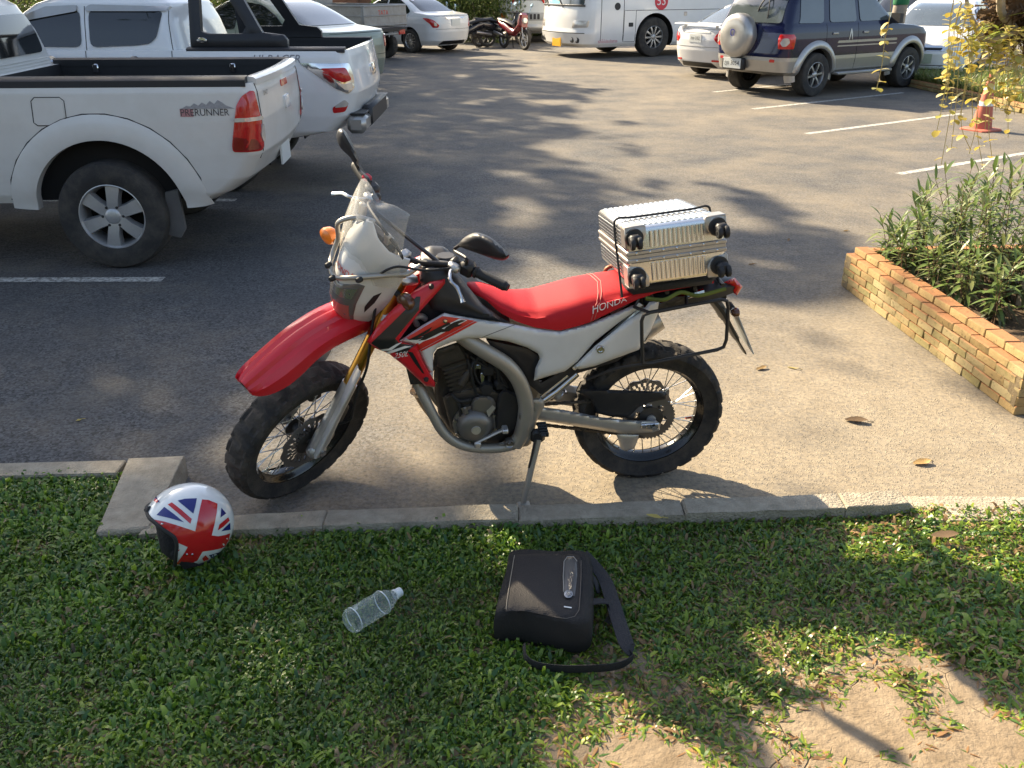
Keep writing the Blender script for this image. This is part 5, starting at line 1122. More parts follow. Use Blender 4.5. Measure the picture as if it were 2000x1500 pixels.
for j in range(nb + 1):
    ph = lerp(-1.0, math.pi / 2, j / nb)
    for i in range(na): p = hsurf(2 * math.pi * i / na, ph); idx[i, j] = len(m.v); m.v.append(p)
for j in range(nb):
    for i in range(na):
        f = [idx[i, j], idx[(i + 1) % na, j], idx[(i + 1) % na, j + 1], idx[i, j + 1]]; c_ = sum((m.v[q] for q in f), Vector()) / 4
        if open_cut(c_): continue
        m.f.append(f); m.m.append(0)
hs = m.build('shell', helmet_paint(), hel, sharp=60); md = hs.modifiers.new('s', 'SOLIDIFY'); md.thickness = .012; md.offset = -1; mods(hs)
hs.data.polygons.foreach_set('use_smooth', [True] * len(hs.data.polygons))
# black edge trim following the opening and the base
P = [onhel(u, v, .001) for u, v in [(62, 560), (95, 640), (150, 690), (230, 757), (300, 815), (430, 900), (490, 960), (515, 1060), (505, 1180), (496, 1280), (490, 1370)]]
P = [Vector((math.sqrt(max(0, 1 - ((P[0].z + .012 - .1) / haz) ** 2)) * hax + .001, 0, P[0].z + .012))] + P
full = P[::-1] + [Vector((p.x, -p.y, p.z)) for p in P[1:]]
m = MB(); m.tube(cr(full, 4), .0065, 8); m.build('edge_trim', MRUB, hel)
m = MB(); m.tube([hsurf(t, -1.0) for t in np.linspace(1.1, 2 * math.pi - 1.1, 60)], .006, 8); m.build('base_trim', MRUB, hel)
m = MB()
S = []
for x, sc_ in ((.1, .5), (.075, .85), (.03, 1.0), (-.03, 1.0), (-.08, .8)): S.append([Vector((x, .105 * sc_ * math.cos(a), .075 + .09 * sc_ * math.sin(a))) for a in np.linspace(0, 2 * math.pi, 24, endpoint=False)])
m.loft(S); m.build('lining', mat('helmet_foam', (.012, .012, .013), .95, bump=.4, bscale=120), hel)
m = MB(); S = []
for sg in (1, -1):
    m.puff([(.02, .08), (.07, .085), (.078, .055), (.06, .02), (.045, -.01), (.0, -.012)], lambda u, v, w_: Vector((u, sg * w_, v)), .088, .014, .02, .012, back=.06)
m.build('cheek_pad', mat('helmet_foam', (0, 0, 0)), hel)
# flag painted on the side: pieces in side view (photo zoom 1500 px = 190 photo px), laid on the shell
def flag(poly, mtl, off, name='flag_paint'):
    m = MB(); m.puff(poly, onhel, .0012, 0, 1, 45); m.build(name, mtl, hs, recalc=False, sharp=80); m.flipped().build(name, mtl, hs, recalc=False, sharp=80)
FR = mat('flag_red', (.52, .012, .018), .16, coat=.8, var=.04); FB = mat('flag_blue', (.014, .018, .16), .16, coat=.8, var=.04); FW = mat('flag_white', (.76, .76, .72), .2, coat=.8, var=.03)
flag([(150, 665), (330, 700), (560, 770), (800, 850), (850, 600), (880, 460), (905, 360), (1000, 368), (1140, 425), (1130, 560), (1100, 720), (1052, 912), (1150, 925), (1260, 905), (1335, 880), (1315, 980), (1260, 1075), (1200, 1110), (1060, 1140), (915, 1160), (870, 1230), (830, 1300), (760, 1330), (620, 1370), (500, 1350), (560, 1280), (640, 1170), (685, 1090), (600, 1055), (515, 1018), (480, 950), (400, 860), (270, 780), (190, 720)], FR, .0012)
flag([(325, 475), (205, 600), (420, 650), (630, 712), (480, 590)], FB, .0012); flag([(530, 378), (640, 350), (825, 342), (800, 470), (770, 578), (640, 470)], FB, .0012)
flag([(440, 405), (378, 438), (560, 590), (725, 735), (748, 660), (600, 530)], FR, .0012)
flag([(1200, 490), (1275, 575), (1185, 640)], FB, .0012); flag([(1305, 632), (1328, 685), (1230, 780), (1145, 835), (1170, 745)], FR, .0012); flag([(1335, 715), (1340, 825), (1195, 850), (1265, 780)], FB, .0012)
flag([(955, 1215), (1015, 1275), (930, 1310), (905, 1270)], FR, .0012); flag([(1010, 1215), (1120, 1185), (1180, 1170), (1120, 1230), (1045, 1260)], FB, .0012); flag([(505, 1135), (565, 1128), (515, 1185), (495, 1185)], FR, .0012)
for q in ((298, 735), (670, 1200), (755, 1200)):
    p = onhel(*q, .001); n_ = (p - HEC).normalized()
    for sg in (1, -1): m = MB(); m.lathe([(.001, .004), (.003, .0035), (.0038, .0)], (p.x, sg * p.y, p.z), (n_.x, sg * n_.y, n_.z), 10); m.build('rivet', MCHR, hel)
for pol, mt in (([(160, 380), (205, 300), (215, 345), (262, 410), (205, 395)], FB), ([(165, 378), (200, 340), (235, 385), (205, 415)], FR)): m = MB(); m.puff(pol, onhel, .0016 if mt is FR else .0011, 0, 1, 20); m.build('front_badge', mt, hel, recalc=False)
m = MB(); p = onhel(55, 520, .001); m.lathe([(.001, .008), (.005, .007), (.006, 0)], p, (1, .3, .2), 10); m.build('peak_stud', MRUB, hel)

# ================================================================== water bottle
b0, b1 = g(682, 1222, .1), g(778, 1164, .1); bd = (b1 - b0).normalized()
def glass(name, tint, ior=1.33, rough=.03, mixv=.0):
    m = bpy.data.materials.new(name); m.use_nodes = True; t, N, L = nodes(m); b = N['Principled BSDF']; b.inputs['Base Color'].default_value = (*tint, 1); b.inputs['Transmission Weight'].default_value = 1; b.inputs['Roughness'].default_value = rough; b.inputs['IOR'].default_value = ior; return m
bot = empty('water_bottle', b0, label='clear plastic water bottle lying on the grass', cat='bottle'); bot.rotation_euler = bd.to_track_quat('Z', 'Y').to_euler()
BLn = (b1 - b0).length; k_ = BLn / .2
prof = [(.001, .004), (.018, .002), (.027, .0), (.0305, .006), (.0315, .012), (.0308, .02), (.0312, .03), (.0305, .05), (.031, .08), (.0305, .11), (.031, .128), (.0315, .134), (.0295, .14), (.0265, .154), (.0195, .172), (.0135, .182), (.0115, .186)]
prof = [(r_ * 1.22, h_ * k_) for r_, h_ in prof]
pet = [(r_ - .0011, h_ + (.0008 if i == 0 else 0)) for i, (r_, h_) in enumerate(prof)][::-1]
m = MB(); m.lathe(prof + pet, n=40); m.build('bottle_body', clearmat('clear_pet', (.62, .7, .68), .04, .22), bot, sharp=60, recalc=True)
h0 = .186 * k_; m = MB(); m.lathe([(.001, h0 + .024), (.0135, h0 + .024), (.015, h0 + .021), (.015, h0 + .005), (.0175, h0 + .004), (.0175, h0), (.014, h0 - .002)], n=28); m.build('cap', mat('cap_pale', (.72, .75, .74), .4, var=.03), bot)
m = MB(); m.lathe([(.0386, .132 * k_), (.0393, .134 * k_), (.0386, .136 * k_)], n=40); m.lathe([(.0383, .018 * k_), (.0392, .02 * k_), (.0383, .022 * k_)], n=40); m.build('moulded_ring', mat('pet_ridge', (.6, .66, .65), .25), bot)
m = MB(); m.add([Vector((.0393 * math.cos(a), .0393 * math.sin(a), h_)) for h_ in (.052 * k_, .066 * k_) for a in np.linspace(-.2, .3, 6)], [[i, i + 1, i + 7, i + 6] for i in range(5)]); m.build('printed_label', INKW, bot)
bot.location = b0 + Vector((0, 0, .012))

# ================================================================== laptop bag
MCLO = mat('black_nylon', (.011, .0105, .011), .72, var=.25, bump=.35, bscale=260, dirt=(.05, .04, .03), dirt_amt=.25)
MCLT = mat('bag_flap', (.02, .017, .016), .62, var=.18, bump=.25, bscale=220, dirt=(.06, .048, .036), dirt_amt=.25)
BZ = .06; TOPZ = .185
bag = empty('laptop_bag', (.07, 2.2, BZ), label='black nylon laptop bag with shoulder strap lying on the grass', cat='bag')
def G2(zx, zy, z): p = g(940 + zx * .19335, 1050 + zy * .19335, z); return p - Vector((.07, 2.2, BZ))
topP = [(290, 150), (420, 118), (620, 128), (760, 138), (960, 128), (1075, 160), (1115, 270), (1125, 520), (1110, 760), (1090, 850), (960, 880), (700, 830), (420, 770), (170, 760), (150, 720), (195, 520), (260, 300)]
def bagtop(u, v, w_): return G2(u, v, BZ + TOPZ - .075 + w_)
m = MB(); m.puff(topP, bagtop, 0, .014, 120, 45, k=3); ring = [Vector((p.x, p.y, 0)) for p in cr([(a, b_, 0) for a, b_ in topP], 3, True)]
S = []
for (ex, zz) in ((1.0, TOPZ - .075), (1.03, TOPZ - .1), (1.045, TOPZ - .13), (1.03, .02), (.98, .004)):
    c_ = Vector((640, 480, 0)); q = []
    for p in ring:
        P = G2(p.x, p.y, BZ + TOPZ - .075); cc = G2(c_.x, c_.y, BZ + TOPZ - .075); d = P - cc; q.append(Vector((cc.x + d.x * ex, cc.y + d.y * ex + .0, zz)))
    S.append(q)
m.loft(S, cap=False); m.build('bag_body', MCLO, bag, sharp=55)
fpoly = [(330, 170), (560, 160), (900, 165), (1000, 185), (1012, 330), (1000, 560), (988, 740), (940, 800), (860, 822), (740, 806), (560, 765), (420, 740), (245, 745), (250, 640), (285, 420)]
def flapw(u, v): return .0165 + .012 * math.exp(-((u - 560) ** 2 + (v - 430) ** 2) / 60000) - .012 * math.exp(-((u - 820) ** 2) / 9000) * math.exp(-((v - 150) ** 2) / 6000) - .01 * max(0, (v - 700) / 120)
m = MB(); m.puff(fpoly, bagtop, 0, .003, 25, 38, w0f=flapw, back=.008, k=1, closed_back=False); fl = m.build('front_flap', MCLT, bag, sharp=60)
def ontop(u, v, w_): return bagtop(u, v, flapw(u, v) + .003 + w_)
m = MB(); m.puff([(838, 235), (870, 195), (930, 195), (968, 235), (968, 400), (945, 590), (850, 590), (825, 540), (828, 380)], ontop, .001, .004, 18, 28, back=-.004); pa_ = m.build('badge_panel', mat('glossy_panel', (.1, .095, .09), .22, var=.1), fl)
m = MB(); m.tube([ontop(u, v, .004) for u, v in [(832, 545), (828, 390), (836, 240), (868, 192), (932, 192), (968, 238)]], .0014, 5); m.build('panel_piping', mat('grey_piping', (.3, .28, .25), .5), fl)
m = MB(); m.puff([(880 + 44 * math.cos(a), 568 + 40 * math.sin(a)) for a in np.linspace(0, 6.28, 20, endpoint=False)], ontop, .006, .002, 10, 20, back=.0); lg = m.build('round_emblem', mat('emblem_silver', (.42, .43, .45), .3, .5), fl)
def hpm(u, v, w_): return ontop(880 + u * 1000 + v * 250, 568 - v * 1000 + u * 120, .0095)
text_mb('hp', .062, hpm, 0, 0, shear=.35).build('emblem_letters', mat('emblem_dark', (.08, .09, .11), .4), fl, recalc=False)
m = MB(); m.puff([(836, 690), (915, 702), (910, 714), (834, 702)], ontop, .002, .001, 5, 12, back=0); m.build('small_tab', INKW, fl)
m = MB(); m.tube([ontop(u, v, .001) for u, v in [(335, 180), (310, 330), (285, 480), (262, 620), (250, 725)]], .0011, 5); m.build('stitch_line', mat('thread', (.3, .26, .2), .7), fl)
m = MB(); m.tube([ontop(u, v, .0015) for u, v in [(1008, 230), (1008, 400), (1000, 560), (988, 730), (945, 795), (860, 818), (740, 803)]], .0012, 5); m.build('flap_piping', mat('dark_piping', (.12, .1, .085), .6), fl)
# side zip line
m = MB(); m.tube(cr([G2(150, 780, BZ + .09) , G2(420, 860, BZ + .075), G2(760, 930, BZ + .07), G2(1085, 930, BZ + .08)], 5), .002, 5); m.build('zip', mat('zip', (.06, .055, .05), .4), bag)
# carrying handle and shoulder strap: flat webbing
def web(path, wd, th, name, up):
    m = MB(); P = cr(path, 7); m.tube(P, [(th, wd)] * len(P), 10, flat=Vector(up)); return m.build(name, mat('bag_webbing', (.022, .022, .026), .75, var=.2, bump=.5, bscale=300), bag, sharp=60)
web([G2(1060, 660, BZ + .1), G2(1180, 640, BZ + .085), G2(1290, 660, BZ + .07), G2(1330, 760, BZ + .055), G2(1270, 860, BZ + .03)], .016, .004, 'carry_handle', (0, 0, 1))
web([G2(1050, 360, BZ + .1), G2(1140, 420, BZ + .08), G2(1190, 560, BZ + .05)], .014, .004, 'carry_handle', (0, 0, 1))
web([G2(1030, 170, BZ + .1), G2(1140, 280, BZ + .075), G2(1250, 430, BZ + .06), G2(1330, 660, BZ + .06), G2(1400, 880, BZ + .06), G2(1470, 1080, BZ + .055), G2(1530, 1140, BZ + .04)], .026, .004, 'shoulder_strap', (0, 0, 1))
web([G2(1500, 1140, BZ + .04), G2(1530, 1200, BZ + .03), G2(1450, 1270, BZ + .022), G2(1300, 1310, BZ + .022), G2(1050, 1325, BZ + .022), G2(800, 1325, BZ + .024), G2(560, 1290, BZ + .022), G2(450, 1210, BZ + .03), G2(430, 1080, BZ + .05)], .019, .0025, 'shoulder_strap', (0, .75, .65))

# ================================================================== traffic cone
MCN = mat('cone_orange', (.5, .13, .08), .65, var=.12, dirt=(.35, .18, .1), dirt_amt=.35); MBD = mat('cone_band', (.75, .73, .68), .4, var=.08)
cp_ = g(1915, 254); cn = empty('traffic_cone', cp_, label='faded orange traffic cone with two white bands', cat='cone')
h_ = .72; m = MB(); pr = lambda z: lerp(.135, .03, z / h_)
m.lathe([(pr(z), z + .02) for z in np.linspace(0, h_, 12)] + [(.026, h_ + .02), (.022, h_ - .02)], n=28); m.build('cone_body', MCN, cn)
m = MB(); S = []
for (hw, z) in ((.2, 0), (.2, .018), (.19, .026), (.13, .03)): S.append([Vector((x * hw, y * hw, z)) for x, y in ((1, .8), (.8, 1), (-.8, 1), (-1, .8), (-1, -.8), (-.8, -1), (.8, -1), (1, -.8))])
m.loft(S); m.build('base', MCN, cn)
for a, b_ in ((.3, .36), (.5, .56)): m = MB(); m.lathe([(pr(a) + .003, a + .02), (pr(b_) + .003, b_ + .02)], n=28); m.build('reflective_band', MBD, cn)
cn.rotation_euler = (0, 0, .5)
# ================================================================== vehicles
PW = mat('paint_white', (.74, .74, .73), .22, var=.03, scale=3, coat=.6, dirt=(.5, .45, .37), dirt_amt=.16)
PWD = mat('paint_white_dusty', (.66, .64, .6), .3, var=.05, scale=3, coat=.4, dirt=(.42, .36, .28), dirt_amt=.3)
PGRN = mat('paint_pale_green', (.26, .29, .225), .3, .2, var=.04, coat=.6, dirt=(.4, .37, .3), dirt_amt=.15)
PSAGE = mat('paint_sage', (.33, .38, .32), .28, .2, var=.04, coat=.5)
PNAVY = mat('paint_navy', (.006, .009, .04), .14, 0, var=.1, coat=.3)
PSIL = mat('paint_silver', (.42, .41, .39), .32, .6, var=.06, coat=.4, dirt=(.3, .26, .2), dirt_amt=.2)
GLS = mat('tinted_glass', (.012, .014, .014), .05, var=.2, spec=.9, coat=.4)
GLL = mat('pale_glass', (.07, .085, .09), .06, var=.25, scale=3, spec=.9, coat=.5)
TRIM = mat('trim_black', (.02, .02, .022), .5, var=.2); SEAM = mat('seam', (.03, .03, .03), .8)
WELL = mat('wheel_well', (.012, .011, .01), .95); CHRM = mat('chrome', (.7, .7, .7), .1, 1., var=.03)
CTYR = mat('car_tyre', (.026, .025, .024), .8, var=.25, scale=14, bump=.3, bscale=90, dirt=(.14, .12, .095), dirt_amt=.5)
RIMA = mat('alloy', (.36, .36, .36), .32, .75, var=.1, dirt=(.2, .17, .13), dirt_amt=.35); RIMD = mat('alloy_dark', (.1, .1, .1), .35, .7)
PLT = mat('plate_white', (.62, .64, .62), .4, var=.05); PLY = mat('plate_yellow', (.8, .4, .02), .4, var=.05); INK = mat('plate_ink', (.02, .02, .02), .5)
LRED = mat('lamp_red', (.5, .012, .012), .12, var=.25, scale=20, coat=.8); LCLR = mat('lamp_clear', (.55, .52, .48), .15, .3, var=.25, scale=20, coat=.8); LDRK = mat('lamp_dark_red', (.2, .008, .008), .12, var=.2, coat=.8)
RIMN = mat('alloy_near', (.5, .5, .5), .34, .6, var=.1, dirt=(.25, .22, .18), dirt_amt=.35)
class Body:
    def __init__(s, lv, tap=.0, xm=1.3, hl=2.3): s.lv = np.array(lv, float); s.tap, s.xm, s.hl = tap, xm, hl
    def p(s, z): return [float(np.interp(z, s.lv[:, 0], s.lv[:, i])) for i in range(1, 8)]
    def tp(s, x): return 1 - s.tap * min(1.15, abs((x - s.xm) / s.hl)) ** 3
    def bow(s, y, hw, b): return b * min(1.2, abs(y) / hw) ** 2
    def ring(s, z, ns=26, k=7, ne=9):
        xf, xr, hw, rf, rr, bf, br = s.p(z); L_ = xf - xr; rf, rr = min(rf, L_ * .45, hw * .95), min(rr, L_ * .45, hw * .95); q = []
        for i in range(ns): q.append((lerp(xf - rf, xr + rr, i / (ns - 1)), hw))
        for i in range(1, k): a = math.pi / 2 * i / k; q.append((xr + rr - rr * math.sin(a), hw - rr + rr * math.cos(a)))
        for i in range(ne): q.append((xr, lerp(hw - rr, -hw + rr, i / (ne - 1))))
        for i in range(1, k): a = math.pi / 2 * i / k; q.append((xr + rr - rr * math.cos(a), -hw + rr - rr * math.sin(a)))
        for i in range(ns): q.append((lerp(xr + rr, xf - rf, i / (ns - 1)), -hw))
        for i in range(1, k): a = math.pi / 2 * i / k; q.append((xf - rf + rf * math.sin(a), -hw + rf - rf * math.cos(a)))
        for i in range(ne): q.append((xf, lerp(-hw + rf, hw - rf, i / (ne - 1))))
        for i in range(1, k): a = math.pi / 2 * i / k; q.append((xf - rf + rf * math.cos(a), hw - rf + rf * math.sin(a)))
        out = []; xm = (xf + xr) / 2
        for x, y in q:
            x2 = x + s.bow(y, hw, br) * max(0, (xm - x) / (xm - xr + 1e-6)) ** 6 - s.bow(y, hw, bf) * max(0, (x - xm) / (xf - xm + 1e-6)) ** 6
            out.append(Vector((x2, y * s.tp(x), z)))
        return out
    def par(s, z):
        xf, xr, hw, rf, rr, bf, br = s.p(z); L_ = xf - xr; return xf, xr, hw, min(rf, L_ * .45, hw * .95), min(rr, L_ * .45, hw * .95), bf, br
    def shift(s, x, y, P):                      # how far the bowed ends move a plan point
        xf, xr, hw, rf, rr, bf, br = P; xm = (xf + xr) / 2
        return s.bow(y, hw, br) * max(0, (xm - x) / (xm - xr + 1e-6)) ** 6 - s.bow(y, hw, bf) * max(0, (x - xm) / (xf - xm + 1e-6)) ** 6
    def side(s, x, z):
        P = s.par(z); xf, xr, hw, rf, rr, bf, br = P; x0 = x
        for _ in range(5):
            x0 = min(max(x0, xr), xf); y = hw
            if x0 < xr + rr: d = xr + rr - x0; y = hw - rr + math.sqrt(max(0, rr * rr - d * d))
            elif x0 > xf - rf: d = x0 - xf + rf; y = hw - rf + math.sqrt(max(0, rf * rf - d * d))
            x0 = x - s.shift(x0, y, P)
        return y * s.tp(x0)
    def rear(s, y, z):
        P = s.par(z); xf, xr, hw, rf, rr, bf, br = P; ya = abs(y) / s.tp(xr); x = xr
        if ya > hw - rr: d = min(rr, ya - hw + rr); x += rr - math.sqrt(max(0, rr * rr - d * d))
        return x + s.shift(x, ya, P)
    def front(s, y, z):
        P = s.par(z); xf, xr, hw, rf, rr, bf, br = P; ya = abs(y) / s.tp(xf); x = xf
        if ya > hw - rf: d = min(rf, ya - hw + rf); x -= rf - math.sqrt(max(0, rf * rf - d * d))
        return x + s.shift(x, ya, P)
    def wrap(s, sd, z, sg):                     # metres round the rear corner: negative forward along the side, positive inward across the tail
        P = s.par(z); xf, xr, hw, rf, rr, bf, br = P; ar = rr * math.pi / 4
        if sd < -ar: x, y = xr + rr + (-sd - ar), hw
        elif sd < ar: a = math.pi / 4 + sd / rr; x, y = xr + rr - rr * math.sin(a), hw - rr + rr * math.cos(a)
        else: y = hw - rr - (sd - ar); x = xr
        a = min(max(math.pi / 4 + sd / max(rr, .01), 0), math.pi / 2)
        return Vector((x + s.shift(x, y, P), sg * y * s.tp(x), z)), Vector((-math.sin(a), sg * math.cos(a), 0))
    def build(s, name, mats, parent, z0, z1, extra=(), n=34, sharp=32, bed=None):
        zs = sorted(set([z0, z1] + [z for z in s.lv[:, 0] if z0 < z < z1] + list(np.linspace(z0, z1, n)))); m = MB(); RS = [s.ring(z) for z in zs]
        if bed:                                 # open load bed: the top ring turns in and down to the bed floor
            xa, xb, yb_, zb = bed; top = RS[-1]; inn = [Vector((min(max(p.x, xa), xb), min(max(p.y, -yb_), yb_), z1)) for p in top]
            m.loft(RS, cap=False); k = len(top); m.add(RS[0], [list(range(k))[::-1]]); m.loft([top, inn], cap=False); m.loft([inn, [Vector((p.x, p.y, zb)) for p in inn]], cap=False, m=2); fl_ = [p for i, p in enumerate(inn) if (p - inn[i - 1]).length > 1e-5]; m.add([(p.x, p.y, zb) for p in fl_], [list(range(len(fl_)))], 2)
            return m.build(name, [mats, WELL, TRIM], parent, sharp=sharp)
        m.loft(RS)
        return m.build(name, mats, parent, sharp=sharp)
def roundp(P, r):
    out = []; n = len(P); P = [Vector((p[0], p[1])) for p in P]
    for i in range(n):
        a, b, c_ = P[i - 1], P[i], P[(i + 1) % n]; la, lc = (a - b).length, (c_ - b).length; q = min(r, la * .4, lc * .4); p0 = b + (a - b) * (q / la); p1 = b + (c_ - b) * (q / lc)
        for t in (0, .33, .67, 1): out.append(tuple(p0 * (1 - t) ** 2 + b * (2 * t * (1 - t)) + p1 * t * t))
    return out
def vpan(kind, bd, poly, mtl, name, par, off=.004, th=.02, h=.08, sg=(1, -1), bulge=.0, rad=.03, k=1):
    outs = []; poly = roundp(poly, .06 if 'window' in name or 'screen' in name else .02)
    if 'window' in name or 'windscreen' == name: off, th, h = .011, .03, min(h, .07)
    for g_ in sg:
        m = MB()
        if kind == 'side': MM = lambda u, v, w_: Vector((u, g_ * (bd.side(u, v) + w_), v))
        elif kind == 'rear': MM = lambda u, v, w_: Vector((bd.rear(u, v) - w_, u, v))
        elif kind == 'front': MM = lambda u, v, w_: Vector((bd.front(u, v) + w_, u, v))
        else:
            def MM(u, v, w_): p, n_ = bd.wrap(u, v, g_); return p + n_ * w_
        m.puff(poly, MM, off, bulge, rad, h, back=off - th, k=k, closed_back=False); outs.append(m.build(name, mtl, par, sharp=50))
        if kind in ('rear', 'front'): break
    return outs
def vline(bd, pts, par, name='panel_gap', sg=(1, -1), r=.004, mtl=None, n=14):
    P = []
    for a, b_ in zip(pts[:-1], pts[1:]): P += [(lerp(a[0], b_[0], t), lerp(a[1], b_[1], t)) for t in np.linspace(0, 1, n)[:-1]]
    P.append(pts[-1])
    for g_ in sg: m = MB(); m.tube([Vector((x, g_ * bd.side(x, z), z)) for x, z in P], r, 5); m.build(name, mtl or SEAM, par)
def arches(o, wheels, ra, hw, depth=.3, par=None):
    (o.data.materials.append(WELL) if len(o.data.materials) < 2 else None); cs = []
    for (x, z) in wheels:
        for sg in (1, -1):
            m = MB(); m.tube([(x, sg * (hw - depth), z), (x, sg * (hw + .4), z)], ra, 40); cs.append(m)
    q = []
    for c_ in cs: b = c_.build('cutter', [o.data.materials[0], WELL]); b.data.polygons.foreach_set('material_index', [1] * len(b.data.polygons)); b.parent = o.parent; q.append(b); md = o.modifiers.new('b', 'BOOLEAN'); md.object = b; md.operation = 'DIFFERENCE'; md.solver = 'EXACT'; md.material_mode = 'TRANSFER'
    mods(o)
    for b in q: me = b.data; bpy.data.objects.remove(b); bpy.data.meshes.remove(me)
    o.data.polygons.foreach_set('use_smooth', [True] * len(o.data.polygons)); o.data.set_sharp_from_angle(angle=R(32))
WCACHE = {}
def car_wheel(par, x, y, r, wd, rr, ns, mtl=RIMA, key='w', bulky=.5, tw=.0):
    sg = 1 if y > 0 else -1
    if key not in WCACHE:
        m = MB(); m.lathe([(rr - .005, -wd * .5), (rr + .01, -wd * .52), (lerp(rr, r, .45), -wd * .56), (r * .955, -wd * .5), (r * .985, -wd * .42), (r, -wd * .3), (r, wd * .3), (r * .985, wd * .42), (r * .955, wd * .5), (lerp(rr, r, .45), wd * .56), (rr + .01, wd * .52), (rr - .005, wd * .5)], ax=(0, 1, 0), n=56); ty = m.mesh('tyre', CTYR, sharp=25)
        m = MB(); m.lathe([(rr, wd * .5), (rr - .008, wd * .51), (rr - .016, wd * .45), (rr - .03, wd * .2), (rr - .035, -wd * .4)], ax=(0, 1, 0), n=48); m.lathe([(rr - .03, -.02), (.01, -.02)], ax=(0, 1, 0), n=40, m=1)
        ri = m.mesh('rim', [mtl, WELL])
        m = MB()
        for k in range(ns):
            a = 2 * math.pi * k / ns; ca, sa = math.cos(a), math.sin(a); ta, tb = math.cos(a + tw), math.sin(a + tw); w0, w1 = rr * .2 * bulky * 1.6, rr * .26 * bulky * 1.6
            pts = [(rr * .18, w0, .0), (rr * .55, w1 * .8, .012), (rr - .012, w1, .004)]; sec = []
            for q, (d, w_, h_) in enumerate(pts):
                c1, s1 = (ca, sa) if q < 1 else (ta, tb); c_ = Vector((c1 * d, wd * .42 + h_, s1 * d)); t_ = Vector((-s1, 0, c1)); sec.append([c_ - t_ * w_ / 2 + Vector((0, -.05, 0)), c_ - t_ * w_ / 2 * .8, c_ + t_ * w_ / 2 * .8, c_ + t_ * w_ / 2 + Vector((0, -.05, 0))])
            m.loft(sec)
        m.lathe([(.001, wd * .47), (rr * .16, wd * .465), (rr * .22, wd * .44), (rr * .3, wd * .38), (rr * .3, wd * .2)], ax=(0, 1, 0), n=24); sp = m.mesh('spokes', mtl, sharp=30)
        m = MB(); m.lathe([(.001, .008), (.009, .007), (.011, 0)], ax=(0, 1, 0), n=8); ln = m.mesh('wheel_nut', TRIM)
        WCACHE[key] = (ty, ri, sp, ln)
    ty, ri, sp, ln = WCACHE[key]; o = link('wheel', ty, par); o.location = (x, y, r); o.rotation_euler = (0, random.uniform(0, 6), 0 if sg > 0 else math.pi)
    link('rim', ri, o); link('spokes', sp, o)
    if key == 'near':
        for k in range(6): q = link('wheel_nut', ln, o); q.location = (rr * .31 * math.cos(k * 1.047 + .5), wd * .42, rr * .31 * math.sin(k * 1.047 + .5))
    return o
def place(o, X, Y, ang): o.location = (X, Y, 0); o.rotation_euler = (0, 0, ang)
def plate(par, M, txt, w_=.34, h_=.15, mtl=None, size=.1, name='number_plate'):
    m = MB(); m.puff([(-w_ / 2, -h_ / 2), (w_ / 2, -h_ / 2), (w_ / 2, h_ / 2), (-w_ / 2, h_ / 2)], M, .004, .002, .01, .05, back=-.01); o = m.build(name, mtl or PLT, par)
    if txt: text_mb(txt, size, M, 0, .0085).build('plate_digits', INK, o, recalc=False)
    return o

# ---------------------------------------------------------------- near white pickup (rear half in view)
A = empty('pickup_truck', label='dusty white pickup with open black-lined bed and tall red tail lights, parked beside the motorcycle', cat='pickup'); place(A, -2.8, 6.92, math.pi + R(3.2))
bA = Body([(.46, 4.0, -.72, .84, .3, .1, .1, .05), (.52, 4.02, -.86, .872, .3, .12, .1, .06), (.62, 4.05, -1.0, .885, .3, .13, .1, .06), (.78, 4.05, -1.09, .895, .3, .12, .1, .05), (1.0, 4.0, -1.1, .895, .3, .1, .1, .045), (1.18, 3.8, -1.085, .885, .3, .09, .1, .04), (1.235, 3.7, -1.07, .872, .3, .08, .1, .04)])
o = bA.build('body', PWD, A, .46, 1.235, bed=(-1.03, .83, .745, .78)); arches(o, [(0, .38), (3.0, .38)], .51, .9, .14)
# black rail caps
for sg in (1, -1):
    m = MB(); m.loft([[Vector((x, sg * (.81 + dy), 1.235 + dz)) for dy, dz in ((-.07, -.02), (-.07, .03), (-.05, .042), (.045, .038), (.066, .02), (.068, -.02))] for x in np.linspace(.88, -1.0, 12)]); m.build('rail_cap', TRIM, A)
m = MB(); m.loft([[Vector((x + bA.bow(y, .87, .04), y, 1.235 + dz)) for x, dz in ((-1.09, -.015), (-1.088, .02), (-1.07, .034), (-1.02, .036), (-1.0, .03), (-.998, -.015))] for y in np.linspace(-.79, .79, 15)]); tg = m.build('tailgate_cap', PWD, A)
m = MB(); m.loft([[Vector((x, sg_ * y, 1.235 + dz)) for x, y, dz in ((0, 0, 0),)] * 4 for sg_ in (1, 1)]) if False else None
for sg in (1, -1): vl = vpan('wrap', bA, [(-.16, .8), (-.165, .84), (-.14, 1.0), (-.11, 1.1), (-.06, 1.16), (.0, 1.19), (.03, 1.185), (.06, 1.0), (.09, .82), (.05, .795)], LRED, 'tail_light', A, .008, .03, .04, (sg,), .012, .03)[0]; vpan('wrap', bA, [(-.142, .995), (-.138, 1.02), (.058, 1.025), (.061, 1.0)], LCLR, 'lamp_band', vl, .0225, .01, .05, (sg,)); vpan('wrap', bA, [(.045, .97), (.066, .97), (.082, .87), (.055, .85), (.035, .9)], LCLR, 'lamp_reverse', vl, .0225, .01, .05, (sg,)); vpan('wrap', bA, [(-.155, .81), (-.15, .9), (.0, .88), (.04, .81)], LDRK, 'lamp_lower', vl, .022, .01, .05, (sg,))
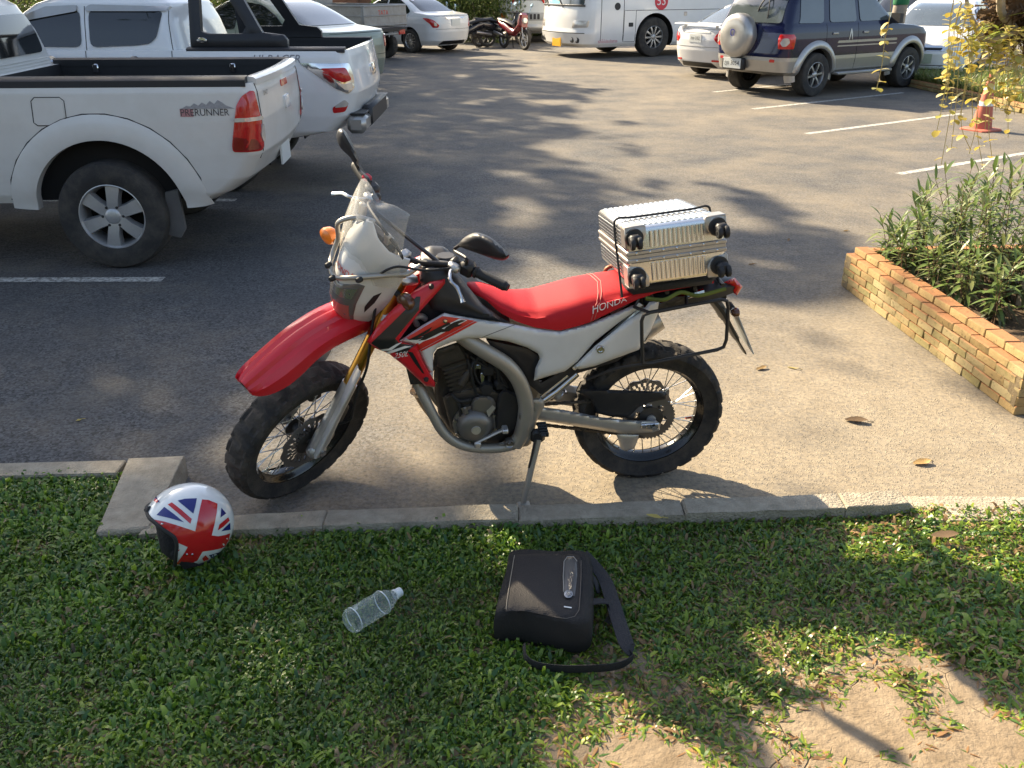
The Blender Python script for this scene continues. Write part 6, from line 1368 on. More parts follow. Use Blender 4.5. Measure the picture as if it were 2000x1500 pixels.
# wheel flares
def flare(par, bd, xc, zc, r0, r1, a0, a1, mtl, name='wheel_flare', th=.035):
    for sg in (1, -1):
        m = MB(); S = []
        for a in np.linspace(a0, a1, 34):
            q = []
            for (r_, w_) in ((r1, -.01), (r1, .004), (lerp(r0, r1, .75), th * .75), (lerp(r0, r1, .4), th), (lerp(r0, r1, .08), th * .95), (r0, th * .8), (r0, -.06)):
                x, z = xc + r_ * math.cos(a), zc + r_ * math.sin(a) * 1.0; q.append(Vector((x, sg * (bd.side(x, max(z, bd.lv[0, 0])) + w_), z)))
            S.append(q)
        m.loft(S); m.build(name, mtl, par, sharp=38)
flare(A, bA, 0, .38, .505, .67, R(4), R(176), PWD, th=.022); vline(bA, [(.0 + .675 * math.cos(a), .38 + .675 * math.sin(a)) for a in np.linspace(R(9), R(171), 14)], A, n=2)
for (x, y) in ((0, .78), (0, -.78), (3.0, .78), (3.0, -.78)): car_wheel(A, x, y, .37, .25, .225, 6, RIMN, 'near', 1.25, .12)
m = MB(); m.puff([(-.36, .52), (-.45, .54), (-.46, .26), (-.42, .2), (-.34, .22)], lambda u, v, w_: Vector((u, .74 + w_, v)), .1, .004, .02, .05, back=.06); m.build('mud_flap', mat('flap_grey', (.1, .095, .09), .8, var=.3), A)
vpan('side', bA, [(.36, .985), (.21, .985), (.19, 1.0), (.185, 1.13), (.205, 1.15), (.35, 1.15), (.375, 1.13), (.385, 1.0)], PWD, 'fuel_door', A, .0025, .01, .05, (1,)); vline(bA, [(.37, .98), (.2, .98), (.18, 1.0), (.175, 1.135), (.2, 1.158), (.36, 1.158), (.385, 1.135), (.393, 1.0), (.37, .98)], A, 'fuel_door_gap', (1,), .003, n=3)
# tailgate details
vpan('rear', bA, [(-.1, .98), (.1, .98), (.1, 1.07), (-.1, 1.07)], PW, 'tailgate_handle', A, .012, .02, .05, bulge=.012); vpan('rear', bA, [(-.12, 1.14), (.12, 1.14), (.12, 1.185), (-.12, 1.185)], LRED, 'brake_light', A, .006, .02, .05)
plate(A, lambda u, v, w_: Vector((bA.rear(u, .68) - .02 - w_, -u, .66 + v)), '', .34, .16)
m = MB(); m.tube([Vector((bA.rear(.79, z) - .001, .79, z)) for z in np.linspace(.74, 1.23, 10)], .004, 5); m.tube([Vector((bA.rear(-.79, z) - .001, -.79, z)) for z in np.linspace(.74, 1.23, 10)], .004, 5); m.build('tailgate_gap', SEAM, A)
TG = lambda x0, z0: (lambda u, v, w_: Vector((bA.rear(x0 - u, z0 + v) - w_, x0 - u, z0 + v)))
text_mb('D4-D', .045, TG(.6, 1.15), 0, .004).build('tailgate_badge', mat('badge_grey', (.25, .25, .25), .3, .7), A, recalc=False); text_mb('VIGO', .05, TG(-.6, .86), 0, .004).build('tailgate_badge', mat('badge_grey', (0, 0, 0)), A, recalc=False)
SDm = lambda x0, z0: (lambda u, v, w_: Vector((x0 - u, bA.side(x0 - u, z0 + v) + w_, z0 + v)))
text_mb('PRERUNNER', .062, SDm(-.72, 1.055), 0, .0035, sx=.92).build('side_lettering', mat('decal_dark', (.06, .05, .05), .5), A, recalc=False)
m = MB(); zz = [1.085, 1.1, 1.095, 1.115, 1.1, 1.12, 1.105, 1.13, 1.11, 1.135, 1.12, 1.1, 1.09]; P = [(-.56, 1.08)] + [(-.58 - .026 * i, z) for i, z in enumerate(zz)] + [(-.92, 1.08)]; m.puff(P, lambda u, v, w_: SDm(0, 0)(-u, v, w_), .003, 0, 1, .03); m.build('side_graphic', mat('decal_grey', (.3, .29, .29), .5, var=.4, scale=60), A, recalc=False)
m = MB(); m.puff([(-.56, 1.03), (-.645, 1.03), (-.645, 1.08), (-.56, 1.08)], lambda u, v, w_: SDm(0, 0)(-u, v, w_), .003, 0, 1, .03); m.build('side_graphic', mat('decal_pink', (.42, .2, .2), .5, var=.3, scale=80), A, recalc=False)
# cab back wall
bC = Body([(1.2, 3.2, .86, .82, .3, .1, .1, .03), (1.3, 3.1, .87, .815, .3, .12, .1, .03), (1.5, 2.7, .9, .76, .3, .16, .1, .03), (1.68, 2.35, .96, .68, .3, .2, .1, .03), (1.76, 2.0, 1.06, .6, .3, .25, .1, .03), (1.79, 1.8, 1.3, .45, .2, .2, .1, .03)])
bC.build('cab', PWD, A, 1.2, 1.79); vpan('rear', bC, [(-.62, 1.34), (.62, 1.34), (.57, 1.62), (-.57, 1.62)], GLS, 'rear_window', A, .004, .02, .08, k=1); vpan('side', bC, [(1.2, 1.33), (1.95, 1.33), (1.9, 1.62), (1.3, 1.65)], GLS, 'side_window', A, .004, .02, .1)
m = MB()
for z in (1.235, 1.255, 1.275, 1.295): m.tube([Vector((bC.rear(y, z) - .002, y, z)) for y in np.linspace(-.68, .68, 12)], .003, 5)
m.build('pressed_line', PWD, A)
for sg in (1, -1):
    for x in (.55, -.55): m = MB(); m.box((x, sg * .735, 1.2), (.05, .02, .07), .008); m.build('tie_hook', CHRM, A)

# ---------------------------------------------------------------- second white pickup with roll bar
Bk = empty('pickup_truck', label='white double-cab pickup with black roll bar and chrome-ringed tail light', cat='pickup'); place(Bk, -2.5, 9.42, math.pi)
bB = Body([(.5, 4.0, -.55, .86, .3, .1, .1, .05), (.56, 4.02, -.9, .89, .3, .12, .1, .08), (.7, 4.05, -1.06, .905, .3, .16, .1, .08), (.9, 4.05, -1.12, .91, .3, .18, .1, .08), (1.1, 4.0, -1.09, .905, .3, .15, .1, .07), (1.22, 3.8, -1.06, .89, .3, .12, .1, .06), (1.275, 3.6, -1.04, .875, .3, .1, .1, .05)])
o = bB.build('body', PW, Bk, .5, 1.275, bed=(-.98, .45, .765, .8)); arches(o, [(.26, .38), (3.4, .38)], .45, .91, .16)
for sg in (1, -1): m = MB(); m.loft([[Vector((x, sg * (.82 + dy), 1.275 + dz)) for dy, dz in ((-.06, -.02), (-.06, .02), (-.04, .026), (.035, .022), (.056, .008), (.058, -.02))] for x in np.linspace(.45, -.98, 12)]); m.build('rail_cap', TRIM, Bk)
for (x, y) in ((.26, .8), (.26, -.8), (3.4, .8), (3.4, -.8)): car_wheel(Bk, x, y, .375, .26, .22, 6, RIMA, 'bt', .6)
for sg in (1, -1):
    L_ = vpan('wrap', bB, [(-.46, 1.17), (-.2, 1.165), (.03, 1.165), (.06, 1.05), (.05, .95), (-.02, .9), (-.14, .95), (-.3, 1.06)], CHRM, 'tail_light', Bk, .012, .03, .06, (sg,), .01, .03)[0]
    vpan('wrap', bB, [(-.26, 1.125), (-.02, 1.13), (.02, 1.02), (-.06, 1.0), (-.15, 1.04)], LRED, 'lamp_red', L_, .026, .02, .05, (sg,), .01); vpan('wrap', bB, [(-.14, 1.02), (-.06, .985), (.02, 1.0), (.02, .94), (-.05, .93)], LCLR, 'lamp_clear', L_, .026, .02, .05, (sg,))
    vpan('wrap', bB, [(-.16, .78), (-.05, .84), (.0, .8), (-.02, .74), (-.14, .73)], LRED, 'reflector', Bk, .006, .02, .05, (sg,)); vpan('wrap', bB, [(-.13, .8), (-.05, .85), (.0, .81), (-.02, .785), (-.13, .78)], LCLR, 'reflector_top', Bk, .012, .02, .05, (sg,))
    m = MB(); m.box((-1.04, sg * .66, .62), (.18, .42, .17), .04); m.box((-1.055, sg * .66, .712), (.14, .38, .02), .006, m=1); m.build('step_bumper', [CHRM if False else PSIL, TRIM], Bk)
m = MB(); m.box((-1.1, 0, .66), (.1, 1.1, .2), .03); m.build('bumper_core', TRIM, Bk)
vpan('rear', bB, [(-.14, 1.0), (.14, 1.0), (.14, 1.1), (-.14, 1.1)], CHRM, 'tailgate_handle', Bk, .01, .02, .05, bulge=.01)
SDb = lambda x0, z0: (lambda u, v, w_: Vector((x0 - u, bB.side(x0 - u, z0 + v) + w_, z0 + v)))
text_mb('HI-RACER', .1, SDb(-.36, 1.2), 0, .004, shear=.25, sx=1.0).build('side_lettering', mat('decal_steel', (.2, .2, .22), .4), Bk, recalc=False)
# cab, windows, roll bar
bD = Body([(1.25, 2.6, .5, .85, .3, .1, .1, .03), (1.3, 2.55, .51, .845, .3, .1, .1, .03), (1.5, 2.2, .56, .79, .3, .12, .1, .03), (1.66, 1.95, .62, .73, .3, .16, .1, .03), (1.77, 1.6, .75, .62, .3, .2, .1, .03), (1.8, 1.4, .95, .5, .2, .2, .1, .03)]); bD.build('cab', PW, Bk, 1.25, 1.8)
vpan('side', bD, [(.78, 1.33), (.72, 1.38), (.68, 1.5), (.66, 1.6), (1.32, 1.61), (1.32, 1.3), (.9, 1.315)], GLS, 'side_window', Bk, .004, .02, .09); vpan('side', bD, [(1.4, 1.3), (1.4, 1.61), (1.75, 1.6), (2.3, 1.36), (2.25, 1.31)], GLS, 'side_window', Bk, .004, .02, .09)
vpan('side', bD, [(.63, 1.6), (.62, 1.64), (1.3, 1.655), (1.34, 1.63), (1.34, 1.6)], CHRM if False else PSIL, 'weather_visor', Bk, .03, .03, .09); vpan('side', bD, [(1.42, 1.6), (1.42, 1.65), (1.7, 1.64), (1.95, 1.55), (1.9, 1.52)], PSIL, 'weather_visor', Bk, .03, .03, .09)
vline(bD, [(1.36, 1.27), (1.36, 1.64)], Bk, 'door_gap'); vline(bB, [(1.36, .6), (1.36, 1.27)], Bk, 'door_gap'); vline(bB, [(.58, .62), (.58, 1.27)], Bk, 'door_gap'); vline(bD, [(.58, 1.27), (.63, 1.6)], Bk, 'door_gap')
for x, nm in ((.8, 0), (1.55, 0)): m = MB(); m.tube([Vector((x, bB.side(x, 1.18) + .025, 1.18)), Vector((x + .16, bB.side(x + .16, 1.18) + .03, 1.185))], [.014, .016], 8); m.lathe([(.001, .006), (.05, .003), (.052, 0)], (x + .12, bB.side(x, 1.18) + .001, 1.18), (0, 1, 0), 16); m.build('door_handle', CHRM, Bk)
for sg in (1, -1):
    m = MB(); PS = [(.42, 1.3), (.42, 1.75), (.38, 1.86), (.1, 1.86), (-.02, 1.8), (-.2, 1.48), (-.25, 1.42), (-.42, 1.4), (-.46, 1.36), (-.46, 1.3)]; IN = [(.33, 1.42), (.33, 1.74), (.28, 1.78), (.08, 1.76), (-.1, 1.48), (-.08, 1.42)]
    MM = lambda u, v, w_: Vector((u, sg * (.82 - .12 * max(0, (v - 1.35)) / .45 + w_), v))
    # two halves round the opening
    m.puff([(.42, 1.3), (.42, 1.75), (.38, 1.86), (.2, 1.86), (.2, 1.775), (.28, 1.78), (.33, 1.74), (.33, 1.42), (.1, 1.42), (-.08, 1.42), (-.1, 1.48), (.08, 1.76), (.2, 1.775), (.2, 1.86), (.1, 1.86), (-.02, 1.8), (-.2, 1.48), (-.25, 1.42), (-.42, 1.4), (-.46, 1.36), (-.46, 1.3)], MM, .0, .02, .04, .05, back=-.06) if False else None
    for pol in ([(.42, 1.3), (.42, 1.75), (.38, 1.86), (.2, 1.86), (.2, 1.775), (.28, 1.77), (.32, 1.73), (.32, 1.43), (.25, 1.41), (-.05, 1.41), (-.25, 1.42), (-.42, 1.4), (-.46, 1.36), (-.46, 1.3)], [(.2, 1.86), (.1, 1.86), (-.02, 1.8), (-.2, 1.48), (-.24, 1.415), (-.05, 1.412), (-.09, 1.47), (.09, 1.76), (.2, 1.775)]): m.puff(pol, MM, .0, .018, .03, .045, back=-.07)
    m.build('roll_bar', TRIM, Bk, sharp=50)
m = MB(); m.tube([(.25, -.76, 1.83), (.25, .76, 1.83)], .05, 12); m.build('roll_bar_hoop', TRIM, Bk)
m = MB(); m.lathe([(.001, .004), (.035, .003), (.038, 0)], (.3, .862, 1.36), (0, 1, 0), 20); m.v = [Vector((.3 + (p.x - .3) * 1.2, p.y, 1.36 + (p.z - 1.36) * .6)) for p in m.v]; m.build('roll_bar_badge', CHRM, Bk)
m = MB(); m.box((-.2, .78, .42), (.02, .24, .34), .008); m.build('mud_flap', TRIM, Bk); m = MB(); m.box((-.2, -.78, .42), (.02, .24, .34), .008); m.build('mud_flap', TRIM, Bk)

# ---------------------------------------------------------------- saloon cars
SED = [(.2, 3.28, -.78, .76, .4, .3, .12, .1), (.32, 3.4, -.9, .82, .45, .32, .14, .1), (.55, 3.45, -.96, .845, .5, .34, .16, .11), (.75, 3.38, -.965, .85, .5, .34, .16, .11), (.85, 3.2, -.95, .84, .5, .32, .16, .1), (.92, 2.75, -.93, .825, .45, .3, .14, .09), (.975, 2.35, -.9, .8, .4, .28, .12, .08), (1.0, 2.26, -.72, .785, .35, .3, .12, .07), (1.03, 2.2, -.42, .77, .3, .3, .1, .06), (1.1, 2.05, -.26, .74, .3, .3, .1, .06), (1.22, 1.82, -.02, .685, .28, .28, .1, .06), (1.35, 1.55, .28, .615, .26, .26, .1, .06), (1.43, 1.3, .58, .54, .25, .25, .08, .05), (1.47, 1.0, .9, .4, .1, .1, .05, .03)]
def sedan(label, paint, X, Y, ang, s=1., key='sd', plate_t='', spoiler=False, lights='almera', hub=RIMA, ns=10, glass_r=GLS, wing=False, name='saloon_car', antenna=False):
    c_ = empty(name, label=label, cat='car'); place(c_, X, Y, ang); c_.scale = (s, s, s); bd = Body(SED, .07, 1.25, 2.2)
    o = bd.build('body', paint, c_, .2, 1.47, n=44); arches(o, [(0, .31), (2.55, .31)], .36, .85, .26)
    for x in (0, 2.55):
        for y in (.72, -.72): car_wheel(c_, x, y, .305, .2, .2, ns, hub, key, .35 if ns > 8 else .5)
    vpan('side', bd, [(.99, .985), (2.02, 1.0), (1.62, 1.3), (1.28, 1.375), (.99, 1.385)], GLS, 'side_window', c_, .003, .02, .1); vpan('side', bd, [(.92, .985), (.92, 1.385), (.5, 1.34), (.2, 1.2), (.02, 1.06), (.08, .99)], GLS, 'side_window', c_, .003, .02, .1)
    vpan('rear', bd, [(-.62, 1.055), (.62, 1.055), (.52, 1.33), (.42, 1.4), (-.42, 1.4), (-.52, 1.33)], glass_r, 'rear_window', c_, .004, .02, .09); vpan('front', bd, [(-.64, 1.03), (.64, 1.03), (.5, 1.38), (-.5, 1.38)], GLS, 'windscreen', c_, .004, .02, .09)
    for x0 in (.955, 1.98, .1): vline(bd, [(x0, .32), (x0 if x0 != .1 else .25, .98)] if x0 != .1 else [(.33, .5), (.1, .75), (.06, .98)], c_, 'door_gap', r=.003)
    for x0 in (1.1, .2): m = MB(); [m.tube([Vector((x0, sg * (bd.side(x0, .86) + .012), .86)), Vector((x0 + .18, sg * (bd.side(x0 + .18, .86) + .014), .865))], .014, 8) for sg in (1,)]; m.build('door_handle', CHRM if lights == 'almera' else paint, c_)
    for sg in (1, -1):
        if lights == 'almera': l_ = vpan('wrap', bd, [(-.36, .9), (-.2, .9), (.0, .86), (.16, .72), (.12, .66), (-.02, .66), (-.1, .76)], LRED, 'tail_light', c_, .006, .02, .05, (sg,), .008)[0]; vpan('wrap', bd, [(.02, .8), (.08, .78), (.1, .7), (.02, .7)], LCLR, 'lamp_clear', l_, .016, .01, .05, (sg,))
        elif lights == 'vios': l_ = vpan('wrap', bd, [(-.3, .88), (-.1, .91), (.12, .9), (.18, .86), (.18, .72), (.0, .7), (-.16, .74)], LRED, 'tail_light', c_, .006, .02, .05, (sg,), .008)[0]; vpan('wrap', bd, [(-.28, .875), (-.1, .905), (.12, .895), (.1, .84), (-.1, .82)], LCLR, 'lamp_clear', l_, .016, .01, .05, (sg,))
        else: vpan('wrap', bd, [(-.12, .9), (.2, .88), (.26, .78), (.18, .7), (-.02, .72), (-.14, .8)], LRED, 'tail_light', c_, .006, .02, .05, (sg,), .008); vpan('wrap', bd, [(.1, .34), (.3, .34), (.3, .38), (.1, .38)], LRED, 'fog_reflector', c_, .006, .02, .05, (sg,))
    for sg in (1, -1): m = MB(); m.loft([[Vector((1.9 + a * .12, sg * (.86 + b_ * .1), .98 + c2 * .07)) for a, c2 in ((-.5, -1), (.5, -.9), (.6, .6), (-.4, .8))] for b_ in (-.9, 0, 1.0)]); m.build('door_mirror', paint, c_)
    pz = .78; plate(c_, lambda u, v, w_: Vector((bd.rear(0, pz) - .004 - w_, -u, pz + v)), plate_t, .34, .16, size=.085)
    vpan('rear', bd, [(-.36, .885), (.36, .885), (.36, .915), (-.36, .915)], CHRM if lights == 'almera' else paint, 'boot_trim', c_, .008, .02, .08, bulge=.008)
    m = MB(); m.tube([Vector((bd.rear(y, .62) - .001, y, .62)) for y in np.linspace(-.7, .7, 20)], .004, 5); m.tube([Vector((bd.rear(y, .95) - .001, y, .95)) for y in np.linspace(-.66, .66, 20)], .004, 5); m.build('boot_gap', SEAM, c_)
    vpan('rear', bd, [(-.5, .22), (.5, .22), (.42, .32), (-.42, .32)], TRIM, 'diffuser', c_, .006, .02, .08)
    if spoiler: m = MB(); m.loft([[Vector((-.84 + a - .05 * abs(y) , y, 1.035 + dz)) for a, dz in ((-.09, .0), (-.08, .02), (.06, .03), (.08, .01), (.06, .0))] for y in np.linspace(-.64, .64, 11)]); m.box((-.82, .45, 1.0), (.06, .05, .06), .01); m.box((-.82, -.45, 1.0), (.06, .05, .06), .01); m.build('boot_spoiler', paint, c_)
    if antenna: m = MB(); m.tube([(.75, .0, 1.46), (.7, 0, 1.62)], .008, 6); m.build('antenna', TRIM, c_)
    return c_
sedan('pale green saloon parked behind the white pickups, red and clear tail lights', PGRN, -3.42, 16.7, R(151), 1.1, 'sd1', '', lights='vios', antenna=True, glass_r=GLL)
sedan('white saloon with multi-spoke alloy wheels beside the parked scooters', PW, -2.31, 27.15, R(140), 1.02, 'sd2', '', lights='almera', hub=RIMA, ns=12)
sedan('white saloon with boot spoiler parked between coach and navy off-roader', PW, 4.55, 19.95, R(34), 1.0, 'sd3', 'กษ 332', spoiler=True, lights='vios2', hub=RIMD, ns=10, glass_r=GLL)

# ---------------------------------------------------------------- drop-side truck
TT = empty('small_truck', label='grey drop-side truck bed lettered TATA behind the pale green saloon', cat='truck'); place(TT, -3.17, 23.9, R(149))
MGB = mat('grey_bed', (.36, .35, .33), .55, .3, var=.12, dirt=(.25, .2, .15), dirt_amt=.4)
m = MB(); m.box((1.2, 0, .72), (2.5, 1.65, .1), .01); m.build('chassis', TRIM, TT)
for nm, c_, d in (('tailgate', (0, 0, 1.06), (.05, 1.7, .5)), ('side_board', (1.22, .84, 1.06), (2.4, .05, .5)), ('side_board', (1.22, -.84, 1.06), (2.4, .05, .5)), ('headboard', (2.45, 0, 1.2), (.05, 1.7, .8))):
    m = MB(); m.box(c_, d, .01); o = m.build(nm, MGB, TT)
    m = MB(); 
    for z in (.84, 1.06, 1.28):
        if nm == 'tailgate': m.box((-.03, 0, z), (.03, 1.68, .03), .008)
        elif nm == 'side_board': m.box((1.22, c_[1] + math.copysign(.03, c_[1]), z), (2.38, .03, .03), .008)
    if m.v: tag(m.build('pressed_rib', MGB, o), kind='stuff')
text_mb('TATA', .16, lambda u, v, w_: Vector((-.028 - w_, -u + .1, 1.12 + v)), 0, .004).build('lettering', INKR, TT, recalc=False); text_mb('TATA', .16, lambda u, v, w_: Vector((1.0 - u, .868 + w_, 1.1 + v)), 0, .004).build('lettering', INKR, TT, recalc=False)
m = MB(); m.box((-.02, -.62, .66), (.06, .26, .14), .02); m.build('tail_light', LRED, TT); plate(TT, lambda u, v, w_: Vector((-.05 - w_, -u + .5, .66 + v)), '', .34, .15)
m = MB(); m.box((.0, 0, .62), (.05, 1.5, .05), .01); m.tube([(-.02, -.3, .55), (-.02, -.3, .75)], .015, 6); m.tube([(-.02, -.1, .55), (-.02, -.1, .75)], .015, 6); m.build('under_bar', MGB, TT)
for y in (.68, -.68): car_wheel(TT, .55, y, .32, .19, .19, 6, RIMD, 'tt', .6)
bT = Body([(.5, 4.6, 2.6, .8, .3, .1, .1, .02), (1.1, 4.5, 2.6, .82, .3, .1, .1, .02), (1.75, 4.0, 2.7, .7, .3, .15, .1, .02)]); bT.build('cab', PSIL, TT, .5, 1.75); vpan('rear', bT, [(-.5, 1.3), (.5, 1.3), (.45, 1.6), (-.45, 1.6)], GLS, 'rear_window', TT); 
for y in (.68, -.68): car_wheel(TT, 3.6, y, .32, .19, .19, 6, RIMD, 'tt', .6)
# white pickup roof far behind
sedan('white car far behind the pale green saloon, only its roof and rear showing', PW, -7.4, 31.0, R(95), 1.12, 'sd2', '', lights='almera', ns=12)

# ---------------------------------------------------------------- navy off-roader
SV = empty('off_roader', label='navy and silver off-roader with round spare wheel cover on its tail', cat='car'); RWp = Vector((5.13, 16.25)); sa = R(34); fx, fy = math.cos(sa), math.sin(sa)
place(SV, RWp.x - fy * .78 + .08, RWp.y + fx * .78, sa)
SUVL = [(.36, 3.35, -.62, .76, .3, .2, .1, .06), (.42, 3.4, -.8, .83, .3, .22, .1, .07), (.6, 3.45, -.86, .85, .3, .24, .12, .08), (.72, 3.45, -.86, .85, .3, .22, .12, .08), (.95, 3.42, -.82, .85, .3, .14, .12, .06), (1.05, 3.3, -.8, .84, .3, .13, .12, .05), (1.1, 3.0, -.79, .83, .3, .13, .12, .05), (1.14, 2.45, -.78, .82, .3, .13, .1, .05), (1.2, 2.3, -.77, .8, .3, .13, .1, .05), (1.5, 1.85, -.66, .73, .25, .15, .1, .05), (1.7, 1.55, -.55, .68, .25, .18, .1, .05), (1.76, 1.4, -.45, .62, .25, .2, .1, .05), (1.79, 1.2, -.3, .5, .2, .2, .1, .05)]
bS = Body(SUVL, .05, 1.3, 2.2); o = bS.build('body', PNAVY, SV, .665, 1.79, n=40); arches(o, [(0, .37), (2.65, .37)], .43, .86, .28); o2 = bS.build('lower_body', PSIL, SV, .36, .66); arches(o2, [(0, .37), (2.65, .37)], .43, .86, .28)
for x in (0, 2.65):
    flare(SV, bS, x, .37, .425, .55, R(-14), R(194), PSIL, th=.05)
    for y in (.75, -.75): car_wheel(SV, x, y, .36, .25, .215, 6, RIMA, 'sv', .55)
GS = (1, -1)
vpan('side', bS, [(-.5, 1.2), (-.46, 1.26), (-.42, 1.6), (.1, 1.62), (.14, 1.56), (.12, 1.22), (.05, 1.19)], GLL, 'side_window', SV, .004, .02, .1); vpan('side', bS, [(.28, 1.2), (.3, 1.63), (.95, 1.63), (1.0, 1.2)], GLL, 'side_window', SV, .004, .02, .1); vpan('side', bS, [(1.1, 1.2), (1.06, 1.63), (1.42, 1.62), (1.7, 1.48), (2.05, 1.21)], GLL, 'side_window', SV, .004, .02, .1)
vpan('rear', bS, [(-.62, 1.2), (.62, 1.2), (.58, 1.62), (-.58, 1.62)], GLL, 'rear_window', SV, .004, .02, .1); vpan('front', bS, [(-.66, 1.22), (.66, 1.22), (.55, 1.66), (-.55, 1.66)], GLS, 'windscreen', SV, .004, .02, .1)
m = MB(); m.loft([[Vector((-.6 + a, y, 1.74 + dz)) for a, dz in ((-.16, .0), (-.15, .03), (.1, .05), (.12, .0))] for y in np.linspace(-.58, .58, 9)]); m.build('roof_spoiler', PNAVY, SV)
for x in (1.05, .2): vline(bS, [(x, .42), (x, 1.18)], SV, 'door_gap', r=.004)
for x in (.42, 1.25): m = MB(); [m.box((x, sg * (bS.side(x, 1.02) + .01), 1.02), (.14, .03, .04), .01) for sg in (-1,)]; m.build('door_handle', PSIL, SV)
vpan('side', bS, [(.5, .86), (2.2, .86), (2.2, .9), (.52, .9)], mat('stripe_gold', (.45, .4, .3), .4), 'side_stripe', SV, .003, .01, .15); vpan('side', bS, [(.5, .8), (2.2, .8), (2.2, .82), (.52, .82)], PSIL, 'side_stripe', SV, .003, .01, .15)
for x in (.85, 1.75): m = MB(); m.puff([(-.06, 0), (-.03, .14), (.0, .2), (.03, .14), (.05, 0), (.02, .02), (0, .12), (-.03, .02)], lambda u, v, w_: Vector((x + u, -(bS.side(x + u, .9 + v) + w_), .9 + v)), .005, 0, 1, .04); m.build('door_emblem', PSIL, SV, recalc=False)
m = MB(); m.box((1.3, -.86, .36), (1.55, .16, .05), .015); m.build('side_step', PSIL, SV); m = MB(); m.box((1.3, .86, .36), (1.55, .16, .05), .015); m.build('side_step', PSIL, SV)
for sg in (1, -1): l_ = vpan('wrap', bS, [(-.16, .8), (-.18, .98), (-.12, 1.03), (.13, 1.03), (.16, .96), (.12, .8)], LRED, 'tail_light', SV, .008, .02, .05, (sg,), .01)[0]; vpan('wrap', bS, [(.0, .84), (-.05, .9), (-.02, .97), (.06, .97), (.1, .9), (.06, .84)], LCLR, 'lamp_clear', l_, .02, .01, .04, (sg,)); vpan('wrap', bS, [(.15, .58), (.25, .58), (.25, .63), (.15, .63)], LRED, 'reflector', SV, .006, .02, .05, (sg,))
m = MB(); yc, zc = .18, .98; pr_ = [(.001, .2), (.12, .215), (.25, .205), (.32, .185), (.355, .15), (.365, .08), (.36, .0), (.001, .0)]; m.lathe(pr_, (bS.rear(0, zc), yc, zc), (-1, 0, 0), 48); sp_c = m.build('spare_wheel_cover', PSIL, SV)
text_mb('ด', .2, lambda u, v, w_: Vector((bS.rear(0, zc) - .212 - w_, yc - u, zc + .06 + v)), 0, .008).build('cover_emblem', mat('emblem_blue', (.03, .04, .3), .4), sp_c, recalc=False)
m = MB(); m.puff([(-.2, -.14), (.2, -.14), (.14, -.2), (-.14, -.2)], lambda u, v, w_: Vector((bS.rear(0, zc) - .2 - w_, yc + u, zc + v)), .0, .01, .03, .06, back=-.02); m.build('cover_recess', mat('cover_pale', (.6, .59, .57), .3, .4), sp_c)
m = MB(); m.box((bS.rear(0, .5) - .05, .22, .52), (.1, .5, .2), .02); pb_ = m.build('plate_holder', TRIM, SV); plate(SV, lambda u, v, w_: Vector((bS.rear(0, .5) - .105 - w_, .22 - u, .53 + v)), 'ฎธ 3054', .4, .17, size=.1)
m = MB(); m.tube(cr([(-.68, -.02, 1.2), (-.72, -.1, 1.45), (-.68, -.25, 1.66)], 5), .012, 6); m.build('ladder_wiper', TRIM, SV); m = MB(); m.tube(cr([(-.7, -.02, .98), (-.74, -.28, 1.2), (-.72, -.3, 1.5), (-.62, -.2, 1.7)], 6), .01, 6); m.build('cable', TRIM, SV)
for sg in (1, -1): m = MB(); m.loft([[Vector((2.0 + a * .1, sg * (.9 + b_ * .1), 1.24 + c2 * .09)) for a, c2 in ((-.5, -1), (.6, -.9), (.6, .8), (-.4, .9))] for b_ in (-.9, 0, 1.0)]); m.build('door_mirror', TRIM, SV)
for sg in (1, -1): m = MB(); m.tube([(x, sg * .58, 1.83) for x in (-.35, .3, 1.2)], .02, 8); m.box((-.3, sg * .58, 1.8), (.08, .04, .06), .01); m.box((1.1, sg * .58, 1.8), (.08, .04, .06), .01); m.build('roof_rail', TRIM, SV)

# ---------------------------------------------------------------- white coach
CO_ = empty('coach', label='large white coach with a yellow number plate and red disc on its side', cat='bus'); ca = R(180) + R(27); place(CO_, 3.2, 26.2, ca)
bus = Body([(.28, 2.15, -8.0, 1.16, .3, .1, .2, .05), (.36, 2.28, -8.05, 1.22, .38, .1, .22, .05), (.6, 2.33, -8.1, 1.25, .42, .1, .22, .05), (.72, 2.3, -8.1, 1.25, .42, .1, .22, .05), (1.0, 2.28, -8.1, 1.25, .42, .1, .22, .05), (1.2, 2.26, -8.1, 1.25, .42, .1, .22, .05), (2.6, 2.0, -8.1, 1.22, .42, .1, .22, .05), (3.3, 1.6, -8.05, 1.15, .4, .1, .2, .05)], 0)
o = bus.build('body', PW, CO_, .28, 3.3, n=40); arches(o, [(0, .48), (-5.6, .48)], .6, 1.25, .45)
for x in (0, -5.6):
    for y in (1.08, -1.08): car_wheel(CO_, x, y, .49, .28, .28, 10, RIMA, 'bus', .5)
vpan('front', bus, [(-1.02, 1.28), (1.02, 1.28), (1.0, 2.4), (-1.0, 2.4)], GLL, 'windscreen', CO_, .006, .02, .15); m = MB(); m.tube([Vector((bus.front(y, 1.27) + .006, y, 1.27)) for y in np.linspace(-1.05, 1.05, 20)], .025, 6); m.build('screen_gasket', TRIM, CO_)
vpan('front', bus, [(-.5, 1.3), (.1, 1.3), (.1, 1.62), (-.5, 1.62)], mat('notice', (.12, .5, .55), .5), 'windscreen_notice', CO_, .012, .01, .15)
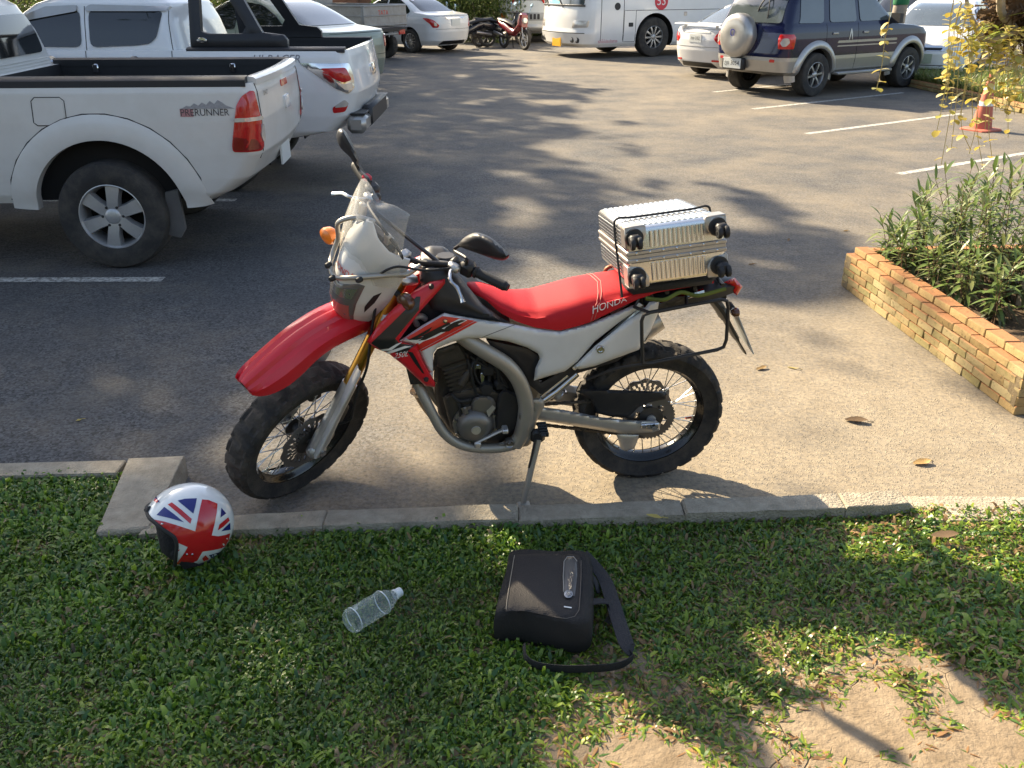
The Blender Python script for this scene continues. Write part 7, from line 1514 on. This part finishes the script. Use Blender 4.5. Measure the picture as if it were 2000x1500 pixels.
vpan('side', bus, [(1.05, 1.42), (1.85, 1.42), (1.85, 2.4), (1.05, 2.4)], GLS, 'door_window', CO_, .006, .02, .15, (1,)); vpan('side', bus, [(.1, 1.62), (.98, 1.42), (.98, 2.4), (.1, 2.4)], GLS, 'side_window', CO_, .006, .02, .15, (1,)); vpan('side', bus, [(-7.8, 1.8), (-.1, 1.8), (-.1, 2.6), (-7.8, 2.6)], GLS, 'side_window', CO_, .006, .02, .3, (1,))
vline(bus, [(1.0, .3), (1.0, 2.4)], CO_, 'door_gap', (1,), .008); vline(bus, [(1.68, .3), (1.68, 2.4)], CO_, 'door_gap', (1,), .008); vline(bus, [(.62, .4), (.98, .4), (.98, 1.15), (.62, 1.15), (.62, .4)], CO_, 'hatch_gap', (1,), .006, n=6); vline(bus, [(.62, 1.15), (-2.2, 1.15), (-2.2, .4)], CO_, 'panel_gap', (1,), .007); vline(bus, [(-2.2, .8), (-5, .8)], CO_, 'panel_gap', (1,), .007)
m = MB(); m.lathe([(.001, .012), (.085, .01), (.09, 0)], (1.2, bus.side(1.2, 1.25), 1.25), (0, 1, 0), 20); m.build('door_button', TRIM, CO_); vpan('side', bus, [(.7, .76), (.84, .76), (.84, .86), (.7, .86)], TRIM, 'hatch_lock', CO_, .006, .01, .05, (1,)); vpan('side', bus, [(-1.0, 1.0), (-.9, 1.0), (-.9, 1.1), (-1.0, 1.1)], LCLR, 'side_lamp', CO_, .01, .01, .05, (1,))
bsd = lambda x0, z0: (lambda u, v, w_: Vector((x0 - u, bus.side(x0 - u, z0 + v) + w_, z0 + v)))
m = MB(); m.puff([(.21 * math.cos(a), .21 * math.sin(a)) for a in np.linspace(0, 6.283, 30, endpoint=False)], bsd(-.15, 1.36), .004, 0, 1, .06); dk = m.build('red_disc', mat('disc_red', (.6, .03, .05), .4), CO_, recalc=False); text_mb('53', .3, bsd(-.15, 1.36), 0, .008).build('disc_number', INKW, CO_, recalc=False)
text_mb('รถไม่ประจำทาง', .1, bsd(1.45, .42), 0, .005).build('side_lettering', mat('ink_crimson', (.5, .03, .1), .5), CO_, recalc=False)
for sg in (1, -1): vpan('front', bus, [(sg * .72, .74), (sg * 1.14, .76), (sg * 1.16, .92), (sg * .75, .92)], LCLR, 'headlight', CO_, .008, .02, .06, bulge=.01); [(lambda mm: mm.build('fog_light', TRIM, CO_))(MB().lathe([(.001, .0), (.05, 0), (.055, .012), (.07, .012), (.07, -.03)], (bus.front(sg * yy, .45) - .0, sg * yy, .45), (1, 0, 0), 16)) for yy in (.72, .9)]
plate(CO_, lambda u, v, w_: Vector((bus.front(0, .38) + .01 + w_, u + .05, .38 + v)), '', .44, .22, PLY); m = MB(); m.tube([Vector((bus.front(y, .62) + .002, y, .62)) for y in np.linspace(-1.1, 1.1, 24)], .01, 5); m.build('bumper_gap', SEAM, CO_)
m = MB(); m.tube([Vector((bus.front(.3, 1.22) + .02, .3, 1.22)), Vector((bus.front(-.1, 1.5) + .03, -.1, 1.55))], .014, 6); m.tube([Vector((bus.front(-.5, 1.22) + .02, -.5, 1.22)), Vector((bus.front(-.8, 1.5) + .03, -.85, 1.5))], .014, 6); m.build('wiper', TRIM, CO_)
m = MB(); m.box((-.9, 0, .4), (.4, 2.0, .3), .03); m.box((1.0, 0, .32), (1.6, 1.8, .12), .03); m.build('underbody', WELL, CO_)
# ---------------------------------------------------------------- grey-white minibus
MN = empty('minibus', label='older grey-white minibus nosed up behind the big white coach', cat='bus'); place(MN, .75, 33.0, R(-96))
mn = Body([(.3, 2.2, -3.2, .85, .2, .1, .1, .03), (.4, 2.3, -3.3, .95, .25, .1, .1, .03), (.8, 2.3, -3.3, 1.0, .28, .1, .1, .03), (1.3, 2.24, -3.3, 1.0, .3, .1, .1, .03), (2.4, 1.9, -3.25, .9, .3, .1, .1, .03)]); mn.build('body', mat('paint_offwhite', (.55, .57, .56), .3, var=.08, coat=.4), MN, .3, 2.4)
vpan('front', mn, [(-.8, 1.28), (.8, 1.28), (.74, 2.0), (-.74, 2.0)], GLS, 'windscreen', MN); vpan('front', mn, [(-.85, .68), (.85, .68), (.85, .92), (-.85, .92)], mat('grille_grey', (.3, .31, .31), .4, .4), 'grille', MN, .006, .02, .08)
for k in range(7): vpan('front', mn, [(-.42 + k * .12, .72), (-.34 + k * .12, .72), (-.34 + k * .12, .88), (-.42 + k * .12, .88)], TRIM, 'grille_slot', MN, .016, .01, .08)
for sg in (1, -1): vpan('front', mn, [(sg * .55, .7), (sg * .72, .7), (sg * .72, .9), (sg * .55, .9)], LCLR, 'headlight', MN, .016, .02, .08); vpan('front', mn, [(sg * .74, .7), (sg * .88, .7), (sg * .88, .9), (sg * .74, .9)], MORG, 'indicator', MN, .016, .02, .08); m = MB(); m.tube([(2.2, sg * .5, 1.2), (2.3, sg * .45, 1.36)], [.03, .05], 8); m.build('red_ribbon', INKR, MN)
plate(MN, lambda u, v, w_: Vector((mn.front(0, .45) + .01 + w_, u - .35, .45 + v)), '', .36, .24, PLY); vpan('front', mn, [(-.9, .32), (.9, .32), (.92, .58), (-.92, .58)], PSIL, 'bumper', MN, .02, .03, .1, bulge=.02)
for x in (1.3, -2.2):
    for y in (.85, -.85): car_wheel(MN, x, y, .36, .22, .21, 6, RIMD, 'mn')

# ---------------------------------------------------------------- scooters
def scooter(label, X, Y, ang, col, key, front_view=False):
    s_ = empty('scooter', label=label, cat='scooter', group='parked scooters'); place(s_, X, Y, ang); mp_ = mat('scooter_' + key, col, .25, var=.1, coat=.5)
    for x in (0, 1.22):
        m = MB(); m.lathe([(.2, -.03), (.24, -.045), (.28, -.03), (.285, 0), (.28, .03), (.24, .045), (.2, .03), (.2, -.03)], (x, 0, .285), (0, 1, 0), 32); w_ = m.build('wheel', CTYR, s_); m = MB(); m.lathe([(.2, -.02), (.19, 0), (.2, .02)], (x, 0, .285), (0, 1, 0), 28)
        for k in range(5): m.tube([(x, 0, .285), (x + .2 * math.cos(k * 1.257), 0, .285 + .2 * math.sin(k * 1.257))], .012, 6)
        m.build('rim', RIMA, w_)
    m = MB(); S = []
    for (x, z, hw, hh) in ((-.45, .74, .06, .06), (-.25, .68, .11, .1), (.1, .6, .13, .14), (.4, .48, .12, .13), (.62, .45, .09, .1), (.85, .62, .1, .1), (1.0, .82, .12, .12)): S.append([Vector((x, hw * math.cos(a), z + hh * math.sin(a))) for a in np.linspace(0, 2 * math.pi, 12, endpoint=False)])
    m.loft(S); m.build('body', mp_, s_)
    m = MB(); m.loft([[Vector((x, hw * math.cos(a), z + .05 * math.sin(a))) for a in np.linspace(0, 2 * math.pi, 12, endpoint=False)] for (x, z, hw) in ((-.4, .8, .08), (-.2, .78, .13), (.1, .76, .14), (.35, .7, .1), (.5, .64, .05))]); m.build('seat', TRIM, s_)
    m = MB(); m.tube([(1.22, .07, .285), (1.1, .07, .62), (1.0, .04, .9)], .022, 8); m.tube([(1.22, -.07, .285), (1.1, -.07, .62), (1.0, -.04, .9)], .022, 8); m.build('fork', RIMA, s_)
    m = MB(); m.puff([(.95, .5), (1.13, .62), (1.1, .95), (1.0, 1.0), (.9, .75)], lambda u, v, w_: Vector((u, w_, v)), .1, .05, .1, .05, back=-.1); m.mirror(); m.build('leg_shield', mp_, s_)
    m = MB(); m.tube(cr([(.9, .33, .98), (.95, .15, 1.0), (.98, 0, .98), (.95, -.15, 1.0), (.9, -.33, .98)], 4), .014, 7); m.build('handlebar', TRIM, s_)
    for sg in (1, -1): m = MB(); m.tube([(.94, sg * .22, 1.0), (.98, sg * .28, 1.18)], .007, 5); m.lathe([(.001, .012), (.045, .008), (.055, -.005), (.001, -.012)], (.98, sg * .28, 1.22), (-1, 0, .2), 14); m.build('mirror', mat('mirror_glass', (.35, .5, .65), .08, .8), s_)
    m = MB(); m.lathe([(.001, .03), (.07, .02), (.09, -.02)], (1.14, 0, .8), (1, 0, .2), 16); m.build('headlight', LCLR, s_)
    m = MB(); m.box((-.52, 0, .62), (.012, .2, .16), .004); m.build('number_plate', PLT, s_); m = MB(); m.tube([(.1, -.12, .35), (-.4, -.14, .42)], [.03, .05], 10); m.build('silencer', RIMA, s_); m = MB(); m.box((.1, 0, .36), (.4, .2, .2), .05); m.build('engine', MENG, s_)
    m = MB(); m.tube([(.3, .1, .3), (.2, .22, .01)], .012, 6); m.build('stand', TRIM, s_); s_.rotation_euler = (R(-5), 0, ang)
scooter('black scooter with blue-glass mirrors next to the white saloon tail', -1.0, 28.9, R(-150), (.012, .014, .02), 'black')
scooter('dark scooter with white side stripe parked in the middle', -.75, 28.9, R(25), (.02, .02, .022), 'dark')
scooter('red scooter with pale number plate beside the minibus', -.25, 28.6, R(-60), (.16, .01, .012), 'red')

# ---------------------------------------------------------------- hatchback and sage pickup behind the verge
HB = [(.18, 3.2, -.5, .76, .4, .25, .14, .06), (.3, 3.3, -.58, .82, .5, .28, .18, .06), (.55, 3.34, -.62, .845, .55, .28, .22, .06), (.7, 3.28, -.63, .85, .55, .28, .24, .06), (.82, 3.1, -.62, .845, .5, .26, .24, .06), (.9, 2.8, -.61, .835, .45, .25, .2, .06), (.98, 2.5, -.6, .82, .4, .25, .16, .06), (1.1, 2.2, -.58, .78, .34, .25, .14, .06), (1.3, 1.75, -.5, .7, .3, .25, .12, .06), (1.45, 1.3, -.38, .6, .28, .25, .1, .05), (1.51, .9, -.2, .45, .2, .2, .05, .03)]
JZ = empty('hatchback', label='white hatchback nosed up to the grassy verge behind the creeper', cat='car'); place(JZ, 9.75, 21.35, R(-121)); bj = Body(HB, .06, 1.2, 2.0); o = bj.build('body', PW, JZ, .18, 1.51, n=44); arches(o, [(0, .3), (2.5, .3)], .35, .85, .25)
for x in (0, 2.5):
    for y in (.73, -.73): car_wheel(JZ, x, y, .3, .19, .2, 10, RIMA, 'jz', .4)
vpan('front', bj, [(-.7, 1.02), (.7, 1.02), (.62, 1.2), (.5, 1.42), (-.5, 1.42), (-.62, 1.2)], GLL, 'windscreen', JZ, .006, .02, .09); vpan('side', bj, [(1.0, .98), (2.1, 1.0), (1.6, 1.3), (1.2, 1.38), (1.0, 1.39)], GLS, 'side_window', JZ); vpan('side', bj, [(.9, .98), (.9, 1.39), (.0, 1.36), (-.2, 1.1), (-.1, .99)], GLS, 'side_window', JZ)
vpan('front', bj, [(-.38, .6), (.38, .6), (.42, .7), (-.42, .7)], CHRM, 'grille', JZ, .008, .02, .08); vpan('front', bj, [(-.34, .615), (.34, .615), (.36, .66), (-.36, .66)], TRIM, 'grille_slot', JZ, .016, .02, .08); plate(JZ, lambda u, v, w_: Vector((bj.front(0, .46) + .01 + w_, u, .46 + v)), '', .4, .17, mat('plate_pale', (.42, .47, .36), .5), size=.1); vpan('front', bj, [(-.4, .24), (.4, .24), (.45, .34), (-.45, .34)], TRIM, 'air_intake', JZ, .006, .02, .08)
for sg in (1, -1): vpan('front', bj, [(sg * .45, .62), (sg * .58, .64), (sg * .76, .82), (sg * .66, .8), (sg * .47, .72)], LCLR, 'headlight', JZ, .01, .02, .06, bulge=.01); m = MB(); m.loft([[Vector((1.95 + a * .12, sg * (.88 + b_ * .1), 1.04 + c2 * .07)) for a, c2 in ((-.5, -1), (.5, -.9), (.6, .6), (-.4, .8))] for b_ in (-.9, 0, 1.0)]); m.build('door_mirror', PW, JZ)
GP = empty('pickup_truck', label='sage green pickup parked behind the navy off-roader and a palm trunk', cat='pickup'); place(GP, 11.5, 26.6, R(-128)); GPL = [(.4, 3.8, -1.0, .8, .3, .1, .12, .04), (.55, 3.9, -1.1, .86, .4, .12, .14, .04), (.85, 3.88, -1.1, .88, .4, .1, .14, .04), (1.0, 3.7, -1.1, .87, .4, .1, .12, .04), (1.08, 2.9, -1.08, .85, .35, .1, .1, .04)]
bg_ = Body(GPL, .04, 1.4, 2.6); o = bg_.build('body', PSAGE, GP, .4, 1.08); arches(o, [(0, .35), (3.0, .35)], .42, .87, .26); bgc = Body([(1.06, 2.65, .6, .82, .3, .1, .1, .03), (1.3, 2.3, .62, .76, .3, .12, .1, .03), (1.55, 1.95, .66, .68, .3, .16, .1, .03), (1.63, 1.6, .8, .55, .3, .2, .1, .03), (1.65, 1.4, 1.0, .4, .2, .2, .1, .03)]); bgc.build('cab', PSAGE, GP, 1.06, 1.65)
vpan('front', bgc, [(-.66, 1.12), (.66, 1.12), (.56, 1.54), (-.56, 1.54)], GLS, 'windscreen', GP); vpan('side', bgc, [(1.35, 1.12), (2.3, 1.13), (1.9, 1.48), (1.4, 1.53)], GLS, 'side_window', GP); vpan('side', bgc, [(.75, 1.12), (1.28, 1.12), (1.3, 1.53), (.8, 1.5)], GLS, 'side_window', GP)
for sg in (1, -1): m = MB(); m.loft([[Vector((2.25 + a * .12, sg * (.92 + b_ * .11), 1.18 + c2 * .09)) for a, c2 in ((-.5, -1), (.5, -.9), (.6, .6), (-.4, .8))] for b_ in (-.9, 0, 1.0)]); m.build('door_mirror', PSIL, GP); vpan('front', bg_, [(sg * .5, .72), (sg * .8, .74), (sg * .82, .9), (sg * .5, .88)], LCLR, 'headlight', GP, .008, .02, .06)
for x in (0, 3.0):
    for y in (.75, -.75): car_wheel(GP, x, y, .35, .22, .2, 6, RIMA, 'gp')
vpan('front', bgc, [(-.2, 1.15), (.0, 1.15), (.0, 1.24), (-.2, 1.24)], PLT, 'windscreen_permit', GP, .012, .01, .08)
# ================================================================== verge, trees, hedge and walls behind
# verge with a low brick edge
va = [g(1772, 168), g(1880, 192), g(2000, 222), g(2200, 270)]
vg = [Vector((p.x, p.y, 0)) for p in va]; vback = [Vector((p.x + 5.5, p.y + 3.0, 0)) for p in vg]; vback[0] = vg[0] + Vector((.9, 2.6, 0)); vback[1] = vg[1] + Vector((3.2, 3.8, 0))
m = MB(); n_ = len(vg); m.add([p + Vector((0, 0, .1)) for p in vg] + [p + Vector((0, 0, .14)) for p in vback], [[i, i + 1, n_ + i + 1, n_ + i] for i in range(n_ - 1)]); tag(m.build('verge_earth', mat('verge_soil', (.13, .1, .06), .95, var=.4, bump=.8, bscale=20)), kind='structure')
ve = empty('verge_edging', vg[0], label='low weathered brick edging along the grassy verge', cat='edging')
bm_ = []
for k in range(3): b = MB(); b.box((0, 0, 0), (.2, .09, .07), .01); b.v = [p + Vector((random.uniform(-.006, .006), random.uniform(-.006, .006), random.uniform(-.004, .004))) for p in b.v]; bm_.append(b.mesh('brick', (BRM[0], BRM[2], BRM[3])[k], sharp=30))
for i in range(n_ - 1):
    a, b_ = vg[i], vg[i + 1]; d = (b_ - a); L_ = d.length; d.normalize()
    for cs in range(2):
        for k in range(int(L_ / .21)): o = link('brick', random.choice(bm_), ve); o.location = a + d * (.21 * (k + .5 + .5 * cs)) - vg[0] + Vector((0, 0, .035 + .07 * cs)); o.rotation_euler = (0, 0, math.atan2(d.y, d.x) + random.uniform(-.03, .03))
def tuft(n, inside, seed, hmin, hmax, wd, cols, z0=.1, lean=.5):
    r = np.random.default_rng(seed); P = inside(r, n); n = len(P); L = r.uniform(hmin, hmax, n); az = r.uniform(0, 6.283, n); el = np.clip(r.normal(1.0, .3, n), .25, 1.5); W = r.uniform(.6, 1.2, n) * wd
    dx, dy = np.cos(az), np.sin(az); V = np.zeros((n, 5, 3)); x, y, z = P[:, 0], P[:, 1], P[:, 2]
    for i, (t, hw) in enumerate(((0, .7), (.55, 1))):
        cx = x + dx * L * t * np.cos(el); cy = y + dy * L * t * np.cos(el); cz = z + L * t * np.sin(el)
        for j, s_ in enumerate((-1, 1)): V[:, 2 * i + j] = np.stack([cx - dy * W * hw * s_, cy + dx * W * hw * s_, cz], 1)
    V[:, 4] = np.stack([x + dx * L * (np.cos(el) + lean * .3), y + dy * L * (np.cos(el) + lean * .3), z + L * (np.sin(el) - lean * .2)], 1)
    b = np.arange(n)[:, None] * 5; F3 = np.concatenate([b + q for q in ([0, 1, 3], [0, 3, 2], [2, 3, 4])], 1).reshape(-1, 3); c_ = np.array(cols); C = c_[r.integers(0, len(c_), n)] * r.uniform(.7, 1.3, (n, 1)); return V.reshape(-1, 3), F3, np.repeat(C, 5, 0)
def on_verge(r, n):
    i = r.integers(0, n_ - 1, n); t = r.random(n); u = r.random(n) ** 1.3; A_ = np.array([p[:2] for p in vg]); B_ = np.array([p[:2] for p in vback]); f = A_[i] * (1 - t[:, None]) + A_[i + 1] * t[:, None]; bk_ = B_[i] * (1 - t[:, None]) + B_[i + 1] * t[:, None]; P = f + (bk_ - f) * u[:, None] * .9 + (bk_ - f) * .02; return np.concatenate([P, np.full((n, 1), .1)], 1)
GC = [(.2, .26, .06), (.28, .32, .09), (.14, .2, .05), (.32, .29, .11)]
tag(np_mesh('verge_grass', [tuft(26000, on_verge, 5, .08, .3, .008, GC)], M_GRASS, 'stuff'), 'rough sunlit grass on the raised verge', 'grass')
# trees: trunk + limbs + a crown of leaf-sized faces
M_CROWN = leafmat('tree_leaf', rough=.5, transl=.3); M_TRUNK = mat('tree_bark', (.16, .125, .09), .9, var=.35, scale=10, bump=.9, bscale=24)
def crown_parts(blobs, per, size, seed, cols=((.05, .09, .02), (.08, .13, .03), (.12, .16, .04))):
    r = np.random.default_rng(seed); out = []
    for (cx, cy, cz, rx, ry, rz) in blobs:
        n = int(per * rx * ry * rz ** .5 * 1.0) + 40; d = r.normal(size=(n, 3)); d /= np.linalg.norm(d, axis=1)[:, None]; q = r.random(n)[:, None] ** .45; P = np.array([cx, cy, cz]) + d * q * np.array([rx, ry, rz])
        u = r.normal(size=(n, 3)); u /= np.linalg.norm(u, axis=1)[:, None]; v = np.cross(u, r.normal(size=(n, 3))); v /= np.linalg.norm(v, axis=1)[:, None]; s_ = size * r.uniform(.6, 1.4, (n, 1))
        V = np.stack([P - u * s_, P + v * s_ * .45, P + u * s_, P - v * s_ * .45], 1).reshape(-1, 3); b = np.arange(n)[:, None] * 4; F3 = np.concatenate([b + q_ for q_ in ([0, 1, 2], [0, 2, 3])], 1).reshape(-1, 3)
        c_ = np.array(cols); C = c_[r.integers(0, len(c_), n)] * r.uniform(.7, 1.3, (n, 1)); out.append((V, F3, np.repeat(C, 4, 0)))
    return out
def tree(base, h, r0, blobs, label, per=140, size=.13, seed=0, limbs=True, name='shade_tree', cols=((.05, .09, .02), (.08, .13, .03), (.12, .16, .04))):
    o = empty(name, base, label=label, cat='tree', group='trees round the car park'); b = Vector(base); m = MB(); top = Vector((0, 0, h)); m.tube(cr([(0, 0, -.1), (.03 * h, .02 * h, h * .4), top], 6), [lerp(r0, r0 * .5, i / 12) * (1.3 if i == 0 else 1) for i in range(13)], 12)
    if limbs:
        for q in blobs: e = Vector(q[:3]) - b; s_ = Vector((0, 0, h * random.uniform(.7, 1))); m.tube(cr([s_, s_.lerp(e, .5) + Vector((0, 0, .35)), e], 4), [lerp(r0 * .4, r0 * .1, i / 8) for i in range(9)], 7)
    m.build('trunk', M_TRUNK, o); c_ = np_mesh('crown', [(V - np.array(b), F, C) for V, F, C in crown_parts(blobs, per, size, seed, cols)], M_CROWN, None, o); return o
# palm-like trunk in the verge with a green ribbon
pt = empty('verge_palm', (7.6, 18.9, 0), label='slim grey palm trunk with a green cloth band behind the off-roader', cat='tree'); m = MB(); m.tube([(0, 0, 0), (.02, 0, 1.0), (.05, 0, 2.2), (.1, 0, 3.6)], [.15, .135, .125, .11], 14); m.build('trunk', mat('palm_bark', (.3, .25, .19), .9, var=.3, scale=14, bump=.9, bscale=18), pt); m = MB(); m.lathe([(.142, 1.42), (.15, 1.45), (.15, 1.6), (.142, 1.63)], (.03, 0, 0), n=20); m.build('green_band', mat('green_cloth', (.02, .16, .06), .7), pt)
m = MB()
for k in range(16):
    a = k * .393; P = cr([(.1, 0, 3.6), (.1 + math.cos(a) * .7, math.sin(a) * .7, 4.2), (.1 + math.cos(a) * 1.5, math.sin(a) * 1.5, 4.0), (.1 + math.cos(a) * 1.9, math.sin(a) * 1.9, 3.4)], 5); m.tube(P, [(.008, .12 * math.sin(math.pi * (i + .5) / len(P))) for i in range(len(P))], 6, flat=Vector((0, 0, 1)))
m.build('fronds', mat('palm_frond', (.08, .13, .035), .5, var=.3), pt)
# hedge / bushes behind the scooters and the wall
def bush(x, y, rx, ry, h, label, seed, n=9000, cols=((.06, .1, .02), (.1, .15, .03), (.17, .2, .06)), size=.055):
    o = empty('bush', (x, y, 0), label=label, cat='bush', group='bushes along the back'); r = random.Random(seed); bl = [(r.uniform(-rx, rx), r.uniform(-ry, ry) * .6, r.uniform(.25, h * .75), rx * .45, ry * .6, h * .4) for k in range(9)]
    tot = sum(b[3] * b[4] * b[5] ** .5 for b in bl); np_mesh('foliage', crown_parts(bl, n / tot, size, seed, cols), M_CROWN, None, o); m = MB(); [m.tube([(b[0] * .3, b[1] * .3, 0), (b[0] * .8, b[1], b[2])], .02, 5) for b in bl]; m.build('stems', M_TRUNK, o)
bush(-.9, 31.0, 1.3, .8, 2.4, 'leafy green bush right behind the parked scooters', 3, 16000); bush(-3.2, 33.5, 1.6, .9, 2.2, 'dark bush against the brick wall behind the white saloon', 4, 9000); bush(.6, 35.5, 1.2, .8, 2.2, 'dark bush behind the minibus', 5, 7000)
bush(-9.5, 30, 2.5, 1.2, 2.4, 'wide bush behind the pickups', 6, 12000); bush(-15, 30, 3, 1.2, 2.6, 'broad dark bush far along the brick wall', 8, 9000)
# brick wall along the back
bw = empty('back_wall', (-9, 36.5, 0), label='long reddish brick wall behind the parked cars', cat='wall'); m = MB(); m.box((0, 0, .9), (26, .2, 1.8), .02); m.build('wall_core', mat('far_brick', (.22, .11, .07), .9, var=.4, scale=3, bump=.4, bscale=8), bw); m = MB(); m.box((0, 0, 1.84), (26.1, .3, .08), .02); m.build('coping', M_CONC, bw)
for k in range(9): m = MB(); m.box((-12.5 + k * 3.1, -.08, .95), (.35, .3, 1.9), .02); m.build('pier', mat('far_brick', (0, 0, 0)), bw)
# white panelled fence far right, a line of far cars
fe = empty('panel_fence', (22, 44, 0), label='pale panelled fence with brown posts beyond the far lane', cat='fence'); fe.rotation_euler = (0, 0, R(-12))
pm = mat('fence_panel', (.62, .64, .6), .7, var=.12, scale=2); me = None
for k in range(12):
    m = MB(); m.box((-9 + k * 1.55, 0, 1.0), (1.42, .05, 1.9), .01); m.build('panel', pm, fe); m = MB(); m.box((-9.78 + k * 1.55, -.02, 1.05), (.13, .13, 2.1), .01); m.build('post', mat('fence_post', (.3, .22, .16), .8), fe)
for k, (x, y, cl, lb) in enumerate([(16.5, 37.5, PW, 'tiny far white car roof above the sage pickup'), (18.6, 38.4, PSIL, 'tiny far silver car next to the pale fence'), (14.5, 36.6, PNAVY, 'tiny far dark car beyond the sage pickup')]):
    sedan(lb, cl, x, y, R(200), .95, 'sd2', '', lights='vios', ns=12)
# trees out of the picture whose crowns shade the lawn and the left of the car park
def inpoly(px, py, P):
    c_ = np.zeros(len(px), bool)
    for (x1, y1), (x2, y2) in zip(P, P[1:] + P[:1]): c_ ^= ((y1 > py) != (y2 > py)) & (px < (x2 - x1) * (py - y1) / ((y2 - y1) or 1e-9) + x1)
    return c_
SHADES = [([(-3000, 99), (740, 96), (900, 104), (990, 110), (905, 128), (925, 200), (1000, 262), (1085, 300), (1060, 380), (985, 450), (1010, 520), (900, 560), (850, 640), (640, 655), (520, 740), (460, 800), (440, 1000), (-3000, 1000)], 1.),
          ([(900, 118), (960, 122), (1180, 180), (1250, 300), (1450, 370), (1640, 440), (1690, 560), (1560, 600), (1250, 545), (1000, 490), (960, 450), (1000, 300), (940, 240), (905, 150)], .56), ([(520, 740), (640, 655), (850, 640), (1000, 640), (1050, 800), (1010, 930), (440, 935)], .38), ([(440, 935), (1010, 930), (1020, 1000), (440, 1000)], .8), ([(1010, 640), (2000, 560), (2000, 960), (1010, 985)], .2),
          ([(-3000, 1000), (1010, 1000), (1000, 1150), (1080, 1300), (1150, 1500), (1300, 1800), (1300, 4000), (-3000, 4000)], 1.)]
r = np.random.default_rng(77); NS = 150000; GXs = r.uniform(-13, 4.2, NS); GYs = -2.5 + 31 * r.random(NS) ** 1.25
pxs, pys = pxa(GXs, GYs, 0.); dens = np.zeros(NS)
jx = 130 * (fbm(GXs * 1.3 + 7, GYs * 1.3 + 7, 101, 3) - .5) * np.clip((1050 - pys) / 600, .25, 1); jy = 60 * (fbm(GXs * 1.3 + 40, GYs * 1.3 + 60, 111, 3) - .5) * np.clip((1050 - pys) / 600, .2, 1)
for P, d in SHADES: dens[inpoly(pxs + jx, pys + jy, P)] = d
behind = GYs * CC + CH * CS < .3; dens[behind & (GXs < .6)] = 1.; dens[(GXs < -4) & (GYs < 24)] = 1.
nz = fbm(GXs * 1.7 + 30, GYs * .9 + 30, 91, 3); keep = r.random(NS) < np.where(dens > .97, 1., np.clip((dens - nz) * 5 + .5, 0, 1) * np.minimum(1, dens * 2 + .2)); GXs, GYs = GXs[keep], GYs[keep]
ht = 6.4 + 2.6 * fbm(GXs * .35 + 12, GYs * .35 + 12, 95, 2) + r.normal(0, .55, len(GXs)); ht = np.clip(ht, 4.2, 10)
tt = ht / SD.z; LP = np.stack([GXs + SD.x * tt, GYs + SD.y * tt, ht], 1)
TRK = [(-10.2, 8.0, 'big shade tree rooted beside the lawn, out beyond the near pickup'), (-10.8, 13.0, 'spreading shade tree beyond the near pickup'), (-12.0, 20.5, 'spreading shade tree beyond the second pickup'), (-12.5, 28.5, 'tall shade tree by the brick wall')]
own = np.array([np.hypot(LP[:, 0] - x, (LP[:, 1] - y) * 1.3) for x, y, _ in TRK]).argmin(0)
for k, (x, y, lb) in enumerate(TRK):
    Q = LP[own == k]; n = len(Q)
    if n == 0: continue
    o = empty('shade_tree', (x, y, 0), label=lb, cat='tree', group='shade trees'); u = r.normal(size=(n, 3)); u /= np.linalg.norm(u, axis=1)[:, None]; v = np.cross(u, r.normal(size=(n, 3))); v /= np.linalg.norm(v, axis=1)[:, None]; s_ = .115 * r.uniform(.6, 1.5, (n, 1)); Q = Q - np.array([x, y, 0])
    V = np.stack([Q - u * s_, Q + v * s_ * .5, Q + u * s_, Q - v * s_ * .5], 1).reshape(-1, 3); b = np.arange(n)[:, None] * 4; F3 = np.concatenate([b + q_ for q_ in ([0, 1, 2], [0, 2, 3])], 1).reshape(-1, 3); c_ = np.array([(.05, .09, .02), (.08, .13, .03), (.12, .16, .04)]); C = c_[r.integers(0, 3, n)] * r.uniform(.7, 1.3, (n, 1))
    np_mesh('crown', [(V, F3, np.repeat(C, 4, 0))], M_CROWN, None, o)
    m = MB(); m.tube(cr([(0, 0, -.1), (.15, .1, 2.2), (.1, .0, 4.6), (.2, -.1, 6.5)], 5), [lerp(.26, .13, i / 15) for i in range(16)], 12)
    for q in range(9):
        e = Vector(Q[r.integers(0, n)].tolist()); s0 = Vector((.12, 0, r.uniform(3.4, 6.2))); m.tube(cr([s0, s0.lerp(e, .5) + Vector((0, 0, .5)), e], 5), [lerp(.09, .015, i / 10) for i in range(11)], 7)
    m.build('trunk', M_TRUNK, o)
# tall hedge behind the place where the photographer stands; the pickups' windows mirror it
hd = empty('tall_hedge', (0, -7.5, 0), label='tall dark hedge closing the lawn on the side away from the car park', cat='hedge'); rr_ = random.Random(5)
np_mesh('foliage', crown_parts([(rr_.uniform(-16, 12), rr_.uniform(-.8, .8), rr_.uniform(.5, 4.2), 1.6, .9, 1.2) for k in range(60)], 140, .16, 15), M_CROWN, None, hd)
m = MB()
for k in range(18): m.tube([(-15 + k * 1.6, 0, 0), (-15 + k * 1.6 + rr_.uniform(-.3, .3), .1, 3.5)], .06, 6)
tag(m.build('stems', M_TRUNK, hd), kind='stuff')
